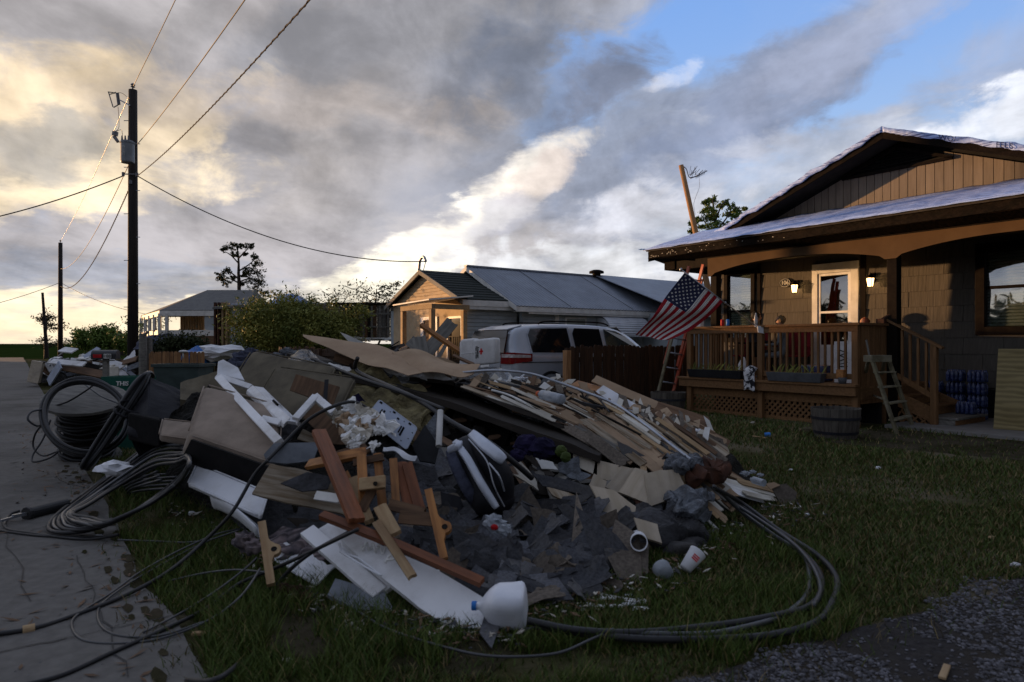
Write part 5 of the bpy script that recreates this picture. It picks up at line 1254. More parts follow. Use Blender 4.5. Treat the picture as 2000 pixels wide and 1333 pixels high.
# ================================================================== utility poles and lines
def pole(u,v,top,r,label,full=False):
 c=S(u,v);root=empty('utility_pole',c,label,'utility pole')
 mb=MB();mb.tube([c+V3((0,0,-.3)),c+V3((0,0,top*.5)),c+V3((0,0,top))],[r*1.12,r,r*.86],14);put('pole',mb,'wood_pole',root,smooth=True)
 mb=MB();mb.cyl(c+V3((0,0,top)),c+V3((0,0,top+.12)),.02,n=8);mb.lathe(c+V3((0,0,top+.08)),(0,0,1),[(.03,0),(.07,.02),(.04,.06),(.075,.09),(.03,.14),(0,.15)],10);put('top_insulator',mb,'porcelain',root)
 if full:
  z=6.75;mb=MB();tc_=c+(-UD*.1-VD*.0)+V3((.05,-.42,0))
  mb.lathe(tc_+V3((0,0,7.02)),(0,0,1),[(0,0),(.19,0),(.20,.03),(.20,.60),(.215,.605),(.215,.65),(.16,.69),(0,.70)],22);tr=put('transformer',mb,'transformer',root,smooth=False)
  mb=MB()
  for k in(-1,0,1):mb.cyl(tc_+V3((k*.1,-.12,7.68)),tc_+V3((k*.1,-.13,7.84)),.035,.02,8)
  put('bushing',mb,'porcelain',tr)
  mb=MB();text_into(mb,'T5113',tc_+V3((.0,-.207,7.36)),V3((0,0,1)),V3((-1,0,0)),.12,.002);put('number',mb,'white_print',tr)
  mb=MB();mb.cyl(tc_+V3((-.42,0,7.85)),tc_+V3((-.30,0,7.68)),.06,.05,8);mb.cyl(tc_+V3((-.40,0,7.88)),tc_+V3((-.38,0,8.0)),.09,.09,8);mb.bar(tc_+V3((-.32,0,7.7)),tc_+V3((-.1,0,7.62)),.03,.03);put('arrester',mb,'porcelain',root)
  mb=MB();a=c+V3((0,-.14,8.95));b=a+V3((-.42,0,.22));mb.bar(a,b,.035,.035);put('cutout_arm',mb,'steel',root)
  mb=MB();mb.tube([b+V3((-.0,0,.18)),b+V3((.05,0,-.18))],.05,8);mb.bar(b+V3((0,0,.18)),b+V3((-.30,0,.22)),.025,.025);mb.bar(b+V3((.05,0,-.18)),b+V3((-.12,0,-.28)),.025,.025);mb.bar(b+V3((-.28,0,.20)),b+V3((-.14,0,-.26)),.025,.025);put('fuse_cutout',mb,'porcelain',root)
  mb=MB();mb.tube(smoothpts([c+V3((-.14,-.1,9.25)),c+V3((-.35,-.1,9.38)),c+V3((-.70,-.1,9.32)),b+V3((-.05,0,.22))],6),.008,5);mb.tube(smoothpts([b+V3((.02,0,-.25)),b+V3((.05,0,-.9)),tc_+V3((-.42,0,8.0))],6),.008,5)
  mb.tube(smoothpts([tc_+V3((-.38,0,8.0)),tc_+V3((-.2,0,8.06)),tc_+V3((-.1,-.1,7.85))],5),.008,5);put('jumper_wire',mb,'rubber',root)
  mb=MB()
  for(dx,dz)in((-.22,0),(.22,-.02),(.02,-.25)):mb.cyl(c+V3((dx,-.16,z+dz-.06)),c+V3((dx,-.16,z+dz+.06)),.045,n=8)
  mb.bar(c+V3((-.24,-.16,z)),c+V3((.24,-.16,z)),.03,.03);put('service_rack',mb,'porcelain',root)
  mb=MB()
  for k in range(9):s_=1 if k%2 else-1;zz=8.6-k*.0;mb.bar(c+V3((s_*.12,-.05,2.5+k*.75)),c+V3((s_*.26,-.05,2.5+k*.75)),.02,.02)
  put('step_bolt',mb,'steel',root)
 return c
c1=pole(25,3.05,9.5,.15,'tall dark wooden utility pole with a grey transformer',True)
c2=pole(66,2.9,9.5,.17,'distant dark utility pole on the left beyond the far debris heap')
# third, leaning bare pole
mb=MB();mb.tube([P(92,700,60),P(83,572,60)],[.16,.10],8);put('leaning_pole',mb,'wood_pole',label='thin leaning bare pole left of the distant utility pole',cat='pole')
def sagline(a,b,sag,n=30):return[a.lerp(b,i/n)-V3((0,0,sag*4*(i/n)*(1-i/n)))for i in range(n+1)]
def line(name,pts,r,m,label,twist=False):
 mb=MB()
 mb.tube(pts,r,6)
 if twist:
  acc=[];k=0
  for i in range(len(pts)-1):
   L_=(pts[i+1]-pts[i]).length;n=max(2,int(L_/.05))
   for j in range(n):
    p=pts[i].lerp(pts[i+1],j/n);d=(pts[i+1]-pts[i]).normalized();sd=d.cross(V3((0,0,1))).normalized();nn=sd.cross(d);ph=k*.05/.30*2*pi;k+=L_/n/.05
    acc.append(p+(sd*cos(ph)+nn*sin(ph))*r*.9)
  mb.tube(acc,r*.8,4);mb.tube([p*1 for p in pts],r*.6,4)
 put(name,mb,m,label=label,cat='cable',smooth=True)
T1,T2,T0=c1+V3((0,0,9.6)),c2+V3((0,0,9.6)),S(-16,3,9.6)
line('power_line',sagline(T1,T0,.3),.011,'seam','thin top power line rising from the utility pole out of the picture')
line('power_line',sagline(c1+V3((.1,0,7.7)),S(-16,3,7.7),.75),.012,'seam','middle power line rising right from the transformer')
line('power_line',sagline(c1+V3((.1,0,6.7)),S(-16,3,6.75),1.0,60),.011,'wire_metal','thick twisted service line sweeping up to the right from the pole',True)
line('power_line',sagline(T2,T1,.3),.011,'cable_grey','faint top line from the utility pole to the distant pole')
line('power_line',sagline(c2+V3((0,0,6.0)),c1+V3((0,0,6.6)),1.3,50),.016,'wire_metal','pale twisted line hanging between the two utility poles',True)
line('power_line',sagline(c2+V3((0,0,7.4)),c1+V3((0,0,7.4)),1.0,40),.014,'seam','thin line just above the twisted one between the two poles')
line('power_line',sagline(c1+V3((.22,-.15,6.7)),mast,.75,40),.018,'rubber','black service drop sagging from the pole to the grey house')
line('power_line',sagline(c1+V3((-.22,-.15,6.7)),P(-420,470,20),.55,40),.018,'rubber','black service drop running off the left edge of the picture')
line('power_line',sagline(c2+V3((0,0,6.3)),P(-300,640,40),.6,20),.020,'rubber','low service drop from the distant pole to the left edge')
line('power_line',sagline(c2+V3((0,0,6.3)),P(330,620,46),.5,20),.018,'cable_grey','low service drop from the distant pole towards the pavilion house')
line('power_line',smoothpts([mast,S(21.2,11.5,3.7),S(21.0,11.3,3.5),S(20.9,11.3,3.9)],6),.012,'rubber','short looping wire at the grey house mast')
# leaning pole with torn antenna behind house 106
tp_,bt_=P(1330,323,24),P(1425,742,24);bt_.z=-.2
pr_=empty('leaning_pole',V3((bt_.x,bt_.y,0)),'tan wooden pole leaning left above the porch roof with tangled wire','pole')
mb=MB();mb.tube([bt_,tp_],[.12,.085],10);put('pole',mb,'wood_pole_tan',pr_,smooth=True)
mb=MB();q=random.Random(3)
mb.tube(smoothpts([tp_,P(1340,330,24),P(1345,345,24),P(1350,348,24)],4),.018,5)
for k in range(14):
 a=P(1346+q.uniform(0,16),347-q.uniform(0,5),24);mb.tube([a,a+V3((q.uniform(-.1,.25),q.uniform(-.1,.1),q.uniform(-.1,.40)))],.010,4)
mb.tube([P(1348,349,24),P(1366,342,24),P(1381,334,24)],.02,5)
for k in range(7):a=P(1360+k*2.6,344-k*1.3,24);mb.tube([a-V3((.04,.1,.12)),a+V3((.07,.1,.10))],.009,4)
mb.tube(smoothpts([P(1365,342,24),P(1366,365,24),P(1359,385,24),P(1355,400,24),P(1358,420,24)],5),.006,4);put('torn_antenna',mb,'steel',pr_)
# ================================================================== mailbox
mc=P(207,690,13.8);mc.z=0;mr_=empty('mailbox',mc,'dark mailbox numbered 188 on a post before the far debris heap','mailbox')
mb=MB();z0,z1=1.00,1.10;prof_=[(-.09,z0)]+[(-.09*cos(k*pi/8),z1+.085*sin(k*pi/8))for k in range(9)]+[(.09,z0)]
ax_=V3((1,.05,0)).normalized();sx_=V3((-.05,1,0)).normalized()
A=[mc-ax_*.25+sx_*a+V3((0,0,z))for a,z in prof_];B=[p+ax_*.49 for p in A];n=len(A)
mb.add(A+B,[tuple(range(n))[::-1],tuple(range(n,2*n))]+[(i,(i+1)%n,n+(i+1)%n,n+i)for i in range(n)]);put('box',mb,'mailbox',mr_,bevel=.004)
mb=MB();mb.slab([mc+V3((-.20,-.105,1.03)),mc+V3((-.03,-.105,1.03)),mc+V3((-.03,-.105,1.10)),mc+V3((-.20,-.105,1.10))],.008,(0,-1,0));put('signal_flag',mb,'red_print',mr_)
mb=MB();mb.slab([mc+V3((.01,-.095,1.015)),mc+V3((.16,-.095,1.015)),mc+V3((.16,-.095,1.11)),mc+V3((.01,-.095,1.11))],.006,(0,-1,0));np_=put('number_plate',mb,'white_print',mr_)
mb=MB();text_into(mb,'188',mc+V3((.085,-.1025,1.062)),(1,0,0),(0,0,1),.095,.001);put('number',mb,'black_print',np_)
mb=MB();mb.bar(mc,mc+V3((0,0,1.0)),.09,.09,(1,0,0));mb.slab([mc+V3((-.15,-.06,.985)),mc+V3((.15,-.06,.985)),mc+V3((.15,.06,.985)),mc+V3((-.15,.06,.985))],.02,(0,0,1));put('post',mb,'wood_grey',mr_)
# ================================================================== trees
def np_leaves(name,pts,size,mname,parent,elong=1.5,kind=None):
 n=len(pts);P_=np.array(pts);a=nr.normal(size=(n,3));a/=np.linalg.norm(a,axis=1)[:,None];b=nr.normal(size=(n,3));b-=a*(a*b).sum(1)[:,None];b/=np.linalg.norm(b,axis=1)[:,None]
 s=(size*nr.uniform(.6,1.4,n))[:,None];co=np.stack([P_-a*s*elong,P_-b*s*.5,P_+a*s*elong,P_+b*s*.5],1).reshape(-1,3)
 root_loc=np.array(wmat(parent).translation);co=co-root_loc;f=np.arange(n*4).reshape(-1,4)
 o=np_mesh(name,co,f,mname);o.parent=parent;return tag(o,kind=kind)
def tree(name,base,h,label,m='leaf',trunk_r=.12,levels=3,spread=.6,nleaf=5000,lsize=.05,crown0=.35,seed=1,lean=(0,0),kids=5,tipr=.5,group=None,droop=0,sparse=1.0,width=1.0,top_bare=False):
 q=random.Random(seed);b=V3(base);root=empty(name,b,label,'tree',group);mb=MB();tips=[]
 def grow(p,d,L_,r_,lv):
  pts=[p];n=5
  for i in range(n):d=(d+V3((q.uniform(-.22,.22),q.uniform(-.22,.22),q.uniform(-.1,.14)-droop*lv*.05))).normalized();p=p+d*L_/n;pts.append(p)
  mb.tube(smoothpts(pts,2),[r_*(1-.65*i/(2*n))for i in range(2*n+1)],6)
  if lv==0:tips.append((pts[-1],L_));tips.append((pts[3],L_*.8));return
  for k in range(kids if lv<levels else kids+2):
   t=q.uniform(crown0 if lv==levels else .25,1.0);i=min(n-1,int(t*n));pp=pts[i].lerp(pts[i+1],t*n-i if t<1 else 1)
   az=q.uniform(0,2*pi);up=q.uniform(.1,.9);nd=V3((cos(az)*width,sin(az)*width,up*(1.3-spread))).normalized()
   grow(pp,nd,L_*q.uniform(.35,.62)*(1.0 if lv<levels else(1.15-.5*t)),r_*.45,lv-1)
 grow(b-V3((0,0,.1)),V3((lean[0],lean[1],1)).normalized(),h*.86,trunk_r,levels)
 put('trunk',mb,'bark',root,smooth=True)
 pts=[]
 while len(pts)<nleaf and tips:
  t,L_=tips[q.randrange(len(tips))]
  if(hash((round(t.x,1),round(t.z,1)))%100)/100>sparse:
   if q.random()<.97:continue
  k=L_*tipr;pts.append(t+V3((q.gauss(0,k*.6),q.gauss(0,k*.6),q.gauss(0,k*.45))))
 np_leaves('crown',[tuple(p)for p in pts],lsize,m,root)
 return root
def g0(px,Y):p=P(px,673,Y);p.z=0;return p
def traced_tree(name,Y,trunk,limbs,blobs,label,m,n,ls,r0,seed):
 q=random.Random(seed);b=g0(trunk[0][0],Y);root=empty(name,b,label,'tree');mb=MB()
 def pp(x,y):return P(x,y,Y)
 k=smoothpts([b-V3((0,0,.1))]+[pp(*t)for t in trunk[1:]],4);mb.tube(k,[r0*(1-.8*i/len(k))for i in range(len(k))],8)
 for l in limbs:
  o=[q.uniform(-.6,.6)*j for j in range(len(l))];k=smoothpts([P(x,y,Y+o[j])for j,(x,y)in enumerate(l)],3);mb.tube(k,[r0*.32*(1-.8*i/len(k))+.006 for i in range(len(k))],5)
 put('trunk',mb,'bark',root,smooth=True);pts=[];sub=[]
 for(x,y,r_)in blobs:
  c=P(x,y,Y+q.uniform(-.6,.6));rr_=r_*Y/F
  for t in range(16):d=V3((q.gauss(0,1),q.gauss(0,1),q.gauss(0,.7)));sub.append((c+d.normalized()*rr_*q.uniform(.3,1.35),rr_*q.uniform(.10,.32)))
 for t in range(n):c,r_=q.choice(sub);pts.append((c.x+q.gauss(0,r_),c.y+q.gauss(0,r_),c.z+q.gauss(0,r_*.7)))
 np_leaves('crown',pts,ls,m,root)
traced_tree('tall_tree',48,[(466,0),(467,570),(466,535),(466,510),(463,480)],[[(466,553),(450,545),(438,545)],[(466,552),(485,545),(505,548)],[(466,530),(485,518),(500,505)],[(466,515),(452,500),(440,492)],[(466,505),(480,490),(490,480)],[(466,545),(445,530),(428,535)],[(466,540),(490,535),(508,530)]],
[(430,537,9),(445,530,7),(440,551,8),(455,543,5),(432,545,6),(447,484,9),(460,480,8),(472,480,5),(487,482,8),(460,497,6),(480,497,4),(498,503,7),(502,516,9),(488,527,9),(505,533,11),(492,548,12),(508,552,9),(478,535,6),(498,566,10),(515,575,8),(472,555,4),(436,488,5)],'tall sparse storm-stripped tree rising above the big bush','leaf_dark',7500,.052,.17,4)
traced_tree('tree',26,[(1405,0),(1402,480),(1396,430),(1392,390)],[[(1402,470),(1380,440),(1370,420)],[(1400,450),(1420,425),(1430,405)],[(1400,470),(1360,465),(1350,440)],[(1398,430),(1410,400),(1420,395)],[(1395,420),(1380,400),(1374,392)]],
[(1392,392,8),(1378,396,6),(1405,402,8),(1390,408,9),(1376,412,7),(1396,420,12),(1385,430,13),(1402,436,12),(1418,397,6),(1430,408,9),(1440,412,7),(1422,420,8),(1436,424,7),(1365,430,7),(1352,438,6),(1350,452,6),(1370,445,10),(1388,450,13),(1410,448,10),(1425,440,6),(1358,466,7),(1345,472,4),(1375,462,9),(1455,408,5),(1445,428,5)],'leafy young tree behind the left end of the porch roof','leaf',6500,.040,.10,6)
tree('tree',g0(88,62),4.3,'thin-leaved small tree by the leaning bare pole','leaf_dark',.12,2,.7,900,.09,.2,8,kids=6,tipr=.6,width=1.3)
tree('tree',g0(268,50),4.2,'wispy sapling behind the near utility pole','leaf',.06,2,.5,500,.08,.3,9,kids=4)
for i,(px,Y,h,mm,ns)in enumerate(((690,34,5.1,'leaf_dark',800),(660,36,4.6,'leaf_dark',500),(722,33,4.4,'leaf_dark',260))):
 tree('bare_tree',g0(px,Y),h,['nearly bare twisted tree above the right part of the bush','thin broken tree with few leaves, left of the bare twisted one','small leafless tree near the wrecked wall'][i],mm,.07,2,.7,ns,.06,.35,20+i,kids=7,tipr=.5,width=1.2)
# the big olive bush
def bush(name,blobs,label,m,n,ls,stems,seed,rz=1.0,trunkm='bark',group=None,cat='bush'):
 q=random.Random(seed);b=V3((sum(x[0].x for x in blobs)/len(blobs),sum(x[0].y for x in blobs)/len(blobs),0));root=empty(name,b,label,cat,group);mb=MB()
 pts=[];tot=sum(x[1]**2 for x in blobs)
 cl=[]
 for(c,r_)in blobs:
  for k in range(max(3,int(26*r_*r_/tot*len(blobs)))):
   d=V3((q.gauss(0,1),q.gauss(0,1),q.gauss(0,1))).normalized();p=c+V3((d.x,d.y,d.z*.8))*r_*q.uniform(.3,1.0);
   if p.z>.1:cl.append((p,r_*q.uniform(.16,.38)))
 for(p,r_)in cl[::max(1,len(cl)//stems)]:mb.tube(smoothpts([b+V3((q.uniform(-.3,.3),q.uniform(-.3,.3),0)),b.lerp(p,.5)+V3((0,0,.25)),p],3),[.04,.036,.03,.025,.02,.016,.01],5)
 put('stems',mb,trunkm,root)
 w=[c[1]**2 for c in cl]
 for(p,r_)in q.choices(cl,w,k=n):pts.append((p.x+q.gauss(0,r_),p.y+q.gauss(0,r_),max(.03,p.z+q.gauss(0,r_*.75))))
 np_leaves('foliage',pts,ls,m,root);return root
def at(px,py,Y):return P(px,py,Y)
bush('shrub',[(at(520,645,28),1.16),(at(580,635,28),1.22),(at(635,648,28),1.04),(at(485,628,28),0.75),(at(560,603,28.5),0.70),(at(670,640,28.8),0.70),(at(505,592,28.5),0.52),(at(700,605,28.8),0.52),(at(445,600,28.5),0.29),(at(610,588,28.5),0.41),(at(540,575,28.5),0.29),(at(580,572,28.5),0.21),(at(655,590,28.8),0.35),(at(470,585,28.5),0.23)],
'large olive-green bush growing between the wrecked wall and the debris','leaf_olive',42000,.047,14,2)
bush('shrub',[(at(345,680,19),.45),(at(375,672,19),.4),(at(320,676,19),.35)],'low dark shrub behind the tan pickets','leaf_dark',5000,.035,6,3)
for i,(bl,lab)in enumerate((([(at(165,664,85),1.3),(at(188,666,85),1.1)],'left one of the round green bushes in the far field'),([(at(205,661,83),1.5),(at(225,667,83),1.1)],'right one of the round green bushes in the far field'),([(at(245,670,70),.8)],'small green bush in the far field next to the near utility pole'))):
 bush('far_bush',bl,lab,'leaf',7000,.14,5,30+i)
mb=MB();mb.lathe(g0(236,80),(0,0,1),[(.5,0),(.5,2.2),(.6,2.25),(0,2.8)],10);put('far_tank',mb,'wood_dark',label='small dark tank in the far field between the bushes',cat='tank')
# ================================================================== far wrecked buildings
pv=empty('house',g0(370,44),'raised pavilion house with open deck and hipped grey roof','house')
def Q(px,py,Y):return P(px,py,Y)
YF,YB=42.0,50.0
ez_=Q(0,606,YF).z
e=[Q(312,606,YF),Q(470,606,YF),Q(540,606,YB),Q(276,622,YB)];e[2].z=e[3].z=ez_
ap1,ap2=Q(405,577,46),Q(500,577,46)
ap1.z=ap2.z=ez_+1.55
for k,poly in enumerate(([e[0],e[1],ap2,ap1],[e[3],e[0],ap1],[e[1],e[2],ap2],[e[2],e[3],ap1,ap2])):
 mb=MB();mb.slab(poly,.12);put('roof',mb,'roof_grey',pv)
for(a,b)in((e[0],e[1]),(e[3],e[0])):
 mb=MB();mb.bar(a-V3((0,0,.2)),b-V3((0,0,.2)),.06,.32,(0,0,1));put('fascia',mb,'white_trim',pv)
dz_=Q(0,668,YF).z
mb=MB();mb.slab([Q(312,664,YF),Q(418,664,YF),V3((e[2].x,e[2].y,Q(0,664,YF).z)),V3((e[3].x,e[3].y,Q(0,664,YF).z))],.35,(0,0,1));put('floor',mb,'white_trim',pv)
for t in range(5):
 p=e[3].lerp(e[0],t/4);mb=MB();mb.uv(0,0,0,0,0,0)if 0 else mb.bar(V3((p.x,p.y,0)),V3((p.x,p.y,ez_-.2)),.16,.16,(1,0,0));put('post',mb,'white_trim',pv)
for px in(326,345,380):p=Q(px,640,YF);mb=MB();mb.bar(V3((p.x,p.y,0)),V3((p.x,p.y,ez_-.2 if px<340 else 1.2)),.16,.16,(1,0,0));put('post',mb,'white_trim',pv)
for(a,b)in((e[3],e[0]),(e[0],e[1])):
 a2,b2=V3((a.x,a.y,2.0)),V3((b.x,b.y,2.0));mb=MB();mb.bar(a2,b2,.08,.35,(0,0,1));put('rail',mb,'white_trim',pv)
 mb=MB();mb.bar(a2-V3((0,0,.5)),b2-V3((0,0,.5)),.05,.75,(0,0,1));put('railing_panel',mb,'wood_brown',pv)
mb=MB();mb.box(Q(352,0,45).x,Q(398,0,45).x,45,45.2,1.6,ez_-.2)
put('inner_wall',mb,'clap_tan',pv)
mb=MB();mb.box(Q(398,0,YF).x,Q(420,0,YF).x,YF+.1,46,.2,ez_-.2);put('wall',mb,'clap_grey',pv)
for i in range(9):x0=Q(354+i*5,0,45).x;mb=MB();mb.box(x0,x0+.07,44.9,44.99,1.6,ez_-.25);put('wall_batten',mb,'wood_pale',pv)
# wrecked house with the torn wall
wk=empty('wrecked_house',g0(600,36),'wrecked house with torn walls and blue tarp behind the big bush','house')
mb=MB();mb.box(Q(418,0,36).x,Q(452,0,36).x,36,36.2,.4,3.45);put('wall',mb,'clap_tan',wk)
mb=MB();mb.box(Q(452,0,36).x,Q(520,0,36).x,35.9,36.1,.4,3.45);put('wall',mb,'panel_blue',wk)
mb=MB();mb.box(Q(520,0,34).x,Q(640,0,34).x,34,34.2,.4,3.3);put('wall',mb,'wreck',wk)
for i in range(4):mb=MB();x0=Q(419+i*7.5,0,35.8).x;mb.box(x0,x0+.10,35.7,35.9,.3,3.5);put('stud',mb,'rust' if i<2 else 'wood_pale',wk)
mb=MB();mb.slab([Q(415,600,35.5),Q(470,596,35.5),Q(640,598,34),Q(640,592,36),Q(470,590,37.5)],.12,(0,0,1));put('roof',mb,'roof_grey',wk)
X=lambda px:Q(px,0,30).x
for i in range(16):
 a=640+i*8.6;q_=random.Random(i);top=Q(0,596+q_.uniform(-3,3),30).z
 m_=['wreck','wreck','wood_dark','wood_brown','wood_grey'][q_.randrange(5)]
 mb=MB();mb.box(X(a)+.02,X(a+8.4),30+q_.uniform(0,.1),30.2,Q(0,662,30).z,top);put('wall_panel',mb,m_,wk)
for i in range(9):mb=MB();x0=X(645+i*16);mb.box(x0,x0+.08,29.9,29.98,Q(0,660,30).z,Q(0,598,30).z);put('stud',mb,'wood_grey',wk)
for z in(Q(0,615,30).z,Q(0,640,30).z):mb=MB();mb.box(X(722),X(778),29.86,29.9,z,z+.06);put('brace',mb,'wood_grey',wk)
mb=MB();mb.box(X(678),X(686),29.8,29.95,Q(0,660,30).z,Q(0,600,30).z);put('door_opening',mb,'hole',wk)
mb=MB();mb.grid(lambda a,b:V3((X(636)+(X(780)-X(636))*a,29.8+1.2*b,Q(0,594,30).z+.06*mn.noise(V3((a*20,b*5,0)))+.05)),30,3,.05);put('torn_roof_edge',mb,'wood_dark',wk)
mb=MB();mb.grid(lambda a,b:Q(636+144*a,660+6*b,29.6+.3*mn.noise(V3((a*9,b,0)))),24,2,.05);put('floor_edge',mb,'white_trim',wk)
mb=MB();mb.grid(lambda a,b:Q(528+82*a,590-15*sin(pi*min(1,a*1.1))*(1-b)+5*b+2*mn.noise(V3((a*9,b*3,0))),32-1.0*b+1.5*(1-b)),16,5,.03);put('blue_tarp',mb,'tarp_blue',wk,smooth=True)
# unseen house and trees added across the lane to keep sun off the yards
ac=empty('house',S(77,-13),'plain gabled house added across the lane to block the sun, outside the picture','house')
mb=MB();mb.uv(72,82,-16,-10,0,2.6);put('wall',mb,'clap_tan',ac)
mb=MB();mb.add([S(71.5,-16.5,2.5),S(82.5,-16.5,2.5),S(82.5,-9.5,2.5),S(71.5,-9.5,2.5),S(71.5,-13,3.5),S(82.5,-13,3.5)],[(0,1,5,4),(2,3,4,5),(1,2,5),(3,0,4)]);put('roof',mb,'roof_dark',ac)
for i,(u,v,h)in enumerate(((14,-10,4.0),(24,-11,4.6),(33,-11,4.2),(41,-11,4.2),(48,-12,4.0),(52,-12,4.4),(57,-12,3.9),(61,-12,2.9),(66,-12,2.7),(70,-12,2.7),(76,-9,2.3),(3,-15,4.2),(-6,-17,4.5))):
 nm=['first','second','third','fourth','fifth','sixth','seventh','eighth','ninth','tenth','eleventh','',''][i]
 bush('tree',[(S(u,v,h*.62),h*.32),(S(u+2.3,v+.5,h*.5),h*.36),(S(u-2.1,v-.6,h*.47),h*.36),(S(u,v,h*.3),h*.34)],(nm+' leafy tree of the sun-blocking row added across the lane, outside the picture')if nm else['leafy tree across the lane, straight behind the photographer','leafy tree across the lane, far behind the photographer'][i-11],'leaf_dark',5000,.17,6,60+i,cat='tree')
# ================================================================== the debris pile
def interp(x,t):
 if x<=t[0][0]:return t[0][1]
 for(a,b),(c,d)in zip(t,t[1:]):
  if x<=c:return b+(d-b)*(x-a)/(c-a)
 return t[-1][1]
BASE=[(330,985),(430,1015),(500,1070),(620,1160),(760,1195),(900,1215),(1040,1200),(1150,1140),(1250,1112),(1330,1085),(1400,1040),(1480,995),(1570,975)]
RIDGE=[(330,800),(400,745),(480,700),(560,696),(680,690),(780,705),(900,722),(1000,732),(1100,748),(1200,782),(1300,806),(1380,838),(1430,880),(1480,940),(1570,965)]
RY=[(330,6.3),(480,7.2),(700,7.3),(1000,7.0),(1200,6.9),(1400,6.4),(1570,5.9)]
def D(px,py):
 b,r=interp(px,BASE),interp(px,RIDGE);y0=1733/(b-673);y1=max(y0+.15,interp(px,RY))
 t=(b-py)/(b-r)
 if t<0:return y0/(1-t*(b-r)/(b-673)*-1)if False else 1733/max(60,py-673)
 if t>1:return y1+(t-1)*.9
 return y0+(y1-y0)*(t**1.15)
def PD(px,py,lift=0.0):return P(px,py,D(px,py)-lift)
def plane_poly(poly,lift=.05,face=.45,depth=None,tilt=None):
 """flat piece lying on the heap: outline traced where it lies, plane = heap slope leaned towards the viewer"""
 cx,cy=sum(p[0]for p in poly)/len(poly),sum(p[1]for p in poly)/len(poly)
 dc=(depth if depth else D(cx,cy))-lift;c=P(cx,cy,dc)
 a=PD(cx+14,cy)-PD(cx-14,cy);b=PD(cx,cy-14)-PD(cx,cy+14);n=a.cross(b).normalized()
 if n.z<0:n=-n
 view=(V3((0,0,H))-c).normalized()
 if tilt is not None:n=V3(tilt).normalized()
 else:n=(n*(1-face)+view*face).normalized()
 if n.dot(view)<.22:n=(n+view*.4).normalized()
 out=[]
 for(x,y)in poly:
  r=(P(x,y,1.0)-V3((0,0,H)));t=(c-V3((0,0,H))).dot(n)/r.dot(n);out.append(V3((0,0,H))+r*t)
 return out,n,c
def frame_n(c,n,x=None):
 x=V3(x)if x is not None else V3((1,0,0));x=(x-n*x.dot(n)).normalized();y=n.cross(x)
 m=Matrix((x,y,n)).transposed().to_4x4();m.translation=c;return m
def piece(name,poly,m,label,cat,th=.012,lift=.05,face=.45,grain=0,group=None,depth=None,tilt=None,bend=0,**k):
 pts,n,c=plane_poly(poly,lift,face,depth,tilt)
 nv=sum(((pts[i]-c).cross(pts[(i+1)%len(pts)]-c)for i in range(len(pts))),V3())
 if nv.dot(n)<0:pts=pts[::-1]
 mb=MB()
 if bend:pts=[p+n*bend*mn.noise(p*3)for p in pts]
 mb.slab(pts,th,n);x=pts[(grain+1)%len(pts)]-pts[grain%len(pts)]
 return put(name,mb,m,align=frame_n(c,n,x),label=label,cat=cat,group=group,**k)
def ragged(poly,amp=3,n=3,seed=0):
 q=random.Random(seed+int(poly[0][0]));out=[]
 for i,(x,y)in enumerate(poly):
  a,b=poly[(i+1)%len(poly)];out.append((x,y))
  for k in range(1,n):t=k/n;out.append((x+(a-x)*t+q.uniform(-amp,amp),y+(b-y)*t+q.uniform(-amp,amp)))
 return out
q=random.Random(42)
def splinter(name,p0,p1,w,t,m,up,**k):
 fr=axis_frame(p0,p1,V3(up));L_=(p1-p0).length;mb=MB();jg=min(.22*w+.012,L_*.2)*(1 if k.get('group')else .25);n=5;out=[]
 for e_ in(1,-1):
  for i in range(n):y=(-.5+i/(n-1))*w*e_;out.append((e_*(L_/2-q.uniform(0,jg)*(1.6 if q.random()<.3 else .6)),y))
 bow=q.uniform(-.02,.02)*L_
 P3=[fr@V3((x,y,t/2+bow*(1-(2*x/L_)**2)))for x,y in out]
 mid=[fr@V3((0,s_*w/2,t/2+bow))for s_ in(1,-1)]
 P3=P3[:n]+[mid[0]]+P3[n:]+[mid[1]];mb.slab(P3,t,fr.to_3x3()@V3((0,0,1)));return put(name,mb,m,align=fr,**k)
def plank(a,b,w,t,m,label,cat='plank',name='plank',la=.06,lb=.06,da=None,db=None,up=None,group=None,**k):
 pa=P(a[0],a[1],da)if da else PD(a[0],a[1],la);pb=P(b[0],b[1],db)if db else PD(b[0],b[1],lb)
 if up is None:c=(pa+pb)/2;up=((V3((0,0,H))-c).normalized()*.6+V3((0,0,.6)))
 if group or 'paint' not in m:return splinter(name,pa,pb,w,t,m,up,label=label,cat=cat,group=group,**k)
 return board(name,pa,pb,w,t,m,up,label=label,cat=cat,group=group,**k)
# ------- core heap: crushed rubble filling the inside
def core(a,b):
 px=335+1220*a
 if b<=.6:
  t=b/.6;bb,rr=interp(px,BASE),interp(px,RIDGE);py=bb+(rr-bb)*(-.04+1.02*t);y=D(px,py)+.10+.05*sin(t*pi)
  p=P(px,py,y);p+=V3((mn.noise(V3((px*.03,py*.03,0))),mn.noise(V3((px*.03,py*.03,9))),mn.noise(V3((px*.03,py*.03,4)))))*.07
  p+=V3((0,0,mn.noise(V3((px*.11,py*.11,2)))*.03-.03))
 else:
  t=(b-.6)/.4;rr=interp(px,RIDGE);y=D(px,rr)+.12;top=P(px,rr,y);top.z-=.04
  e=(sin(pi*min(1,max(0,a)))**.5)if 0<a<1 else 0
  p=top+V3((.1*t,(1.6*t)*(.4+.6*e),-(top.z+.05)*t**1.4));p+=V3((0,0,mn.noise(V3((px*.05,t*9,0)))*.06))
 if p.z<-.05:p.z=-.05
 return p
mb=MB();mb.grid(core,150,70);put('debris_pile',mb,'debris_core',label='dark mass of crushed rubble inside the roadside debris pile',kind='stuff')
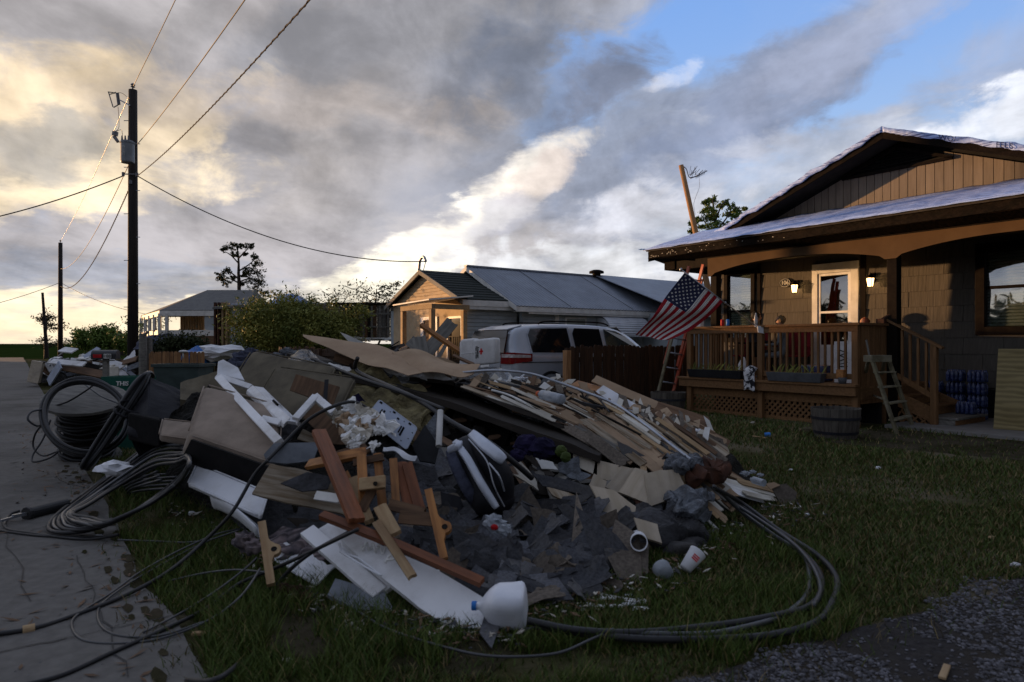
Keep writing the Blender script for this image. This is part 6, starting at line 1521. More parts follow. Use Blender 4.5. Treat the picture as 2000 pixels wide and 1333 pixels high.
# ------- filler scraps over the whole heap
def scrap(px,py,m,name,label,cat,group,w,h,th=.008,lift=.05,face=.5,rag=.25,rot=None,depth=None):
 a=rot if rot is not None else q.uniform(0,2*pi);n=q.choice((4,4,5));Y=depth or D(px,py);k=F/Y
 out=[]
 for i in range(n):
  t=a+(i+.5)*2*pi/n;rx,ry=w*k*(1+q.uniform(-rag,rag)),h*k*(1+q.uniform(-rag,rag));x,y=cos((i+.5)*2*pi/n)*rx,sin((i+.5)*2*pi/n)*ry
  out.append((px+x*cos(a)-y*sin(a),py+x*sin(a)+y*cos(a)))
 return piece(name,out,m,label,cat,th,lift,face,group=group,depth=depth,bend=.02)
def region(px,py,poly):
 ins=False;n=len(poly)
 for i in range(n):
  (x1,y1),(x2,y2)=poly[i],poly[i-1]
  if(y1>py)!=(y2>py)and px<(x2-x1)*(py-y1)/(y2-y1)+x1:ins=not ins
 return ins
def fill(n,poly,fn):
 xs,ys=[p[0]for p in poly],[p[1]for p in poly];k=0
 while k<n:
  x,y=q.uniform(min(xs),max(xs)),q.uniform(min(ys),max(ys))
  if region(x,y,poly):fn(x,y,k);k+=1
# asphalt shingle scraps across the lower front
SH=[(870,1010),(960,960),(1040,960),(1130,990),(1200,1020),(1250,1090),(1180,1130),(1080,1165),(960,1165),(880,1110),(820,1080),(860,1040)]
def shf(x,y,k):
 scrap(x,y,'shingle' if q.random()<.78 else 'shingle_brown','roof_shingle','torn grey asphalt shingle scrap on the lower front of the pile','shingle','torn asphalt shingles on the lower front of the pile',q.choice((.07,.11,.15,.20,.26))*q.uniform(.8,1.2),q.uniform(.05,.14),.005,q.uniform(-.03,.20),q.uniform(.0,.95),.75)
def curl(x,y,k):
 w,h=q.uniform(.14,.42),q.uniform(.09,.19);c0=PD(x,y,q.uniform(.02,.16));view=(V3((0,0,H))-c0).normalized()
 n=(view*q.uniform(.2,.9)+V3((q.uniform(-.5,.5),q.uniform(-.2,.2),q.uniform(.3,1.0)))).normalized();t=q.uniform(-1.2,1.2);X=V3((cos(t),.3,-sin(t)*.8));X=(X-n*X.dot(n)).normalized();Y=n.cross(X)
 bx,by,sd_=q.uniform(-.35,.35),q.uniform(-.5,.5),q.uniform(0,99)
 def fn(a,b):
  u_,v_=(a-.5)*w,(b-.5)*h;e=1+(.18*mn.noise(V3((a*4,b*4,sd_)))if a in(0,1)or b in(0,1)else 0)
  if b==1 and int(a*9)%3==1 and w>.2:e*=.6
  return c0+X*u_*e+Y*v_*e+n*(bx*u_*u_*4+by*v_*v_*6+.012*mn.noise(V3((a*3,b*3,sd_+5))))
 mb=MB();mb.grid(fn,9,5,.004);put('roof_shingle',mb,q.choice(['shingle','shingle','shingle','shingle_brown','tar_felt']),label='torn',cat='shingle',group='torn asphalt shingles on the lower front of the pile')
fill(38,SH,shf)
fill(58,SH,curl)
fill(22,[(700,900),(880,880),(880,1060),(900,1130),(800,1080),(760,1040),(700,960)],curl)
fill(40,[(700,900),(880,880),(880,1060),(900,1130),(800,1080),(760,1040),(700,960)],lambda x,y,k:scrap(x,y,'shingle','roof_shingle','dark shingle scrap between the broken chair wood and the backpack','shingle','dark shingles between the chair wood and the backpack',q.uniform(.07,.16),q.uniform(.05,.12),.006,q.uniform(.0,.05),q.uniform(.3,.7),.3))
fill(34,[(480,960),(640,990),(760,1060),(820,1110),(700,1100),(560,1060),(480,1030)],lambda x,y,k:scrap(x,y,'tar_felt','felt_scrap','black roofing felt scrap under the broken wood at the left front','felt','black felt scraps under the broken wood',q.uniform(.08,.18),q.uniform(.06,.12),.006,q.uniform(.0,.04),.5,.3))
# planks fanned over the right half
GR='thin broken lath strips fanned down the right side of the pile'
for k in range(150):
 t=q.uniform(0,1);s=q.gauss(0,1)
 x0=1080+290*t+q.uniform(-25,25);y0=765+130*t*t+30*t+q.uniform(-6,10)+q.uniform(0,70)*q.random()
 L_=q.uniform(30,95);sl=.42+.5*t+q.uniform(-.15,.15)
 x1,y1=x0+L_,y0+L_*sl
 if y1<interp(x1,RIDGE)+4 or x1>1440:continue
 plank((x0,y0),(x1,y1),q.uniform(.03,.085),q.uniform(.004,.012),q.choice(['wood_brown','cardboard','wood_pale','wood_grey','cardboard','drywall']),'thin splintered strip on the right slope of the pile','strip','wood_strip',q.uniform(.12,.38),q.uniform(.12,.30),group=GR)
for k in range(70):
 t=q.uniform(0,1);x0,y0=900+440*t,interp(900+440*t,RIDGE)+q.uniform(8,45);L_=q.uniform(60,150);sl=.28+.5*t+q.uniform(-.1,.1)
 if x0+L_<1425:plank((x0,y0),(x0+L_,y0+L_*sl),q.uniform(.012,.04),q.uniform(.004,.010),q.choice(['drywall','wood_pale','cardboard','wood_char','wood_weathered','wood_brown']),'long thin light strip on the right slope of the pile','strip','wood_strip',q.uniform(.38,.50),q.uniform(.30,.42),group=GR)
for k in range(34):
 t=k/33;f=lambda L:(interp(t*(len(L)-1),[(i,p[0])for i,p in enumerate(L)]),interp(t*(len(L)-1),[(i,p[1])for i,p in enumerate(L)]))
 a,b=f([(1110,838),(1160,812),(1220,806),(1280,812),(1325,828),(1352,840)]),f([(1225,905),(1280,908),(1345,925),(1405,918),(1421,886),(1416,862)])
 plank((a[0]+q.uniform(-12,12),a[1]+q.uniform(-8,8)),(b[0]+q.uniform(-10,6),b[1]+q.uniform(-10,6)),q.uniform(.07,.13),.010,q.choice(['wood_brown','cardboard','wood_weathered','wood_grey','shingle_brown','cardboard']),'tan lath board of the fan at the right end of the crest','board','lath_board',.36-.1*t,.24,group='tan lath boards fanned at the right end')
# white drywall crumbs on the crest
fill(120,[(860,728),(930,735),(1090,742),(1180,768),(1340,815),(1400,845),(1340,850),(1200,800),(1060,775),(930,760)],lambda x,y,k:scrap(x,y,q.choice(['drywall','drywall','white_trim','cardboard','shingle_brown','wood_brown','cardboard']),'plaster_piece','pale broken plaster or board piece on the crest of the pile','rubble','pale plaster and board pieces along the crest',q.uniform(.02,.11),q.uniform(.015,.05),.010,q.uniform(.12,.46),q.uniform(.05,.45),.5))
# dark bits in the hollow and left
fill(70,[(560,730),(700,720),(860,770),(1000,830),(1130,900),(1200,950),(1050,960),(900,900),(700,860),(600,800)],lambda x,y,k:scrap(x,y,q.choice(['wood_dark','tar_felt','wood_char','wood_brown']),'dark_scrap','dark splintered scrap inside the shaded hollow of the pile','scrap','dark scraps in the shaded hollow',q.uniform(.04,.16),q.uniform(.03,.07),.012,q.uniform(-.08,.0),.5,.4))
for k in range(60):
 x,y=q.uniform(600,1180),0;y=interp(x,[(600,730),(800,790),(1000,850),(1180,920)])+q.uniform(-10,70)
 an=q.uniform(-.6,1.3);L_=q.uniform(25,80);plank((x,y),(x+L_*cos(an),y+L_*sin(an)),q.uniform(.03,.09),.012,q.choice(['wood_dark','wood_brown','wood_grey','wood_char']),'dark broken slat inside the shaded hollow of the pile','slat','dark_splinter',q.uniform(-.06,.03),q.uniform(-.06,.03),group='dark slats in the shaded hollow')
fill(40,[(1240,900),(1420,880),(1440,960),(1380,1060),(1280,1080),(1240,1000)],lambda x,y,k:scrap(x,y,q.choice(['tar_felt','shingle','rust','wood_dark']),'dark_scrap','dark scrap round the crumpled felt at the right end','scrap','dark scraps at the right end of the pile',q.uniform(.05,.13),q.uniform(.04,.09),.008,q.uniform(-.06,.0),.5,.4))
# ------- big slabs across the middle
def sheetpx(name,top,bot,m,label,cat,th=.012,nu=24,nv=5,amp=.03,fr=3.0,lt=None,smooth=False,seed=0,up=None,rag=0.0):
 """sheet between two traced edges given as (px,py,depth) lists; wavy, with thickness"""
 def along(L,a):
  x=a*(len(L)-1);i=min(int(x),len(L)-2);f=x-i;return P(*L[i]).lerp(P(*L[i+1]),f)
 def fn(a,b):
  p=along(top,a).lerp(along(bot,a),b);e=V3((mn.noise(p*fr+V3((seed,0,0))),mn.noise(p*fr+V3((0,seed,5))),mn.noise(p*fr+V3((7,0,seed)))))*amp
  if rag and(b in(0,1)or a in(0,1)):e+=V3((0,0,mn.noise(p*22)))*rag
  return p+e
 mb=MB();mb.grid(fn,nu,nv,th);c=along(top,.5).lerp(along(bot,.5),.5);x=(along(top,1)-along(top,0));n=x.cross(along(bot,.5)-along(top,.5)).normalized()
 return put(name,mb,m,smooth=smooth,align=frame_n(c,n,x),label=label,cat=cat)
def d3(x,y,l=0.0):return(x,y,D(x,y)-l)
# long roof deck sections, dark underside edge towards the viewer
def deck_slab(edge,dl,th,m,label,wd,seed):
 """thick panel whose near edge is traced; body runs back and down into the heap"""
 pts=[P(x,y,D(x,y)-l)for(x,y,l)in edge];back=[p+V3((.25,.9,-.02))*wd for p in pts]
 mb=MB();n=len(pts);vs=[]
 for i in range(n):
  j=.012*mn.noise(pts[i]*7)
  vs+=[pts[i]+V3((0,0,j)),back[i],back[i]-V3((0,0,th)),pts[i]-V3((0,.02,th+j))]
 fs=[(0,1,2,3),((n-1)*4+3,(n-1)*4+2,(n-1)*4+1,(n-1)*4)]
 for i in range(n-1):
  for e in range(4):fs.append((i*4+e,(i+1)*4+e,(i+1)*4+(e+1)%4,i*4+(e+1)%4))
 mb.add(vs,fs);return put('roof_section',mb,m,label=label,cat='roof panel',align=axis_frame(pts[0],pts[-1],V3((0,0,1))))
def dense(pts,n=6):
 out=[]
 for(a,b)in zip(pts,pts[1:]):
  for k in range(n):t=k/n;out.append(tuple(a[i]+(b[i]-a[i])*t for i in range(3)))
 out.append(pts[-1]);return out
deck_slab(dense([(560,690,.0),(640,720,.12),(760,752,.30),(880,785,.42),(1000,828,.46),(1100,862,.44),(1170,890,.38)]),0,.06,'wood_dark','long dark roof section slanting down across the middle of the pile',.55,1)
deck_slab(dense([(800,737,.14),(880,744,.30),(990,790,.40),(1060,815,.38),(1130,845,.30)]),0,.035,'wood_dark','dark roof board lying on the long slanting roof section',.5,2)
deck_slab(dense([(1000,800,.30),(1100,825,.34),(1190,842,.34),(1250,880,.26)]),0,.02,'wood_brown','brown sheathing panel edge under the fanned planks',.45,3)
# brown sheathing boards on top of it
GB=[('a',[(985,790),(1060,775),(1130,795),(1080,815)]),('b',[(1062,812),(1105,800),(1150,830),(1112,832)]),('c',[(1070,800),(1120,796),(1140,822),(1090,812)]),('d',[(1135,806),(1180,806),(1215,850),(1160,838)]),
('e',[(1010,776),(1075,770),(1110,790),(1030,795)]),('f',[(1180,812),(1220,820),(1245,862),(1205,852)]),('g',[(930,762),(1005,765),(1020,785),(950,778)])]
for i,(k_,poly)in enumerate(GB):piece('wood_sheet',ragged(poly,1.5,3,i),['wood_brown','cardboard','wood_brown','wood_brown','wood_brown','cardboard','wood_brown'][i],['largest brown board on the slab behind the plastic bottle','pale square board on the brown sheathing','small brown board overlapping the pale square one','brown board with split end at the edge of the sheathing','brown board just under the plastic bottle','tan split board lowest on the brown sheathing','thin brown board left of the plastic bottle'][i],'board',.008,.34,.35,bend=.02)
# twisted shingle at the lip
piece('roof_shingle',[(1205,862),(1225,870),(1275,900),(1290,925),(1240,905),(1215,888)],'shingle','large bent grey shingle hanging over the lip on the right','shingle',.008,.30,.5)
piece('wood_strip',[(1170,865),(1210,880),(1230,905),(1205,915),(1180,885)],'drywall','broken pale board hanging under the bent shingle','board',.012,.22,.5)
piece('wood_strip',[(1175,850),(1235,880),(1222,890),(1185,872)],'wood_pale','split pale board end sticking out beside the bent shingle','board',.012,.30,.5)
# ------- cardboard and light sheets at the crest
sheetpx('cardboard_sheet',[(590,657,7.4),(660,664,7.3),(720,671,7.2),(770,690,7.0),(850,727,6.5)],[(594,660,7.3),(660,690,6.9),(715,708,6.7),(750,716,6.5),(800,735,6.3)],'cardboard','large creased cardboard sheet jutting out over the crest of the pile','cardboard',.006,30,6,.05,2.2)
piece('white_sheet',[(664,649),(680,655),(716,672),(688,676)],'white_trim','pointed white sheet standing up behind the cardboard','sheet',.006,.0,.8,depth=7.45)
sheetpx('cardboard_sheet',[(765,690,6.95),(800,688,6.9),(870,702,6.8),(935,712,6.7)],[(800,722,6.5),(830,730,6.4),(880,730,6.4),(930,726,6.5)],'cardboard','folded brown cardboard sheet lying left of the white cooler','cardboard',.006,20,5,.06,3,seed=4)
piece('cardboard_box',[(795,705),(830,693),(870,700),(897,712),(870,728),(815,728)],'cardboard','flattened carton on the crest left of the white cooler','cardboard',.03,.10,.5)
piece('white_sheet',[(833,703),(870,713),(850,718),(838,712)],'white_paint','small white sheet on the flattened carton','sheet',.006,.16,.6)
piece('cardboard_box',[(655,690),(700,705),(690,718),(650,705)],'wood_brown','brown panel scrap under the big cardboard sheet','board',.01,.05,.5)
# crumpled white strip
def crump(name,line_,w,m,label,cat,amp=.05,fr=6,n=40,nv=6,th=.01,lift=.1,seed=0):
 pts=smoothpts([PD(x,y,lift)for x,y in line_],8);nn=len(pts)-1
 def fn(a,b):
  x=a*nn;i=min(int(x),nn-1);p=pts[i].lerp(pts[i+1],x-i);d=(pts[i+1]-pts[i]).normalized();sd=d.cross(V3((0,-.55,.8))).normalized()
  p=p+sd*(b-.5)*w*(1+.3*mn.noise(p*4+V3((seed,0,0))));return p+V3((mn.noise(p*fr+V3((seed,1,0))),mn.noise(p*fr+V3((0,seed,3))),mn.noise(p*fr*1.3+V3((2,seed,3)))))*amp
 mb=MB();mb.grid(fn,n,nv,th);return put(name,mb,m,label=label,cat=cat)
crump('foam_strip',[(740,705),(775,722),(820,730),(860,737),(888,738)],.16,'foam_white','crumpled whitish foam strip below the cardboard on the crest','foam',.045,9,60,8,lift=.22)
crump('foam_strip',[(640,715),(670,722),(700,735),(730,742)],.08,'foam_white','torn pale foam edge in the dark gap left of the hollow','foam',.03,12,lift=.10,seed=4)
crump('insulation',[(665,735),(710,752),(760,775),(810,800),(850,820)],.46,'insulation','yellow-brown insulation batting hanging out of the hollow','insulation',.11,6,60,16,th=.03,lift=.10,seed=2)
crump('insulation',[(700,800),(750,812),(800,830),(840,850)],.28,'insulation','lower torn wad of yellow-brown insulation beside the metal panel','insulation',.08,8,40,12,th=.03,lift=.04,seed=6)
# ------- cushions and sofa parts on the left
def cushion(O,A,B,C,m,label,bev=.045,extra=None,name='cushion',cat='cushion',wob=.012):
 O,A,B,C=P(*O),P(*A),P(*B),P(*C);r=empty(name,O,label,cat)
 mb=MB();a,b,c=A-O,B-O,C-O;vs={};fs=[]
 def face(o,u,v,nrm):
  nu,nv=10,8
  def fn(s,t):return o+u*s+v*t+nrm*(.030*sin(pi*s)*sin(pi*t)+wob*mn.noise((o+u*s+v*t)*4))
  mb.grid(fn,nu,nv)
 n=a.cross(b).normalized();sg=1 if n.dot(c)<0 else-1
 o=put('body',MB().para(O,A,B,C),m,r,bevel=bev,seg=5,smooth=True)
 mod=o.modifiers.new('sub','SUBSURF');mod.subdivision_type='SIMPLE';mod.levels=mod.render_levels=2
 tx=bpy.data.textures.new('soft','CLOUDS');tx.noise_scale=.35;dm=o.modifiers.new('soft','DISPLACE');dm.texture=tx;dm.strength=wob*3;dm.mid_level=.5
 e=MB()
 for(s0,dv)in((O,a),(O,b),(O+a,b),(O+b,a)):
  e.tube([s0+dv*(.06+.88*i/8)for i in range(9)],.006,5)
 put('piping',e,m,r,smooth=True);return r
cushion((366,848,5.0),(542,908,4.6),(400,750,5.75),(352,893,5.08),'cushion','large taupe sofa cushion tipped over with its dark underside towards the lane',.05)
mb=MB();mb.slab([P(378,858,4.93),P(538,914,4.55),P(512,956,4.62),P(358,897,5.0)],.02);put('cushion_shade',mb,'fabric_dark',label='black lining cloth on the underside of the large taupe cushion',cat='lining')  # black slab puts the shade of the cushion's near side into colour
cushion((438,768,6.3),(610,812,5.7),(492,684,6.75),(450,776,6.45),'cushion_b','olive-brown sofa back cushion at the back, left of the crest',.05)
cushion((488,800,5.95),(650,830,5.5),(540,716,6.35),(498,806,6.08),'cushion_b','second olive-brown cushion with rounded corner, in front of the first',.06)
cushion((310,850,5.75),(372,858,5.6),(318,818,6.05),(312,866,5.8),'cushion','small taupe cushion half hidden behind the large one',.03)
# white foam slab and curved white basin under the cushion
cushion((366,945,4.75),(510,1010,4.25),(385,905,4.95),(368,953,4.80),'white_plastic','pale blue-white slab tilted under the large cushion',.02,name='foam_slab',cat='slab',wob=.003)
mb=MB();mb.grid(lambda a,b:P(412+90*a,968+62*a-10*sin(a*3)+20*b,4.65-.45*a)+V3((0,.12*b,-.06*sin(b*pi))),16,6,.01);put('white_tub',mb,'white_plastic',smooth=True,label='curved white plastic rim lying in the grass below the pale slab',cat='tub')
# black sofa carcass
def hull(name,pts,m,label,cat,th=.0,bev=.02,parent=None):
 mb=MB();mb.para(*[P(*p)for p in pts]);return put(name,mb,m,label=label,cat=cat,bevel=bev,seg=3,parent=parent)
sf=empty('sofa',P(300,870,6.6),'overturned black sofa body behind the cable bundle','sofa')
def sofaskin(a,b):
 x=250+125*a;yt=interp(x,[(250,800),(290,735),(330,752),(375,772)]);yb=interp(x,[(250,850),(300,866),(375,862)])
 p=P(x,yt+(yb-yt)*b,6.9-.55*sin(b*1.6)+.1*a);return p+V3((0,0,.012*mn.noise(V3((a*3,b*22,0)))))
mb=MB();mb.grid(sofaskin,26,22,-.35);put('lining',mb,'fabric_black',sf,smooth=False)
mb=MB();mb.para(P(250,806,6.42),P(312,820,6.25),P(250,860,6.42),P(262,800,6.9));put('frame',mb,'fabric_dark',sf,bevel=.02)
def brownback(a,b):
 x=352+95*a;yt=interp(x,[(352,748),(380,738),(447,720)]);yb=780+20*a;p=P(x,yt+(yb-yt)*b,6.9-.25*b);return p+V3((0,0,.01*mn.noise(V3((a*5,b*4,0)))))
mb=MB();mb.grid(brownback,14,8,-.12);put('upholstered_board',mb,'cushion_b',label='dark brown upholstered back panel left of the white frame',cat='sofa part',smooth=False)
# bins
bn=empty('plastic_bin',P(360,760,9.5),'grey-green plastic storage bin standing before the tan pickets','bin')
c=P(360,760,9.5);c.z=0;z1=P(0,712,9.5).z
mb=MB();w0,w1=.24,.31;zb=.25
mb.add([c+V3((sx*w0,sy*.18,zb))for sx,sy in((-1,-1),(1,-1),(1,1),(-1,1))]+[c+V3((sx*w1,sy*.24,z1))for sx,sy in((-1,-1),(1,-1),(1,1),(-1,1))],[(3,2,1,0)]+[(i,(i+1)%4,4+(i+1)%4,4+i)for i in range(4)])
o=put('tub',mb,'bin_green',bn);s_=o.modifiers.new('s','SOLIDIFY');s_.thickness=.01
mb=MB()
for(a,b,e,f)in((-.33,.33,-.26,-.235),(-.33,.33,.235,.26),(-.33,-.305,-.235,.235),(.305,.33,-.235,.235)):mb.box(c.x+a,c.x+b,c.y+e,c.y+f,z1-.03,z1+.01)
put('rim',mb,'bin_green',bn)
mb=MB();mb.bar(c+V3((0,0,0)),c+V3((0,0,.25)),.5,.4,(0,1,0));put('crate',mb,'wood_dark',label='dark crate under the grey-green bin',cat='crate')
rc=empty('recycling_bin',P(252,775,8.6),'green recycling bin with white lettering behind the cable bundle','bin')
c=P(252,775,8.6);c.z=0;z1=P(0,735,8.6).z
mb=MB();mb.add([c+V3((sx*.18,sy*.14,.0))for sx,sy in((-1,-1),(1,-1),(1,1),(-1,1))]+[c+V3((sx*.24,sy*.19,z1))for sx,sy in((-1,-1),(1,-1),(1,1),(-1,1))],[(3,2,1,0)]+[(i,(i+1)%4,4+(i+1)%4,4+i)for i in range(4)])
o=put('tub',mb,'bin_teal',rc);s_=o.modifiers.new('s','SOLIDIFY');s_.thickness=.01
mb=MB();text_into(mb,'THIS',c+V3((.03,-.20,z1-.085)),(1,0,0),(0,.12,1),.075,.004,bold=True);put('lettering',mb,'white_print',rc)
# ------- white window frames
def frame_bar(a,b,w,t,parent,m='white_paint',name='bar'):return board(name,P(*a),P(*b),w,t,m,V3((0,-.8,.6)),parent,bevel=.003)
wf=empty('broken_casement',P(480,800,5.5),'broken white window frame lying across the taupe cushion','window frame')
frame_bar((427,738,6.0),(545,864,4.7),.062,.035,wf);frame_bar((424,735,6.02),(490,757,5.85),.05,.03,wf);frame_bar((512,818,5.15),(548,827,5.05),.05,.03,wf)
mb=MB();mb.slab([P(424,740,6.05),P(426,715,6.2),P(436,711,6.25),P(465,727,6.2),P(478,752,6.0)],.05);put('corner_panel',mb,'white_plastic',wf,bevel=.008)
ch_=empty('sash',P(520,790,5.3),'white grooved window sash lying right of the broken frame','window sash')
mb=MB();mb.para(P(482,762,5.75),P(555,828,5.0),P(494,752,5.8),P(480,770,5.76));put('rail',mb,'white_paint',ch_,bevel=.006)
mb=MB();mb.para(P(496,754,5.76),P(562,822,5.02),P(515,757,5.78),P(496,760,5.78));put('rail',mb,'white_plastic',ch_,bevel=.006)
mb=MB();mb.para(P(517,760,5.72),P(582,822,5.0),P(522,765,5.74),P(515,768,5.74));put('rail',mb,'white_paint',ch_,bevel=.004)
mb=MB();mb.cyl(P(534,783,5.38),P(542,791,5.30),.010);put('latch',mb,'trim_dark',ch_)
cf=empty('broken_casement',P(610,800,5.2),'white right-angled frame corner in the middle of the left slope','window frame')
frame_bar((617,774,5.2),(577,819,4.95),.055,.03,cf);frame_bar((615,774,5.22),(652,806,5.0),.055,.03,cf)
# ------- boards in the left middle
piece('wood_board',[(578,731),(566,762),(650,792),(664,756)],'wood_brown','brown wood board with a straight edge, behind the white frame corner','board',.018,.32,.6,depth=5.6)
piece('wood_board',[(617,789),(592,815),(640,862),(655,868),(690,869),(650,822)],'wood_brown','brown board lying diagonally below the white frame corner','board',.014,.0,.6,depth=4.75)
mb=MB();mb.bar(P(638,742,5.25),P(634,795,5.1),.03,.006,(0,-1,0));put('strap',mb,'fabric_black',label='black strap hanging over the brown board',cat='strap')
piece('purple_cloth',[(664,790),(700,768),(722,795),(690,800)],'fabric_purple','dark purple cloth scrap above the white rags','cloth',.01,.12,.6)
piece('grey_sheet',[(547,820),(565,822),(586,828),(568,862),(548,866)],'tar_felt','dark felt piece leaning on the white frame','felt',.006,.32,.6)
piece('slate_sheet',[(515,888),(535,866),(625,864),(612,900),(560,906),(522,902)],'grey_slab','smooth grey slab right of the large cushion','slab',.02,.25,.55,depth=4.7)
piece('grey_sheet',[(548,944),(600,922),(650,932),(640,955),(590,960)],'tar_felt','crumpled dark felt on the weathered plywood','felt',.01,.16,.5,depth=4.25)
piece('weathered_board',ragged([(528,906),(600,920),(690,950),(705,1014),(640,998),(560,982),(492,964)],1.5,3),'wood_weathered','wide weathered plywood with swirling grain at the left front','plywood',.02,.0,.6,depth=4.20,grain=6)
piece('board_scrap',[(592,838),(640,862),(636,876),(580,858)],'wood_weathered','small weathered scrap under the red-brown beam','board',.012,.12,.6)
# rags
def rag(name,blobs,m,label,cat,amp=.35,seed=0,squash=.5):
 mb=MB()
 for i,(x,y,Y,r_)in enumerate(blobs):mb.ball(P(x,y,Y),r_,16,(1,.6,squash),amp,seed+i*3.1)
 return put(name,mb,m,label=label,cat=cat)
rg_=random.Random(9)
GW='torn white rags and board bits beside the metal panel'
for k in range(34):
 x,y=700+rg_.gauss(0,22),838+rg_.gauss(0,22)
 if not(650<x<765 and 795<y<876):continue
 m_=['foam_white','drywall','white_trim','cardboard','foam_white'][rg_.randrange(5)];Y=4.75-(y-800)*.006
 w=rg_.uniform(.03,.075)
 mb=MB();c=P(x,y,Y);e1=V3((rg_.uniform(-1,1),rg_.uniform(-.5,.5),rg_.uniform(-.6,.6))).normalized();e2=e1.cross(V3((rg_.uniform(-.4,.4),-1,.6))).normalized();sd_=rg_.random()*50
 mb.grid(lambda a,b:c+e1*(a-.5)*w*2+e2*(b-.5)*w*1.6+V3((mn.noise(V3((a*3,b*3,sd_))),mn.noise(V3((a*3,b*3,sd_+9))),mn.noise(V3((a*3,b*3,sd_+4)))))*w*.9,8,7,.006)
 put('white_rag',mb,m_,label='torn white rag or board bit left of the pale metal panel',cat='rag',group=GW)
crump('cloth',[(660,812),(690,820),(730,826)],.20,'drywall','cream crumpled cloth at the top of the white rags','cloth',.06,9,40,10,lift=.30,seed=11)
crump('white_strap',[(748,878),(775,880),(795,895),(812,898)],.045,'white_plastic','twisted white plastic strip below the metal panel','plastic',.015,9,24,4,lift=.38,seed=3)
# metal panel with slots
pnp,pn,pc=plane_poly([(738,779),(818,838),(797,881),(711,813)],.0,.75,4.75)
pr0=empty('appliance_sheet',pc,'pale blue metal appliance panel with slots, tilted in the middle of the pile','panel')
A0,B0,C0,D0=pnp
def onp(s,t,off=.0):return A0.lerp(B0,s).lerp(D0.lerp(C0,s),t)+pn*off
mb=MB()
def rr(n=5,r=.10):
 out=[]
 for(cx,cy,a0)in((r,r,pi),(1-r,r,1.5*pi),(1-r,1-r,0),(r,1-r,.5*pi)):
  for k in range(n):a=a0+k/(n-1)*pi/2;out.append((cx+r*cos(a)*.6,cy+r*sin(a)))
 return out
mb.slab([onp(s,t)for s,t in rr()],.012,pn);put('plate',mb,'panel_blue',pr0)
mb=MB()
for(s,t,w,h)in((.10,.06,.03,.05),(.42,.05,.03,.05),(.55,.18,.025,.04),(.80,.05,.03,.05),(.20,.42,.014,.16),(.25,.44,.02,.20),(.68,.50,.014,.16),(.73,.52,.02,.20),(.30,.60,.012,.02),(.5,.62,.012,.02),(.12,.55,.012,.02),(.9,.6,.012,.02),(.6,.85,.012,.02),(.35,.15,.01,.02),(.68,.12,.01,.02),(.92,.3,.012,.02),(.8,.85,.012,.02)):
 mb=MB();mb.slab([onp(s-w,t-h,.002),onp(s+w,t-h,.002),onp(s+w,t+h,.002),onp(s-w,t+h,.002)],.001,pn);put('slot',mb,'hole',pr0)
mb=MB();mb.tube([onp(.48+.10*cos(k*pi/8),.62+.20*sin(k*pi/8),.001)for k in range(16)],.003,5,closed=True);mb.tube([onp(s,t,-.002)for s,t in rr(5,.09)],.005,5,closed=True);put('embossing',mb,'panel_blue',pr0)
# ------- broken chair wood
plank((622,842),(697,1018),.085,.03,'wood_red','long red-brown beam standing diagonally through the chair wood','beam','wood_beam',da=4.25,db=3.55,up=(.6,-1,.2))
plank((628,1006),(942,1138),.045,.03,'wood_red','long thin red-brown board slanting down over the white door','board','wood_board',da=3.65,db=3.25,up=(0,-.5,1))
def curvedboard(ctl,w,t,m,label,cat='chair part',name='bent_slat',nrm=(0,-.7,.7)):
 pts=smoothpts([P(*c)for c in ctl],8);mb=MB();nn=V3(nrm).normalized();vs=[]
 for i,p in enumerate(pts):
  d=(pts[min(i+1,len(pts)-1)]-pts[max(i-1,0)]).normalized();sd=d.cross(nn).normalized();n2=sd.cross(d);vs+=[p-sd*w/2-n2*t/2,p+sd*w/2-n2*t/2,p+sd*w/2+n2*t/2,p-sd*w/2+n2*t/2]
 L_=len(pts);fs=[(0,1,2,3),((L_-1)*4+3,(L_-1)*4+2,(L_-1)*4+1,(L_-1)*4)]
 for i in range(L_-1):
  for e in range(4):fs.append((i*4+e,i*4+4+e,i*4+4+(e+1)%4,i*4+(e+1)%4))
 mb.add(vs,fs);return put(name,mb,m,label=label,cat=cat,align=axis_frame(pts[0],pts[-1],nn),bevel=.003)
curvedboard([(602,908,4.25),(640,900,4.15),(690,888,4.1),(715,884,4.1)],.065,.03,'wood_orange','curved orange wooden back slat of a broken chair')
piece('chair_seat_piece',[(622,905),(660,880),(712,866),(724,880),(700,895),(650,908)],'wood_brown','brown wooden seat piece under the curved orange slat','chair part',.02,.02,.5,depth=4.3)
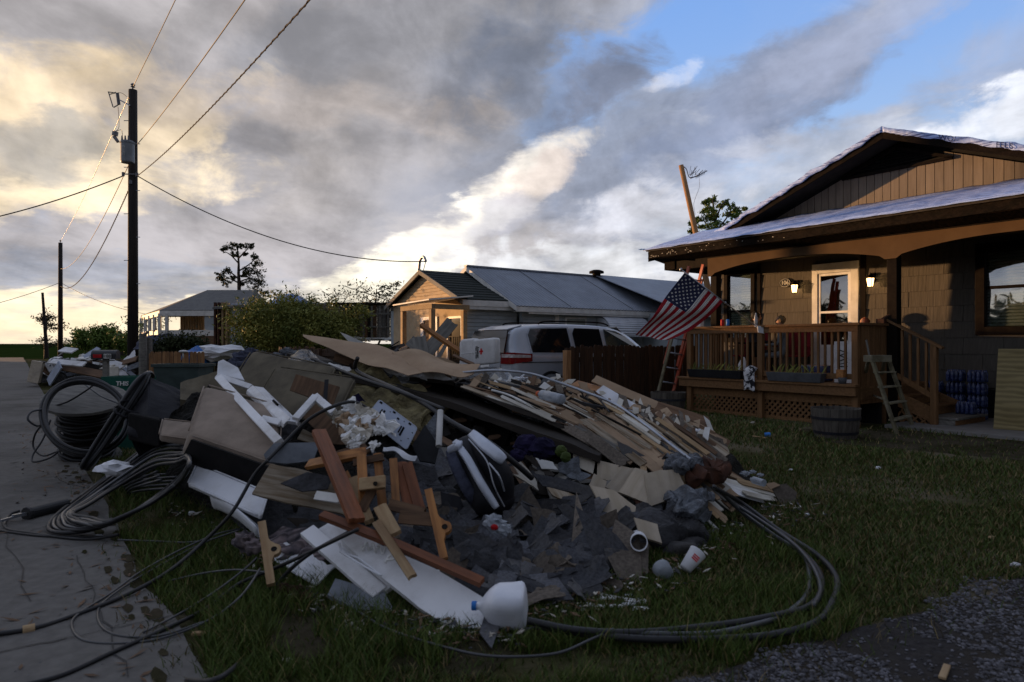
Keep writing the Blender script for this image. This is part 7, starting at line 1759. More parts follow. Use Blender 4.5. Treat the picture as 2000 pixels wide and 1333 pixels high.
WOODS=[((706,890),(712,1014),.055,.04,'wood_orange',4.0,3.7,'upright orange chair leg through the bracket block'),
((737,888),(748,1000),.05,.035,'wood_orange',4.05,3.8,'second upright chair leg right of the bracket block'),
((690,935),(722,1020),.05,.03,'wood_pale',3.95,3.65,'pale splintered chair leg left of the bracket block'),
((768,898),(774,992),.045,.03,'wood_orange',4.0,3.75,'short square orange stick standing right of the bracket'),
((783,905),(800,1000),.065,.03,'wood_red',4.05,3.8,'left one of two red-brown rounded slats'),
((795,906),(822,1003),.060,.03,'wood_red',4.02,3.78,'right one of two red-brown rounded slats'),
((742,990),(772,1045),.07,.03,'wood_pale',3.65,3.5,'pale notched block below the bracket'),
((617,968),(666,975),.05,.02,'white_trim',3.95,3.85,'short whitish block behind the long red-brown beam'),
((735,1020),(806,1128),.045,.02,'wood_pale',3.55,3.2,'narrow pale board lying on the white door'),
((728,955),(705,1000),.05,.03,'wood_brown',3.8,3.7,'dark short offcut beside the bracket block'),
((690,905),(750,893),.04,.03,'wood_brown',4.0,4.0,'brown cross piece behind the bracket block'),
((758,985),(830,1004),.06,.02,'wood_brown',3.75,3.7,'brown offcut under the two red-brown slats'),
((780,1010),(852,1016),.07,.02,'wood_brown',3.7,3.65,'wide brown offcut below the red-brown slats'),
((672,925),(690,962),.05,.03,'wood_orange',4.0,3.9,'short orange offcut against the long red-brown beam')]
for(a,b,w,t,m_,da,db,lab)in WOODS:plank(a,b,w,t,m_,lab,'chair part' if 'chair' in lab else 'wood','wood_piece',da=da,db=db,up=(.2,-1,.5))
mb=MB();mb.para(P(700,958,3.72),P(752,952,3.68),P(701,934,3.74),P(703,962,3.84));bo=put('bracket_block',mb,'wood_pale',label='pale wooden bracket block with a round hole in the chair wood',cat='chair part',bevel=.004)
mb=MB();nrm_=V3((0,-1,.1)).normalized();mb.cyl(P(733,945,3.705),P(733,945,3.675),.012,n=12);k_=put('knot_hole',mb,'wood_dark',bo)
def armrest(top,bot,da,db,side,label,hook=False):
 """flat bar with a rounded ear and a hole, as cut for a folding chair"""
 A,B=P(*top,da),P(*bot,db);ax=(B-A);L_=ax.length;d=ax.normalized();n=(V3((0,0,H))-(A+B)/2).normalized();n=(n-d*n.dot(d)).normalized();s=d.cross(n)*side;hw=.021
 if s.x*side<0:s=-s
 c=.60 if not hook else .50;R_=.036;out=[(-hw,0),(hw,0)]
 out+=[(hw,L_*(c-.20)),(hw*1.3,L_*(c-.15)),(hw*2.0,L_*(c-.11))]
 for k in range(9):a=-pi*.42+k/8*pi*.95;out.append((hw*1.9+R_*cos(a)*1.0,L_*c+R_*sin(a)))
 out+=[(hw*1.5,L_*(c+.12)),(hw,L_*(c+.16)),(hw,L_),(-hw,L_)]
 P3=[A+s*x*(1)+d*y for x,y in out];mb=MB();P3b=[p-n*.028 for p in P3];m_=len(P3)
 fs=[tuple(range(m_)),tuple(range(2*m_-1,m_-1,-1))]+[(i,m_+i,m_+(i+1)%m_,(i+1)%m_)for i in range(m_)]
 if(P3[1]-P3[0]).cross(P3[-1]-P3[0]).dot(n)<0:fs=[f[::-1]for f in fs]
 mb.add(P3+P3b,fs);mm=Matrix((d,n.cross(d),n)).transposed().to_4x4();mm.translation=(A+B)/2
 r=put('wood_offcut',mb,'wood_pale' if hook else 'wood_orange',label=label,cat='chair part',align=mm)
 cc=A+s*hw*1.9+d*L_*c;mb=MB();mb.lathe(cc+n*.001,n,[(.015,-.004),(.0155,.002),(.013,.0025)],14);mb.lathe(cc+n*.0006,n,[(0,0),(.0145,0)],14);put('hole',mb,'wood_char',r)
 return r
armrest((836,955),(867,1090),3.75,3.45,1,'orange chair arm with a rounded ear and hole, right of the chair wood')
armrest((511,1018),(529,1140),3.75,3.45,1,'pale chair arm with a hooked ear standing in the grass on the left',True)
# ------- white door and shutters at the front
sheetpx('fallen_door',[(690,1045,3.70),(760,1080,3.55),(850,1120,3.42),(950,1180,3.25),(1010,1215,3.17)],[(668,1065,3.62),(740,1130,3.42),(820,1195,3.25),(885,1238,3.12),(930,1240,3.10)],'white_paint','large white door panel lying in the grass with its end by the plastic jug','door',.035,30,8,.008,2,rag=.0)
for i,(a,b,da,db,w,lab)in enumerate((((600,1037),(742,1160),3.75,3.38,.085,'left white shutter board with a screw hole, at the front'),((634,1030),(765,1150),3.82,3.42,.075,'middle white shutter board at the front'),((660,1022),(748,1110),3.85,3.55,.06,'right white shutter board under the white door'))):
 o=plank(a,b,w,.03,'white_paint',lab,'board','shutter_board',da=da,db=db,up=(0,-.6,1))
 if i==0:mb=MB();p=P(a[0]+30,a[1]+30,da-.10);mb.ball(p,.008,6);put('screw_hole',mb,'hole',o)
piece('grey_board',[(655,1130),(752,1158),(768,1190),(700,1192),(640,1162)],'grey_slab','flat grey board in the grass left of the white door','board',.02,.0,.5,depth=3.35,tilt=(0,-.25,1))
mb=MB();mb.tube([P(663,1062,3.55),P(667,1080,3.5),P(700,1090,3.45),P(745,1125,3.35),P(700,1100,3.4),P(664,1078,3.48)],.006,6);put('white_rod',mb,'white_plastic',label='thin bent white rod lying on the door',cat='rod')
crump('torn_edge',[(850,1118),(862,1150),(885,1165),(930,1185),(955,1192)],.05,'foam_white','torn curled edge of white facing on the door','torn sheet',.02,12,40,4,lift=.08,seed=9)
rp=MB();pts=[P(706+i*2.6,1066+8*sin(i*1.3)+i*.5,3.52+.02*cos(i))for i in range(22)];rp.tube(smoothpts(pts,4),.006,6);rp.tube(smoothpts([P(752,1100,3.4),P(762,1085,3.42),P(775,1082,3.4),P(770,1092,3.38),P(755,1094,3.38)],5),.007,6)
put('cord_tangle',rp,'white_trim',label='tangled white cord looped round the narrow pale board',cat='cord',smooth=True)
crump('plaid_cloth',[(540,1046),(575,1058),(610,1062)],.16,'plaid','checkered cloth bunched left of the shutter boards','cloth',.06,9,30,10,lift=.12,seed=14)
crump('plaid_cloth',[(560,1075),(600,1075),(640,1090)],.12,'plaid','plaid cloth end trailing under the shutter boards','cloth',.05,9,30,10,lift=.10,seed=18)
rag('cloth_bundle',[(478,1058,3.95,.07),(495,1070,3.9,.05)],'plaid','striped cloth bundle in the grass left of the hooked chair arm','cloth',.5,3,.8)
crump('foam_sheet',[(540,1080),(575,1090),(600,1110),(640,1130)],.14,'white_plastic','torn white-grey foam sheet between the hooked chair arm and the shutters','foam',.03,8,30,8,lift=.06,seed=31)
rag('rotten_wood',[(560,1165,3.5,.085),(590,1175,3.45,.06),(545,1195,3.4,.05),(578,1200,3.38,.04)],'rust','rotten orange-brown stump of wood in the grass','wood',.7,12,.8)
# jug
jg=empty('milk_jug',P(990,1205,3.12),'translucent white plastic milk jug with a blue cap lying at the front of the pile','jug')
jc=P(947,1206,3.12);jc.z=.105;jax=V3((1,-.12,.04)).normalized();jup=V3((0,-.35,1)).normalized();jup=(jup-jax*jup.dot(jax)).normalized();jsd=jax.cross(jup)
mb=MB()
secs=[(-.045,.017,0),(-.028,.018,0),(-.02,.022,0),(.0,.048,.1),(.02,.068,.3),(.045,.080,.6),(.07,.084,.85),(.13,.085,1),(.17,.085,1),(.183,.080,.95),(.190,.066,.8)]
vs=[];NN=28
for(x,r_,sq)in secs:
 for k in range(NN):
  a=2*pi*k/NN;cr,sr=cos(a),sin(a);ex=1-.62*sq;m2=(abs(cr)**(2/(2-sq)),abs(sr)**(2/(2-sq)));kx=(abs(cr)**(4+4*sq)+abs(sr)**(4+4*sq))**(-1/(4+4*sq))if sq>.05 else 1
  vs.append(jc+jax*x+(jsd*cr+jup*sr)*r_*(1+(kx-1)*sq*.8)*(1+.10*sq*mn.noise(V3((x*16,cr*1.6,sr*1.6)))))
fs=[(j*NN+k,j*NN+(k+1)%NN,(j+1)*NN+(k+1)%NN,(j+1)*NN+k)for j in range(len(secs)-1)for k in range(NN)]+[tuple(range(NN))[::-1],tuple(range((len(secs)-1)*NN,len(secs)*NN))]
mb.add(vs,fs);put('body',mb,'jug',jg,smooth=True)
mb=MB();mb.tube(smoothpts([jc+jax*-.005-jup*.05,jc+jax*.03-jup*.085,jc+jax*.085-jup*.088],5),.012,8);put('handle',mb,'jug',jg,smooth=True)
mb=MB();mb.cyl(jc-jax*.060,jc-jax*.038,.021,n=18);put('cap',mb,'blue_cap',jg,bevel=.002)
# ------- backpack
bp_=empty('backpack',P(935,930,4.5),'black and silver backpack slumped in the hollow of the pile','backpack')
def bag(name,ctl,w,d_,m,k=.8):
 pts=smoothpts([P(*c)for c in ctl],8);n=len(pts);mb=MB();vs=[];N_=16
 ax_=(pts[-1]-pts[0]).normalized();vw=V3((0,-1,.35));sd=ax_.cross(vw).normalized();nn=sd.cross(ax_)
 for i,p in enumerate(pts):
  t=i/(n-1);e=max(.12,sin(pi*(.06+.9*t))**.45)
  for q_ in range(N_):a=2*pi*q_/N_;vs.append(p+(sd*cos(a)*w+nn*sin(a)*d_)*e*(1+.10*mn.noise(V3((i*.25,q_*.5,w*30)))))
 fs=[(i*N_+q_,i*N_+(q_+1)%N_,(i+1)*N_+(q_+1)%N_,(i+1)*N_+q_)for i in range(n-1)for q_ in range(N_)]+[tuple(range(N_))[::-1],tuple(range((n-1)*N_,n*N_))]
 mb.add(vs,fs);return put(name,mb,m,bp_,smooth=True)
bag('body',[(898,862,4.75),(930,915,4.6),(962,975,4.5),(985,1000,4.5)],.15,.10,'fabric_black')
bag('front_pocket',[(925,852,4.72),(955,895,4.55),(980,940,4.48),(990,985,4.5)],.085,.11,'fabric_black')
def strip(name,ctl,w,m,th=.008):
 pts=smoothpts([P(*c)for c in ctl],8);vw=V3((0,-1,.3));n=len(pts)
 def fn(a,b):
  x=a*(n-1);i=min(int(x),n-2);p=pts[i].lerp(pts[i+1],x-i);d=(pts[i+1]-pts[i]).normalized();sd=d.cross(vw).normalized();return p+sd*(b-.5)*w*(1-.35*abs(2*a-1)**3)-V3((0,.012*sin(pi*b),0))
 mb=MB();mb.grid(fn,30,4,th);return put(name,mb,m,bp_,smooth=True)
strip('silver_stripe',[(888,862,4.58),(912,895,4.44),(940,945,4.35),(970,992,4.33)],.045,'silver')
strip('silver_flap',[(920,846,4.60),(945,868,4.46),(970,888,4.40),(984,900,4.40)],.075,'silver')
strip('silver_tab',[(876,880,4.58),(892,872,4.5),(897,862,4.55)],.05,'silver')
strip('side_panel',[(878,880,4.62),(892,915,4.50),(915,960,4.45),(930,985,4.48)],.07,'fabric_blue')
mb=MB();mb.tube(smoothpts([P(955,905,4.40),P(975,930,4.34),P(985,960,4.36)],6),.006,6);mb.tube(smoothpts([P(915,858,4.5),P(950,900,4.40),P(965,950,4.36),P(985,990,4.38)],6),.005,6);put('zip',mb,'steel',bp_)
# paper roll, plastic tray
mb=MB();mb.cyl(P(860,803,4.95),P(857,872,4.75),.022,n=14);put('paper_roll',mb,'white_trim',label='rolled-up sheet standing upright left of the backpack',cat='roll',smooth=False)
piece('grey_sheet',[(805,870),(830,830),(858,872),(850,905),(820,900)],'pot_dark','black plastic tray between the metal panel and the paper roll','tray',.02,.0,.6,depth=4.85)
piece('grey_sheet',[(822,845),(852,805),(856,870),(838,860)],'tar_pale','translucent grey sheet behind the paper roll','sheet',.004,.0,.6,depth=5.0)
rag('purple_cloth',[(1030,870,5.2,.10),(1060,875,5.15,.10),(1010,890,5.1,.06)],'fabric_purple','dark purple bag in the shaded hollow','bag',.4,4,.8)
rag('green_ball',[(1096,882,5.05,.045),(1105,893,5.0,.04)],'green','green and yellow toy in the shaded hollow','toy',.2,4,1)
# ------- board fragments in the front centre
FR=[('drywall',[(990,893),(1008,890),(1045,935),(1052,958),(1025,945)],'dirty pale board right of the backpack',.015,.18),
('drywall',[(1000,925),(1025,940),(1050,958),(1045,952),(1020,930)],'thin white-edged board right of the backpack',.02,.22),
('white_trim',[(1046,895),(1080,903),(1090,918),(1058,916)],'square pale tile under the green toy',.01,.12),
('tar_pale',[(1090,905),(1130,890),(1135,920),(1110,928),(1092,922)],'bluish plastic box lid in the hollow',.01,.12),
('tar_pale',[(1105,930),(1125,918),(1155,928),(1135,940)],'crumpled bluish paper below the box lid',.006,.16),
('wood_weathered',[(1068,952),(1110,962),(1168,985),(1170,994),(1110,980),(1080,968)],'long weathered plank edge lying across the shingles',.02,.20),
('shingle',[(1040,925),(1100,935),(1155,950),(1165,972),(1100,958),(1060,950)],'wide grey shingle sheet above the weathered plank',.006,.22),
('shingle_brown',[(990,1020),(1032,950),(1060,1000),(1035,1022)],'big brownish shingle triangle in the front centre',.006,.18),
('shingle',[(1110,1065),(1150,1025),(1180,1050),(1150,1085),(1135,1075)],'big grey shingle kite right of the front centre',.006,.18),
('shingle',[(1090,1065),(1125,1070),(1138,1150),(1098,1150)],'upright grey shingle standing in the grass at the front',.008,.10),
('tar_felt',[(880,1030),(985,1075),(965,1115),(890,1085)],'dark felt sheet beside the orange chair arm',.006,.12),
('shingle',[(955,1100),(1070,1098),(1030,1125),(985,1128)],'pointed grey shingle at the foot of the pile',.006,.08),
('tar_felt',[(900,1115),(945,1125),(955,1175),(905,1180),(870,1150)],'dark torn felt at the end of the white door',.01,.06)]
for(m_,poly,lab,th,lf)in FR:piece('board_fragment' if 'shingle' not in m_ and 'felt' not in m_ else 'roof_shingle',ragged(poly,1.2,3),m_,lab,'board' if 'shingle' not in m_ and 'felt' not in m_ else 'shingle',th,lf,.5,bend=.01)
for i,(poly,m_,lab,lf)in enumerate((([(1120,880),(1165,895),(1158,925),(1118,905)],'drywall','dirty pale sheet standing left of the plywood squares',.2),([(1085,985),(1150,1000),(1165,1030),(1110,1022)],'shingle','bluish shingle sheet below the long weathered plank',.16),([(1035,990),(1085,1000),(1090,1050),(1045,1045)],'shingle_brown','brown-grey shingle sheet in the middle of the lower front',.16),([(1180,1050),(1235,1075),(1225,1120),(1175,1100)],'shingle','dark shingle left of the white pipe standing on edge',.10),([(560,1010),(650,1018),(700,1050),(600,1045)],'wood_dark','dark board under the weathered plywood',.05),([(860,960),(900,970),(905,1020),(865,1010)],'fabric_black','black cloth scrap below the backpack',.12),([(800,905),(850,915),(860,960),(805,950)],'tar_felt','black felt flap right of the red-brown slats',.15))):piece('loose_sheet',ragged(poly,2,3,i),m_,lab,'sheet',.008,lf,.5,bend=.015)
# plywood squares
PW=[([(1168,899),(1230,914),(1205,945),(1166,931)],'plywood square behind the others, leftmost of the upper row',.14),
([(1152,948),(1200,958),(1242,990),(1236,1050),(1188,1018)],'long plywood piece pointing down towards the white pipe',.24),
([(1160,925),(1185,940),(1180,962),(1150,948)],'small plywood scrap wedged on the left of the plywood heap',.12),
([(1215,914),(1243,915),(1262,940),(1215,966),(1182,951)],'plywood square in the middle of the plywood heap',.26),
([(1240,914),(1264,920),(1272,986),(1208,961)],'plywood piece leaning over the middle square',.32),
([(1258,925),(1290,918),(1322,918),(1344,962),(1268,990)],'largest plywood square at the top right of the heap',.38),
([(1238,1011),(1284,1024),(1293,1061),(1250,1047)],'small plywood square just above the white pipe',.34)]
for(poly,lab,lf)in PW:piece('plywood_piece',ragged(poly,.8,3),'wood_plywood',lab,'plywood',.022,lf,.55)
plank((1260,893),(1256,925),.05,.03,'wood_pale','short upright stud behind the largest plywood square','stud','wood_stud',la=.15,lb=.2)
pp=empty('pvc_pipe',P(1240,1050,4.0),'white pipe with its open end towards the camera under the plywood','pipe')
pa_,pb_=P(1248,1060,3.90),P(1246,1047,4.5);mb=MB();mb.lathe(pa_,(pb_-pa_),[(.047,.4),(.050,.4),(.050,0),(.045,0),(.045,.35),(0,.35)],24);put('tube',mb,'white_plastic',pp,smooth=True)
plank((1212,1030),(1248,1082),.025,.01,'white_trim','thin whitish strip left of the white pipe','strip','strip',la=.15,lb=.1)
# felt heap on the right
def heap(name,cx,cy,w,h,depth,m,label,cat,seed,amp=.10,fr=5):
 def fn(a,b):
  x,y=cx+(a-.5)*w,cy+(b-.5)*h;r2=((a-.5)*2)**2+((b-.5)*2)**2;p=P(x,y,depth+.25*r2-.3*(b-.5));return p+V3((mn.noise(p*fr+V3((seed,0,0))),mn.noise(p*fr+V3((0,seed,0))),mn.noise(p*fr*1.6+V3((0,0,seed)))))*amp
 mb=MB();mb.grid(fn,30,26,.01);return put(name,mb,m,label=label,cat=cat)
heap('felt_heap',1300,1040,150,95,4.25,'tar_felt','crumpled black roofing felt at the right front of the pile','felt',3)
heap('felt_heap',1345,990,80,60,4.45,'tar_pale','crumpled grey-blue flashing on top of the black felt','flashing',8,.09,9)
heap('rusty_sheet',1380,925,70,34,4.9,'rust','rusty crumpled metal sheet at the right end of the pile','metal sheet',12,.11,8)
heap('flashing',1335,905,60,30,4.9,'tar_pale','silvery torn flashing above the rusty sheet','flashing',15,.06,12)
heap('felt_heap',1330,1065,90,50,4.15,'shingle','folded grey felt lowest at the right front','felt',22,.07,5)
# right tail of siding boards
TAIL=[((1395,925),(1500,958),'cardboard'),((1410,938),(1512,966),'drywall'),((1418,948),(1495,972),'white_trim'),((1440,940),(1520,962),'wood_pale'),((1425,958),(1490,978),'white_plastic'),((1380,900),(1450,940),'wood_brown'),((1450,962),(1515,975),'drywall'),((1400,915),(1470,950),'cardboard')]
for i,(a,b,m_)in enumerate(TAIL):plank(a,b,.07,.010,m_,'loose siding board trailing into the grass at the right end','board','siding_board',la=.12+.02*i,lb=.05,group='siding boards trailing at the right end')
piece('dark_flap',[(1505,950),(1535,945),(1557,962),(1552,985),(1525,985)],'shingle_brown','dark bent flap at the far right tip of the pile','flap',.01,.0,.6,depth=5.55)
piece('cardboard_box',[(1495,945),(1512,942),(1524,948),(1505,956)],'cardboard','small tan carton flap beside the dark flap','cardboard',.01,.0,.6,depth=5.6)
piece('white_strip',[(1371,1005),(1378,1008),(1416,1045),(1410,1049)],'white_trim','white slat lying in the grass right of the felt','slat',.01,.0,.5,depth=4.7)
piece('wood_scrap',[(1405,1056),(1415,1055),(1441,1077),(1430,1083)],'wood_brown','small brown scrap in the grass right of the foam cup','wood',.01,.0,.4,depth=4.35)
piece('white_sheet',[(1374,812),(1386,822),(1399,855),(1388,852)],'white_trim','curled white sheet standing at the back of the right slope','sheet',.006,.0,.8,depth=6.3)
piece('carton',[(1345,825),(1385,830),(1390,860),(1355,862),(1335,845)],'cardboard','brown carton behind the white cloth on the right slope','cardboard',.03,.0,.6,depth=6.35)
rag('white_cloth',[(1325,826,6.25,.06),(1345,838,6.2,.07),(1360,843,6.1,.05),(1318,835,6.1,.05)],'white_plastic','white cloth bunch on the right slope of the crest','cloth',.6,2,.45)
for i,(a,b,w,m_)in enumerate((((1160,740),(1300,800),.10,'cardboard'),((1200,772),(1330,815),.16,'cardboard'),((1275,800),(1378,833),.22,'wood_brown'),((1170,760),(1290,830),.12,'white_plastic'))):
 plank(a,b,w,.015,m_,['long tan board at the back edge of the crest','wide cardboard-brown board behind the grey cable','dark brown panel at the back right, by the barrel','pale blue-white siding strip under the grey cable'][i],'board','board',la=.05+.05*(i==3),lb=.05,da=[7.0,6.9,6.6,6.7][i],db=[6.6,6.5,6.35,6.2][i])
hull('wood_box',[(1112,752,7.0),(1172,768,6.8),(1128,742,7.1),(1112,757,7.02)],'wood_orange','orange-brown drawer side behind the crest near the dark fence','board')
# ------- things on the crest
ck=empty('cooler',P(933,718,7.3),'white foam cooler printed with a red cross standing on the crest','cooler')
O_=P(897,717,7.3);A_=P(967,711,7.12);hgt=V3((0,0,.275));back=V3((.05,.30,0))
mb=MB();mb.para(O_,A_,O_+back,O_+hgt);put('box',mb,'cooler',ck,bevel=.025,seg=4,smooth=True)
d_=(A_-O_).normalized();nf=d_.cross(V3((0,0,1)));
mb=MB();mb.para(O_+d_*.01+nf*.004,O_+d_*.185+nf*.004,O_+d_*.01+back*.9,O_+d_*.01+nf*.004+hgt*1.06);put('lid',mb,'cooler',ck,bevel=.03,seg=4,smooth=True)
mb=MB();cc=O_+d_*.265+hgt*.52+nf*.003
mb.slab([cc+d_*x+V3((0,0,z))for x,z in((-.009,-.032),(.009,-.032),(.009,-.009),(.022,-.009),(.022,.009),(.009,.009),(.009,.032),(-.009,.032),(-.009,.009),(-.022,.009),(-.022,-.009),(-.009,-.009))],.003,nf);put('red_cross',mb,'red_print',ck)
mb=MB();text_into(mb,'American',O_+d_*.228+hgt*.5+nf*.0035,(0,0,-1),d_,.030,.001,bold=True);text_into(mb,'Red Cross',O_+d_*.208+hgt*.5+nf*.0035,(0,0,-1),d_,.030,.001,bold=True);put('lettering',mb,'black_print',ck)
mb=MB()
for z in(.10,.5):mb.tube([O_+d_*.02+nf*.005+hgt*z,O_+d_*.18+nf*.005+hgt*z],.004,4)
put('moulding',mb,'cooler',ck)
def bagmesh(a,b):
 x=886+116*a;yt=interp(x,[(886,742),(900,722),(950,716),(985,722),(1002,740)]);yb=interp(x,[(886,748),(930,760),(1002,762)]);p=P(x,yt+(yb-yt)*b,7.0-.55*sin(b*pi*.5));return p+V3((mn.noise(p*8),mn.noise(p*8+V3((3,3,3))),mn.noise(p*9+V3((9,0,0)))))*.03
mb=MB();mb.grid(bagmesh,40,20,-.2);put('trash_bag',mb,'bag_plastic',smooth=True,label='black plastic bag lying in front of the white cooler',cat='bag')
def bagm2(a,b):
 x=560+75*a;yt=interp(x,[(560,705),(590,685),(605,683),(620,700),(635,715)]);yb=interp(x,[(560,712),(635,728)]);p=P(x,yt+(yb-yt)*b,7.2-.4*sin(b*pi*.5));return p+V3((mn.noise(p*8),mn.noise(p*8+V3((3,3,3))),mn.noise(p*9+V3((9,0,0)))))*.04
mb=MB();mb.grid(bagm2,30,16,-.2);put('trash_bag',mb,'bag_plastic',smooth=True,label='dark plastic bundle on the crest behind the olive cushions',cat='bag')
rag('grey_bundle',[(470,700,7.6,.09),(455,712,7.5,.07),(490,690,7.7,.08),(478,718,7.3,.10)],'fabric_blue','grey-blue bundle on the crest left of the olive cushions','bundle',.5,6,.8)
rag('plastic_cover',[(560,688,7.5,.08),(575,695,7.4,.09),(540,696,7.4,.07)],'tar_pale','crumpled pale plastic on the dark bundle','plastic',.5,16,.6)
rn=MB();r8=random.Random(8);pts=[P(1014+r8.gauss(0,9),741+r8.gauss(0,5),6.65+r8.uniform(-.06,.06))for i in range(38)];rn.tube(smoothpts(pts,5),.006,6);put('rope_tangle',rn,'white_plastic',smooth=True,label='tangle of white cord on the crest right of the black bag',cat='cord')
bt_=empty('sports_bottle',P(1075,780,6.0),'clear sports bottle with an orange cap lying on the brown boards','bottle')
a_,b_=P(1054,770,6.05),P(1098,781,5.75);L_=(b_-a_).length;mb=MB();mb.lathe(a_,b_-a_,[(0,0),(.022,.0),(.03,.02),(.043,.04),(.045,.07),(.038,.09),(.045,.11),(.045,L_-.01),(.038,L_),(0,L_)],18);put('body',mb,'clear_plastic',bt_,smooth=True)
mb=MB();mb.cyl(a_-(b_-a_).normalized()*.03,a_,.026,n=16);put('cap',mb,'orange_cap',bt_,bevel=.003)
bb_=empty('sports_bottle_small',P(968,1025,4.0),'crushed clear bottle in a bag with a red label among the shingles','bottle')
mb=MB();mb.ball(P(965,1022,3.98),.055,16,(1.1,.8,.9),.5,3);mb.ball(P(985,1035,3.95),.045,14,(1,.8,.8),.5,7);put('body',mb,'clear_plastic',bb_)
mb=MB();mb.ball(P(966,1030,3.93),.022,8,(1,.4,.8),.3,2);put('label',mb,'red_print',bb_)
b2=MB();b2.cyl(P(1472,938,5.5),P(1492,944,5.4),.03,n=12);b2.cyl(P(1466,936,5.52),P(1472,938,5.5),.014,n=8);put('crushed_bottle',b2,'clear_plastic',smooth=False,label='clear bottle lying on the siding boards at the right end',cat='bottle')
rag('plastic_litter',[(1455,925,5.9,.04),(1470,922,6.0,.03),(1485,928,5.9,.03)],'clear_plastic','crumpled clear wrapper in the grass behind the siding boards','litter',.6,3,.5)
# cups
def cup(c,ax,lab,r0,r1,h,m,pr=None):
 r=empty('foam_cup',c,lab,'cup');ax=V3(ax).normalized();mb=MB();mb.lathe(c,ax,[(0,0),(r0,0),(r1,h),(r1+.002,h+.004),(r1-.003,h+.004),(r0-.003,.004),(0,.004)],26);put('body',mb,m,r,smooth=True);return r,ax
cc=G(1338,1112,.045);cp,axc=cup(cc,(.55,.35,.50),'white foam cup with red printing lying in the grass',.034,.048,.125,'white_plastic')
mb=MB();sdc=V3((0,-1,.3));sdc=(sdc-axc*sdc.dot(axc)).normalized();tdc=sdc.cross(axc)
for k in range(3):mb.slab([cc+axc*(.060+k*.012)+sdc*.0442+tdc*x+axc*z for x,z in((-.020,0),(.018,0),(.020,.007),(-.018,.007))],.002,sdc)
put('red_print',mb,'red_print',cp)
mb=MB();mb.lathe(cc+axc*.129,axc,[(0,.001),(.047,.001)],24);put('inside_shadow',mb,'white_trim',cp)
cd_=G(1300,1122,.045);cup(cd_,(-.15,.9,.2),'clear plastic cup with its round bottom towards the camera',.046,.05,.06,'clear_plastic')
mb=MB();mb.lathe(G(1493,850,.035),(.9,-.3,.1),[(0,0),(.03,.003),(.033,.01),(.033,.07),(.028,.08),(0,.08)],14);put('drink_can',mb,'blue_cap',label='crushed blue can lying on the lawn before the deck',cat='can')
for i,(x,y,w,m_)in enumerate(((1983,1104,.03,'white_plastic'),(1936,1050,.02,'wood_pale'),(1577,1005,.02,'white_plastic'),(1545,918,.02,'white_plastic'),(1715,914,.03,'white_plastic'),(1470,826,.04,'drywall'),(375,1003,.03,'white_plastic'),(193,1048,.03,'clear_plastic'),(560,1290,.02,'drywall'))):
 c=G(x,y,.02);mb=MB();mb.ball(c,w,8,(1,.6,.5),.5,i);put('litter',mb,m_,label=['white paper scrap at the right edge of the lawn','small stick upright in the lawn near the right edge','tiny white scrap in the grass right of the cables','tiny white scrap behind the dark flap','white scrap on the bare soil before the patio','pale crumb under the lattice skirt','white scrap under the pale slab','clear scrap on the asphalt below the cable coil','pale crumb in the foreground grass'][i],cat='litter')
for i,(a,b)in enumerate((((1470,852),(1498,856)),((375,1238),(472,1232)),((1840,1325),(1850,1300)))):
 p0,p1=G(*a,.02),G(*b,.02);plank_=board('stick',p0,p1,.025,.012,'wood_pale',(0,0,1),label=['thin stick on the lawn by the blue can','pale stick in the grass at the lane edge','short stick on the gravel'][i],cat='stick')
# white plaster bits in the front grass
for i in range(26):
 x,y=rg_.uniform(1050,1250),0;y=1160+rg_.uniform(-8,30)-(x-1050)*.0;c=G(x,y,.015)
 mb=MB();w=rg_.uniform(.012,.05);an=rg_.uniform(-.5,.5);e=V3((cos(an),sin(an),0));f=V3((-sin(an),cos(an),0));mb.slab([c-e*w-f*w*.4,c+e*w*1.1-f*w*.3,c+e*w+f*w*.4,c-e*w*.8+f*w*.5],.008,(0,0,1));put('plaster_crumb',mb,rg_.choice(['foam_white','drywall','white_plastic']),label='white plaster crumb in the grass right of the milk jug',cat='rubble',group='white plaster crumbs in the front grass')
plank((1050,1168),(1110,1160),.03,.01,'wood_pale','splintered pale strip in the grass right of the milk jug','strip','wood_strip',la=.03,lb=.03)
plank((1140,1156),(1262,1178),.02,.008,'white_trim','long thin white strip in the grass at the front','strip','wood_strip',la=.03,lb=.03)
# poles and grey planks standing at the back left of the crest
plank((822,635),(900,688),.045,.045,'wood_orange','round orange-brown pole leaning against the white cooler','pole','wood_pole',da=7.6,db=7.35)
plank((885,694),(925,712),.03,.02,'wood_brown','short brown stick in front of the white cooler','stick','wood_stick',da=7.1,db=6.95)
for i,(a,b,w,da,db)in enumerate((((884,628),(832,690),.16,8.3,8.0),((818,658),(826,702),.16,8.1,7.9),((800,665),(830,690),.14,8.3,8.1),((872,672),(856,700),.04,7.8,7.6))):
 plank(a,b,w,.02,'wood_grey',['long grey plank leaning left of the pole','upright grey plank at the back of the crest','short grey plank behind the upright one','thin light stick behind the crest'][i],'plank','grey_plank',da=da,db=db,up=(0,-1,.2))
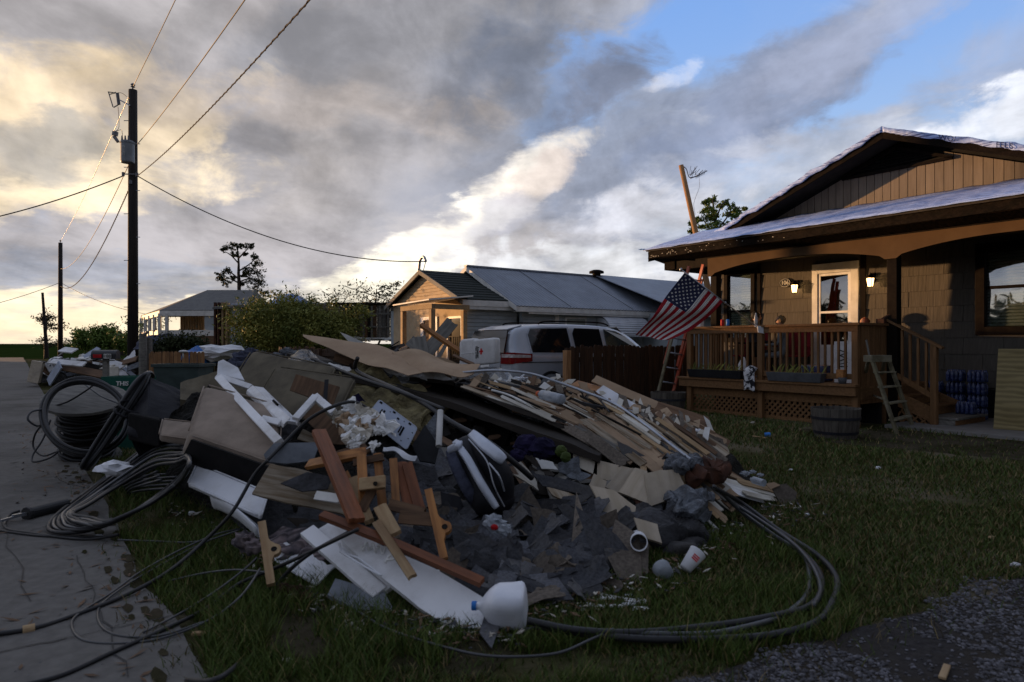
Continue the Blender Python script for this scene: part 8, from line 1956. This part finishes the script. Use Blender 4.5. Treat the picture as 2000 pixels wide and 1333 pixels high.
# second, farther rubble at the neighbour's (left of its porch)
for i in range(32):
 x,y=rg_.uniform(735,830),rg_.uniform(676,708);Y=rg_.uniform(9.5,13);an=rg_.uniform(-.8,.8);L_=rg_.uniform(12,34)
 plank((x,y),(x+L_*cos(an),y+L_*sin(an)),rg_.uniform(.04,.16),.02,rg_.choice(['wood_dark','wood_brown','tar_felt','wood_char','grey_slab','wood_orange','rust']),'broken board in the heap before the grey house porch','board','broken_board',da=Y,db=Y+rg_.uniform(-.3,.3),group='broken boards heaped before the grey house porch')
mb=MB();mb.ball(V3((-1.9,11.8,.2)),1.0,20,(1.6,1.0,.85),.35,3);put('debris_pile',mb,'debris_core',label='dark rubble heap in front of the grey house porch',kind='stuff')
# ------- far debris heap on the left
fh=random.Random(17)
mb=MB();mb.grid(lambda a,b:P(70+185*a,748-(38+12*sin(a*9)+8*mn.noise(V3((a*7,0,0))))*sin(min(1,b*1.3)*pi/2)*sin(pi*min(.97,max(.03,a)))**.4,21.5+2.5*b)+V3((mn.noise(V3((a*20,b*9,0))),mn.noise(V3((a*20,b*9,5))),mn.noise(V3((a*20,b*9,7)))))*.12,40,16)
put('debris_pile',mb,'debris_core',label='dark core of the far debris heap at the lane side',kind='stuff')
for i in range(80):
 x=fh.uniform(70,250);y=735-42*fh.random()**.6*sin(pi*min(1,max(.15,(x-55)/200)))**.5;Y=21.2+fh.uniform(-.2,1.2);an=fh.gauss(.15,.45);L_=fh.uniform(8,48)
 plank((x,y),(x+L_*cos(an),y+L_*sin(an)),fh.uniform(.06,.3),.03,fh.choice(['white_trim','wood_grey','panel_blue','wood_brown','wood_dark','drywall','tar_pale','white_paint','wood_dark']),'board or sheet in the far debris heap','board','debris_board',da=Y,db=Y+fh.uniform(-.4,.4),group='boards and sheets in the far debris heap')
hull('plywood_box',[(52,746,20.6),(74,750,20.4),(62,704,20.8),(58,745,21.2)],'wood_plywood','pale plywood box leaning at the lane end of the far heap','box')
for i,(a,b,w)in enumerate((((100,706),(165,712),.22),((120,716),(215,735),.3),((120,683),(146,686),.25),((95,748),(118,712),.3))):
 plank(a,b,w,.04,['white_paint','wood_brown','white_paint','panel_blue'][i],['long white board on top of the far heap','dark table top slanting across the far heap','small white board highest on the far heap','pale blue panel standing at the front of the far heap'][i],'board','debris_board',da=20.5,db=20.3)
hull('cabinet',[(206,750,17.5),(232,750,17.5),(206,716,17.6),(208,750,18.2)],'drywall','pale cabinet right of the mailbox post','cabinet')
for i,(px,py,r_,Y)in enumerate(((405,695,.5,17.5),(430,690,.4,17),(330,668,.5,20),(310,676,.5,21))):
 mb=MB();mb.ball(P(px,py,Y),r_,14,(1.4,.8,.45),.6,i);put('junk_heap',mb,['tarp_blue','white_plastic','fabric_blue','fabric_blue'][i],label=['blue tarp heap behind the tan pickets','white plastic heap right of the blue tarp','dark blue covered thing left of the low shrub','dark covered thing next to the grey gateposts'][i],cat='heap')
# ================================================================== cables
cj=random.Random(5)
def cable(pts3,r,m,label,closed=False,name='cable',group=None,n=8,sm=8,parent=None,cat='cable'):
 pts3=[p+V3((cj.uniform(-1,1),cj.uniform(-1,1),cj.uniform(-.3,.3)))*r*.8 for p in pts3];mb=MB();mb.tube(smoothpts(pts3,sm,closed),r,n,closed);return put(name,mb,m,parent,smooth=True,label=label,cat=cat,group=group)
# spool
sp=empty('cable_spool',G(168,905),'wooden cable spool wound with black cable beside the lane','cable spool')
sb,stp_=G(172,896),P(166,778,7.55);axs=(stp_-sb).normalized()
mb=MB();mb.lathe(sb,axs,[(0,0),(.34,0),(.34,.03),(0,.03)],28);put('flange',mb,'wood_grey',sp)
hL=(stp_-sb).length
mb=MB();mb.lathe(sb,axs,[(0,hL-.03),(.42,hL-.03),(.42,hL),(.40,hL+.002),(0,hL+.002)],30);put('flange',mb,'wood_grey',sp)
mb=MB();mb.lathe(sb,axs,[(.22,.03),(.22,hL-.03)],20);put('drum',mb,'wood_dark',sp)
r9=random.Random(2)
for k in range(15):
 z=.05+k*(hL-.12)/15;pts=[];a1=axs.orthogonal().normalized();b1=axs.cross(a1);tl=r9.uniform(-.04,.04)
 for i in range(24):a=2*pi*i/24;rr_=.25+.015*(k%3)+r9.uniform(-.008,.008);pts.append(sb+axs*(z+tl*sin(a)+.012*sin(2*a+k))+(a1*cos(a)+b1*sin(a))*rr_)
 mb=MB();mb.tube(pts,.016,7,closed=True);put('winding',mb,'rubber',sp,smooth=True)
# big leaning hoop of heavy cable on the spool
def ellp(cx,cy,rx,ry,rot,Y,tiltY,n=40,ph=0):
 out=[]
 for i in range(n):a=2*pi*i/n+ph;x,y=rx*cos(a),ry*sin(a);X_,Y_=x*cos(rot)-y*sin(rot),x*sin(rot)+y*cos(rot);out.append(P(cx+X_,cy+Y_,Y-tiltY*y/ry))
 return out
hoop_=empty('cable_hoop',G(150,905),'heavy black cable hoop leaning on the wooden spool','cable coil')
for k in range(7):
 o=r9.uniform(-4,4);mb=MB();pts=ellp(166+r9.uniform(-3,3),815+o,84+r9.uniform(-6,5),70+r9.uniform(-5,5),.20+r9.uniform(-.06,.06),6.95+r9.uniform(-.06,.06),.40)
 mb.tube(smoothpts(pts,2,True),.017,8,closed=True);put('turn',mb,'rubber',hoop_,smooth=True)
# edge-on coil: long nearly straight bundle
coil_=empty('cable_coil',G(170,915),'upright cable coil seen edge-on, right of the spool','cable coil')
for k in range(10):
 o=(k-4.5)*2.2;dx=r9.uniform(-3,3);Y0=6.7+r9.uniform(-.07,.07)
 pts=[P(166+o*.7,912+o*.25,Y0-.2),P(196+o+dx,868+o*.5,Y0-.12),P(240+o+dx,800+o*.5,Y0-.02),P(272+o,752+o*.4,Y0+.1),P(287+o*.5,728+abs(o)*.4,Y0+.2),P(297+o*.3,732+abs(o)*.3,Y0+.35),P(284+o*.6,752,Y0+.50),P(243+o*.6,815,Y0+.45),P(205+o*.6,868,Y0+.35),P(176+o*.5,908+o*.2,Y0+.05)]
 mb=MB();mb.tube(smoothpts(pts,6,True),.0165,7,closed=True);put('strand',mb,'rubber' if k%3 else 'cable_grey',coil_,smooth=True)
mb=MB();c=P(246,798,6.5)
for t in(-.05,.0):mb.tube([c+V3((.10*cos(a)+t,.16*sin(a)+.12,-.06*cos(a)+t))for a in[i*pi/8 for i in range(16)]],.012,6,closed=True)
put('tie',mb,'fabric_black',coil_)
# small loops at the left of the spool
cable([P(86,800,6.9),P(60,805,6.8),P(56,820,6.75),P(70,832,6.8),P(84,828,6.85)],.010,'cable_grey','small grey cable loop sticking out left of the hoop',closed=False)
cable([P(84,828,6.85),P(68,850,6.9),P(66,875,6.9),P(85,890,6.8),P(112,882,6.75),P(95,895,6.75),P(65,903,6.7),P(64,890,6.8),P(82,858,6.9),P(100,820,7.0)],.009,'rubber','thin black cable loop hanging down left of the spool')
cable([P(160,745,7.6),P(185,765,7.45),P(205,778,7.35),P(250,795,7.2)],.009,'cable_grey','thin cable end lying over the spool top')
cable([P(98,795,7.3),P(130,785,7.3),P(165,765,7.4),P(190,748,7.5)],.010,'rubber','black cable crossing the spool top')
# flat coil on the grass
flat_=empty('cable_coil',G(230,1000),'long loose grey cable coil spread from the lane edge to the large cushion','cable coil')
for k in range(9):
 o=k*5.0;up=.02+.03*r9.random()+.012*k
 L0=[(350-r9.uniform(0,6),852+o*1.3),(300,862+o*1.2),(240,905+o),(175,955+o*.8),(118+o*.6,1000+o*.1),(96+o*1.8,1026-o*.4),(112+o*1.7,1040-o*.7),(170+o,1038-o*.5),(235+o*.5,1015-o*.3),(300,975+o*.1),(345,935+o*.3),(368,905+o*.2),(365,872+o*.6)]
 pts=[]
 for(x,y)in L0:
  t=min(1,max(0,(x-150)/220));z=up+.40*t**1.6*(1 if y<935 else .45);pts.append(P(x+r9.uniform(-2,2),y+r9.uniform(-2,2),(H-z)*F/max(90,y-673)))
 mb=MB();mb.tube(smoothpts(pts,7,True),.0135,7,closed=True);put('turn',mb,'cable_grey' if k%2 else 'rubber',flat_,smooth=True)
for k in range(5):
 pts=[G(300+k*4,905+k*8,.25),G(260,930+k*6,.12),G(235+k*4,940+k*6,.06),G(280,930+k*7,.10),G(345,925+k*7,.18)]
 mb=MB();mb.tube(smoothpts(pts,6),.011,6);put('inner_turn',mb,'cable_grey',flat_,smooth=True)
mb=MB();mb.ball(P(222,915,5.9),.09,12,(1.6,1,.7),.5,3);put('plastic_sack',mb,'white_plastic',label='pale plastic sack lying inside the loose cable coil',cat='sack')
cs=empty('cable_splice',G(90,1000),'black cylindrical cable splice case with a metal end lying on the lane','splice case')
mb=MB();a_,b_=G(58,1003,.05),G(130,985,.05);mb.cyl(a_,b_,.045,n=16);mb.cyl(a_-(b_-a_).normalized()*.03,a_,.052,n=12);put('case',mb,'rubber',cs,bevel=.004,smooth=False)
mb=MB();d=(a_-b_).normalized();mb.bar(a_,a_+d*.13+V3((0,0,.01)),.022,.022);mb.bar(a_+d*.08+V3((0,.04,0)),a_+d*.2+V3((0,-.02,0)),.015,.015);put('end_fitting',mb,'steel',cs)
cable([G(38,998,.05),G(14,1008,.03),G(12,1032,.015),G(60,1042,.02),G(140,1052,.02),G(185,1053,.02),G(230,1045,.05)],.010,'rubber','black cable curling from the splice case back towards the coil')
cable([G(0,1036,.02),G(30,1040,.02),G(90,1048,.02),G(200,1050,.02)],.009,'rubber','black cable entering from the left edge by the splice case')
# wires in the grass left front
cable([G(-20,1240,.025),G(60,1228,.02),G(140,1205,.02),G(250,1160,.03),G(330,1115,.06),G(400,1055,.12),G(455,1000,.28),P(495,930,4.3),P(520,900,4.3)],.011,'rubber','long black cable running from the left edge up over the cushion')
mb=MB();mb.cyl(G(44,1231,.022),G(68,1226,.022),.019,n=12);put('cable_tape',mb,'wood_pale',label='yellowed tape sleeve on the long black cable',cat='tape')
cable([P(520,900,4.35),P(560,862,4.5),P(600,820,4.6),P(650,794,4.65),P(690,786,4.75),P(720,800,4.9)],.012,'rubber','black cable arching over the brown board above the white rags')
cable([G(20,1345,.02),G(120,1320,.02),G(220,1275,.02),G(300,1240,.02),G(400,1190,.03),G(470,1140,.05),G(560,1100,.15),P(700,1035,3.4)],.010,'rubber','second black cable crossing the lane edge at the bottom left')
WIRES=[[(475,1032,.10),(420,1045,.10),(350,1075,.08),(280,1115,.05),(215,1160,.02),(152,1200,.02),(140,1225,.015),(160,1250,.015),(220,1256,.015),(310,1248,.02),(400,1215,.04),(470,1165,.10),(510,1110,.15)],
[(470,1035,.12),(400,1060,.08),(330,1095,.05),(260,1135,.03),(205,1175,.02),(192,1200,.015),(205,1230,.015),(250,1245,.015),(320,1240,.02),(400,1215,.04)],
[(500,1090,.16),(480,1110,.12),(430,1150,.06),(360,1195,.03),(280,1235,.02)],
[(230,1055,.06),(300,1058,.05),(370,1060,.06),(430,1050,.08)],
[(330,1135,.03),(400,1120,.05),(460,1114,.08),(520,1118,.10)]]
for i,w_ in enumerate(WIRES):cable([G(x,y,z)for x,y,z in w_],.0055,'cable_grey',['outermost thin grey wire loop spread over the lane edge','inner thin grey wire loop spread over the lane edge','thin grey wire cutting down from the cloth bundle','thin grey wire lying level in the grass by the coil','thin grey wire lying level in the grass by the wire loops'][i])
cable([G(360,1330,.02),G(440,1320,.10),P(512,1245,3.4),P(520,1200,3.5),P(545,1140,3.6),P(600,1085,3.55),P(680,1040,3.5)],.010,'rubber','black cable standing out of the grass by the rotten wood')
cable([G(700,1195,.05),G(760,1230,.04),G(860,1262,.05),G(960,1282,.05),G(1080,1278,.05),G(1150,1250,.06),G(1196,1228,.07)],.006,'cable_grey','thin grey wire lying in the grass below the milk jug')
cable([G(110,920,.02),G(115,935,.02),G(135,945,.015),G(165,952,.015)],.005,'rubber','short thin wire curl on the asphalt')
# heavy cables sweeping out on the right
HV=[([(1400,955,.35),(1440,985,.12),(1500,1025,.06),(1560,1070,.05),(1592,1110,.05),(1600,1150,.05),(1575,1185,.05),(1500,1207,.05),(1400,1220,.05),(1250,1232,.06),(1130,1228,.08),(1030,1215,.10)],.016,'rubber','inner black heavy cable sweeping round on the lawn'),
([(1408,958,.33),(1450,985,.12),(1520,1035,.06),(1600,1085,.05),(1630,1130,.05),(1628,1175,.05),(1590,1215,.05),(1510,1240,.04),(1400,1250,.04),(1270,1248,.05),(1150,1238,.06),(1040,1222,.08)],.016,'rubber','outer black heavy cable sweeping round at the gravel edge'),
([(1404,960,.30),(1450,1000,.10),(1510,1045,.05),(1565,1085,.04),(1585,1130,.04),(1572,1170,.04),(1520,1205,.04),(1430,1232,.04),(1370,1241,.04),(1270,1240,.05),(1140,1232,.06)],.014,'cable_grey','grey heavy cable between the two black ones on the lawn'),
([(1395,950,.38),(1436,984,.16),(1490,1020,.10),(1550,1062,.08),(1588,1104,.08),(1605,1150,.07),(1590,1182,.07)],.012,'cable_grey','short grey cable alongside the heavy cables at the pile')]
for(w_,r_,m_,lab)in HV:cable([G(x,y,z)for x,y,z in w_],r_,m_,lab)
# cables draped on the heap
cable([P(700,700,6.4),PD(700,725,.45),P(760,757,5.75),P(820,783,5.35),P(880,825,5.0),P(950,862,4.7),P(1000,895,4.65),P(1040,935,4.75)],.020,'rubber','thick black cable hanging diagonally across the shaded hollow')
cable([P(610,700,6.6),P(660,722,6.2),P(720,745,5.8),P(790,770,5.5),P(870,800,5.15)],.016,'rubber','second black cable above the insulation batting')
cable([PD(890,745,.30),PD(960,748,.34),PD(1040,765,.36),PD(1110,783,.36),PD(1200,805,.34),PD(1270,850,.30),PD(1320,888,.26),PD(1400,950,.2)],.024,'rubber','thick black hose running down the crest under the clear bottle')
cable([P(892,729,6.6),P(960,724,6.45),P(1030,730,6.4),P(1085,745,6.3),P(1140,765,6.2),P(1200,790,6.0),P(1260,830,5.6),P(1320,875,5.2),P(1360,905,5.0)],.012,'steel','grey metal conduit arching over the black bag and down the crest')
cable([P(1160,768,6.3),P(1175,785,6.1),P(1190,805,5.95)],.008,'rubber','thin black wire loop right of the clear bottle')
cable([P(960,762,6.0),P(990,770,5.9),P(1015,782,5.75),P(1028,790,5.7)],.009,'white_trim','frayed pale wire end on the crest left of the clear bottle')
# crumbs trodden into the grass round the foot of the pile
for nm_,m_,n_ in(('pale_crumbs','drywall',300),('wood_chips','wood_brown',380),('dark_crumbs','shingle',300)):
 mb=MB()
 for k in range(n_):
  x=q.uniform(330,1620);y=interp(x,BASE)+abs(q.gauss(0,28))-6;c=G(x,y,.012+q.uniform(0,.03));w=q.uniform(.004,.018);a=q.uniform(0,6.3)
  e,f=V3((cos(a),sin(a),q.uniform(-.4,.4)))*w*q.uniform(1,2.6),V3((-sin(a),cos(a),q.uniform(-.4,.4)))*w*.6;mb.slab([c-e,c-f,c+e,c+f],.004,(0,0,1))
 put(nm_,mb,m_,kind='stuff',label={'pale_crumbs':'pale plaster crumbs','wood_chips':'small wood chips','dark_crumbs':'small shingle crumbs'}[nm_]+' strewn in the grass round the pile')
# ------- say where each of the alike scraps lies
ANCH=[(990,1200,'the milk jug'),(935,930,'the backpack'),(1248,1060,'the white pipe'),(1355,1098,'the foam cup'),(760,830,'the metal panel'),(1075,775,'the orange-capped bottle'),(1045,870,'the purple bag'),(450,850,'the large cushion'),(970,1025,'the crushed bottle'),(725,945,'the bracket block'),(1300,950,'the plywood squares'),(1385,925,'the rusty sheet'),(1015,740,'the rope tangle'),(933,690,'the white cooler'),(1345,835,'the white cloth'),(945,1135,'the thin red-brown board end'),(1090,1110,'the upright shingle'),(207,692,'the mailbox'),(117,690,'the far pole foot'),(860,840,'the paper roll'),(160,780,'the spool'),(850,1020,'the orange chair arm')]
SHORT={'torn asphalt shingles on the lower front of the pile':'torn shingle','dark shingles between the chair wood and the backpack':'dark shingle scrap','black felt scraps under the broken wood':'black felt scrap',GR:'thin splintered strip','pale plaster and board pieces along the crest':'pale plaster piece','dark scraps in the shaded hollow':'dark hollow scrap','dark slats in the shaded hollow':'dark broken slat','dark scraps at the right end of the pile':'dark scrap','siding boards trailing at the right end':'trailing siding board',GW:'torn rag','white plaster crumbs in the front grass':'white plaster crumb','broken boards heaped before the grey house porch':'broken board','boards and sheets in the far debris heap':'far heap board','tan lath boards fanned at the right end':'tan fanned board'}
TONE={'shingle':'grey','shingle_brown':'brownish','tar_felt':'black','drywall':'dirty white','cardboard':'tan','white_trim':'white','white_paint':'bright white','wood_brown':'brown','wood_pale':'pale','wood_grey':'grey','wood_dark':'blackish','wood_char':'charred','foam_white':'white','rust':'rusty','wood_orange':'orange','grey_slab':'slate-grey','panel_blue':'pale blue','tar_pale':'blue-grey','wood_weathered':'weathered','white_plastic':'glossy white'}
ORD=['nearest','second','third','fourth','fifth','sixth','seventh','eighth','ninth','tenth','eleventh','twelfth','thirteenth','fourteenth','fifteenth','sixteenth','seventeenth','eighteenth','nineteenth','twentieth']
bk={}
for o in list(col.objects):
 g_=o.get('group')
 if o.parent is None and g_ in SHORT:
  p=o.location;x,y=1000+p.x/p.y*F,HY-(p.z-H)/p.y*F
  dd,ax,ay,nm=min(((x-a)**2+(y-b)**2,a,b,n_)for a,b,n_ in ANCH);dx,dy=x-ax,y-ay
  dr=('right of' if dx>0 else 'left of')if abs(dx)>abs(dy)else('below' if dy>0 else 'above')
  bk.setdefault((TONE.get(o.data.materials[0].name.split('.')[0],'dull')+' '+SHORT[g_],dr,nm),[]).append((dd,o))
for(s_,dr,nm),L_ in bk.items():
 L_.sort(key=lambda t:t[0])
 for i,(_,o)in enumerate(L_):o['label']=(s_+' '+dr+' '+nm)if len(L_)==1 else '%s %s %s, %s'%(s_,dr,nm,(ORD[i]+(' to it' if i==0 else ' one out'))if i<20 else 'one of the farther out')
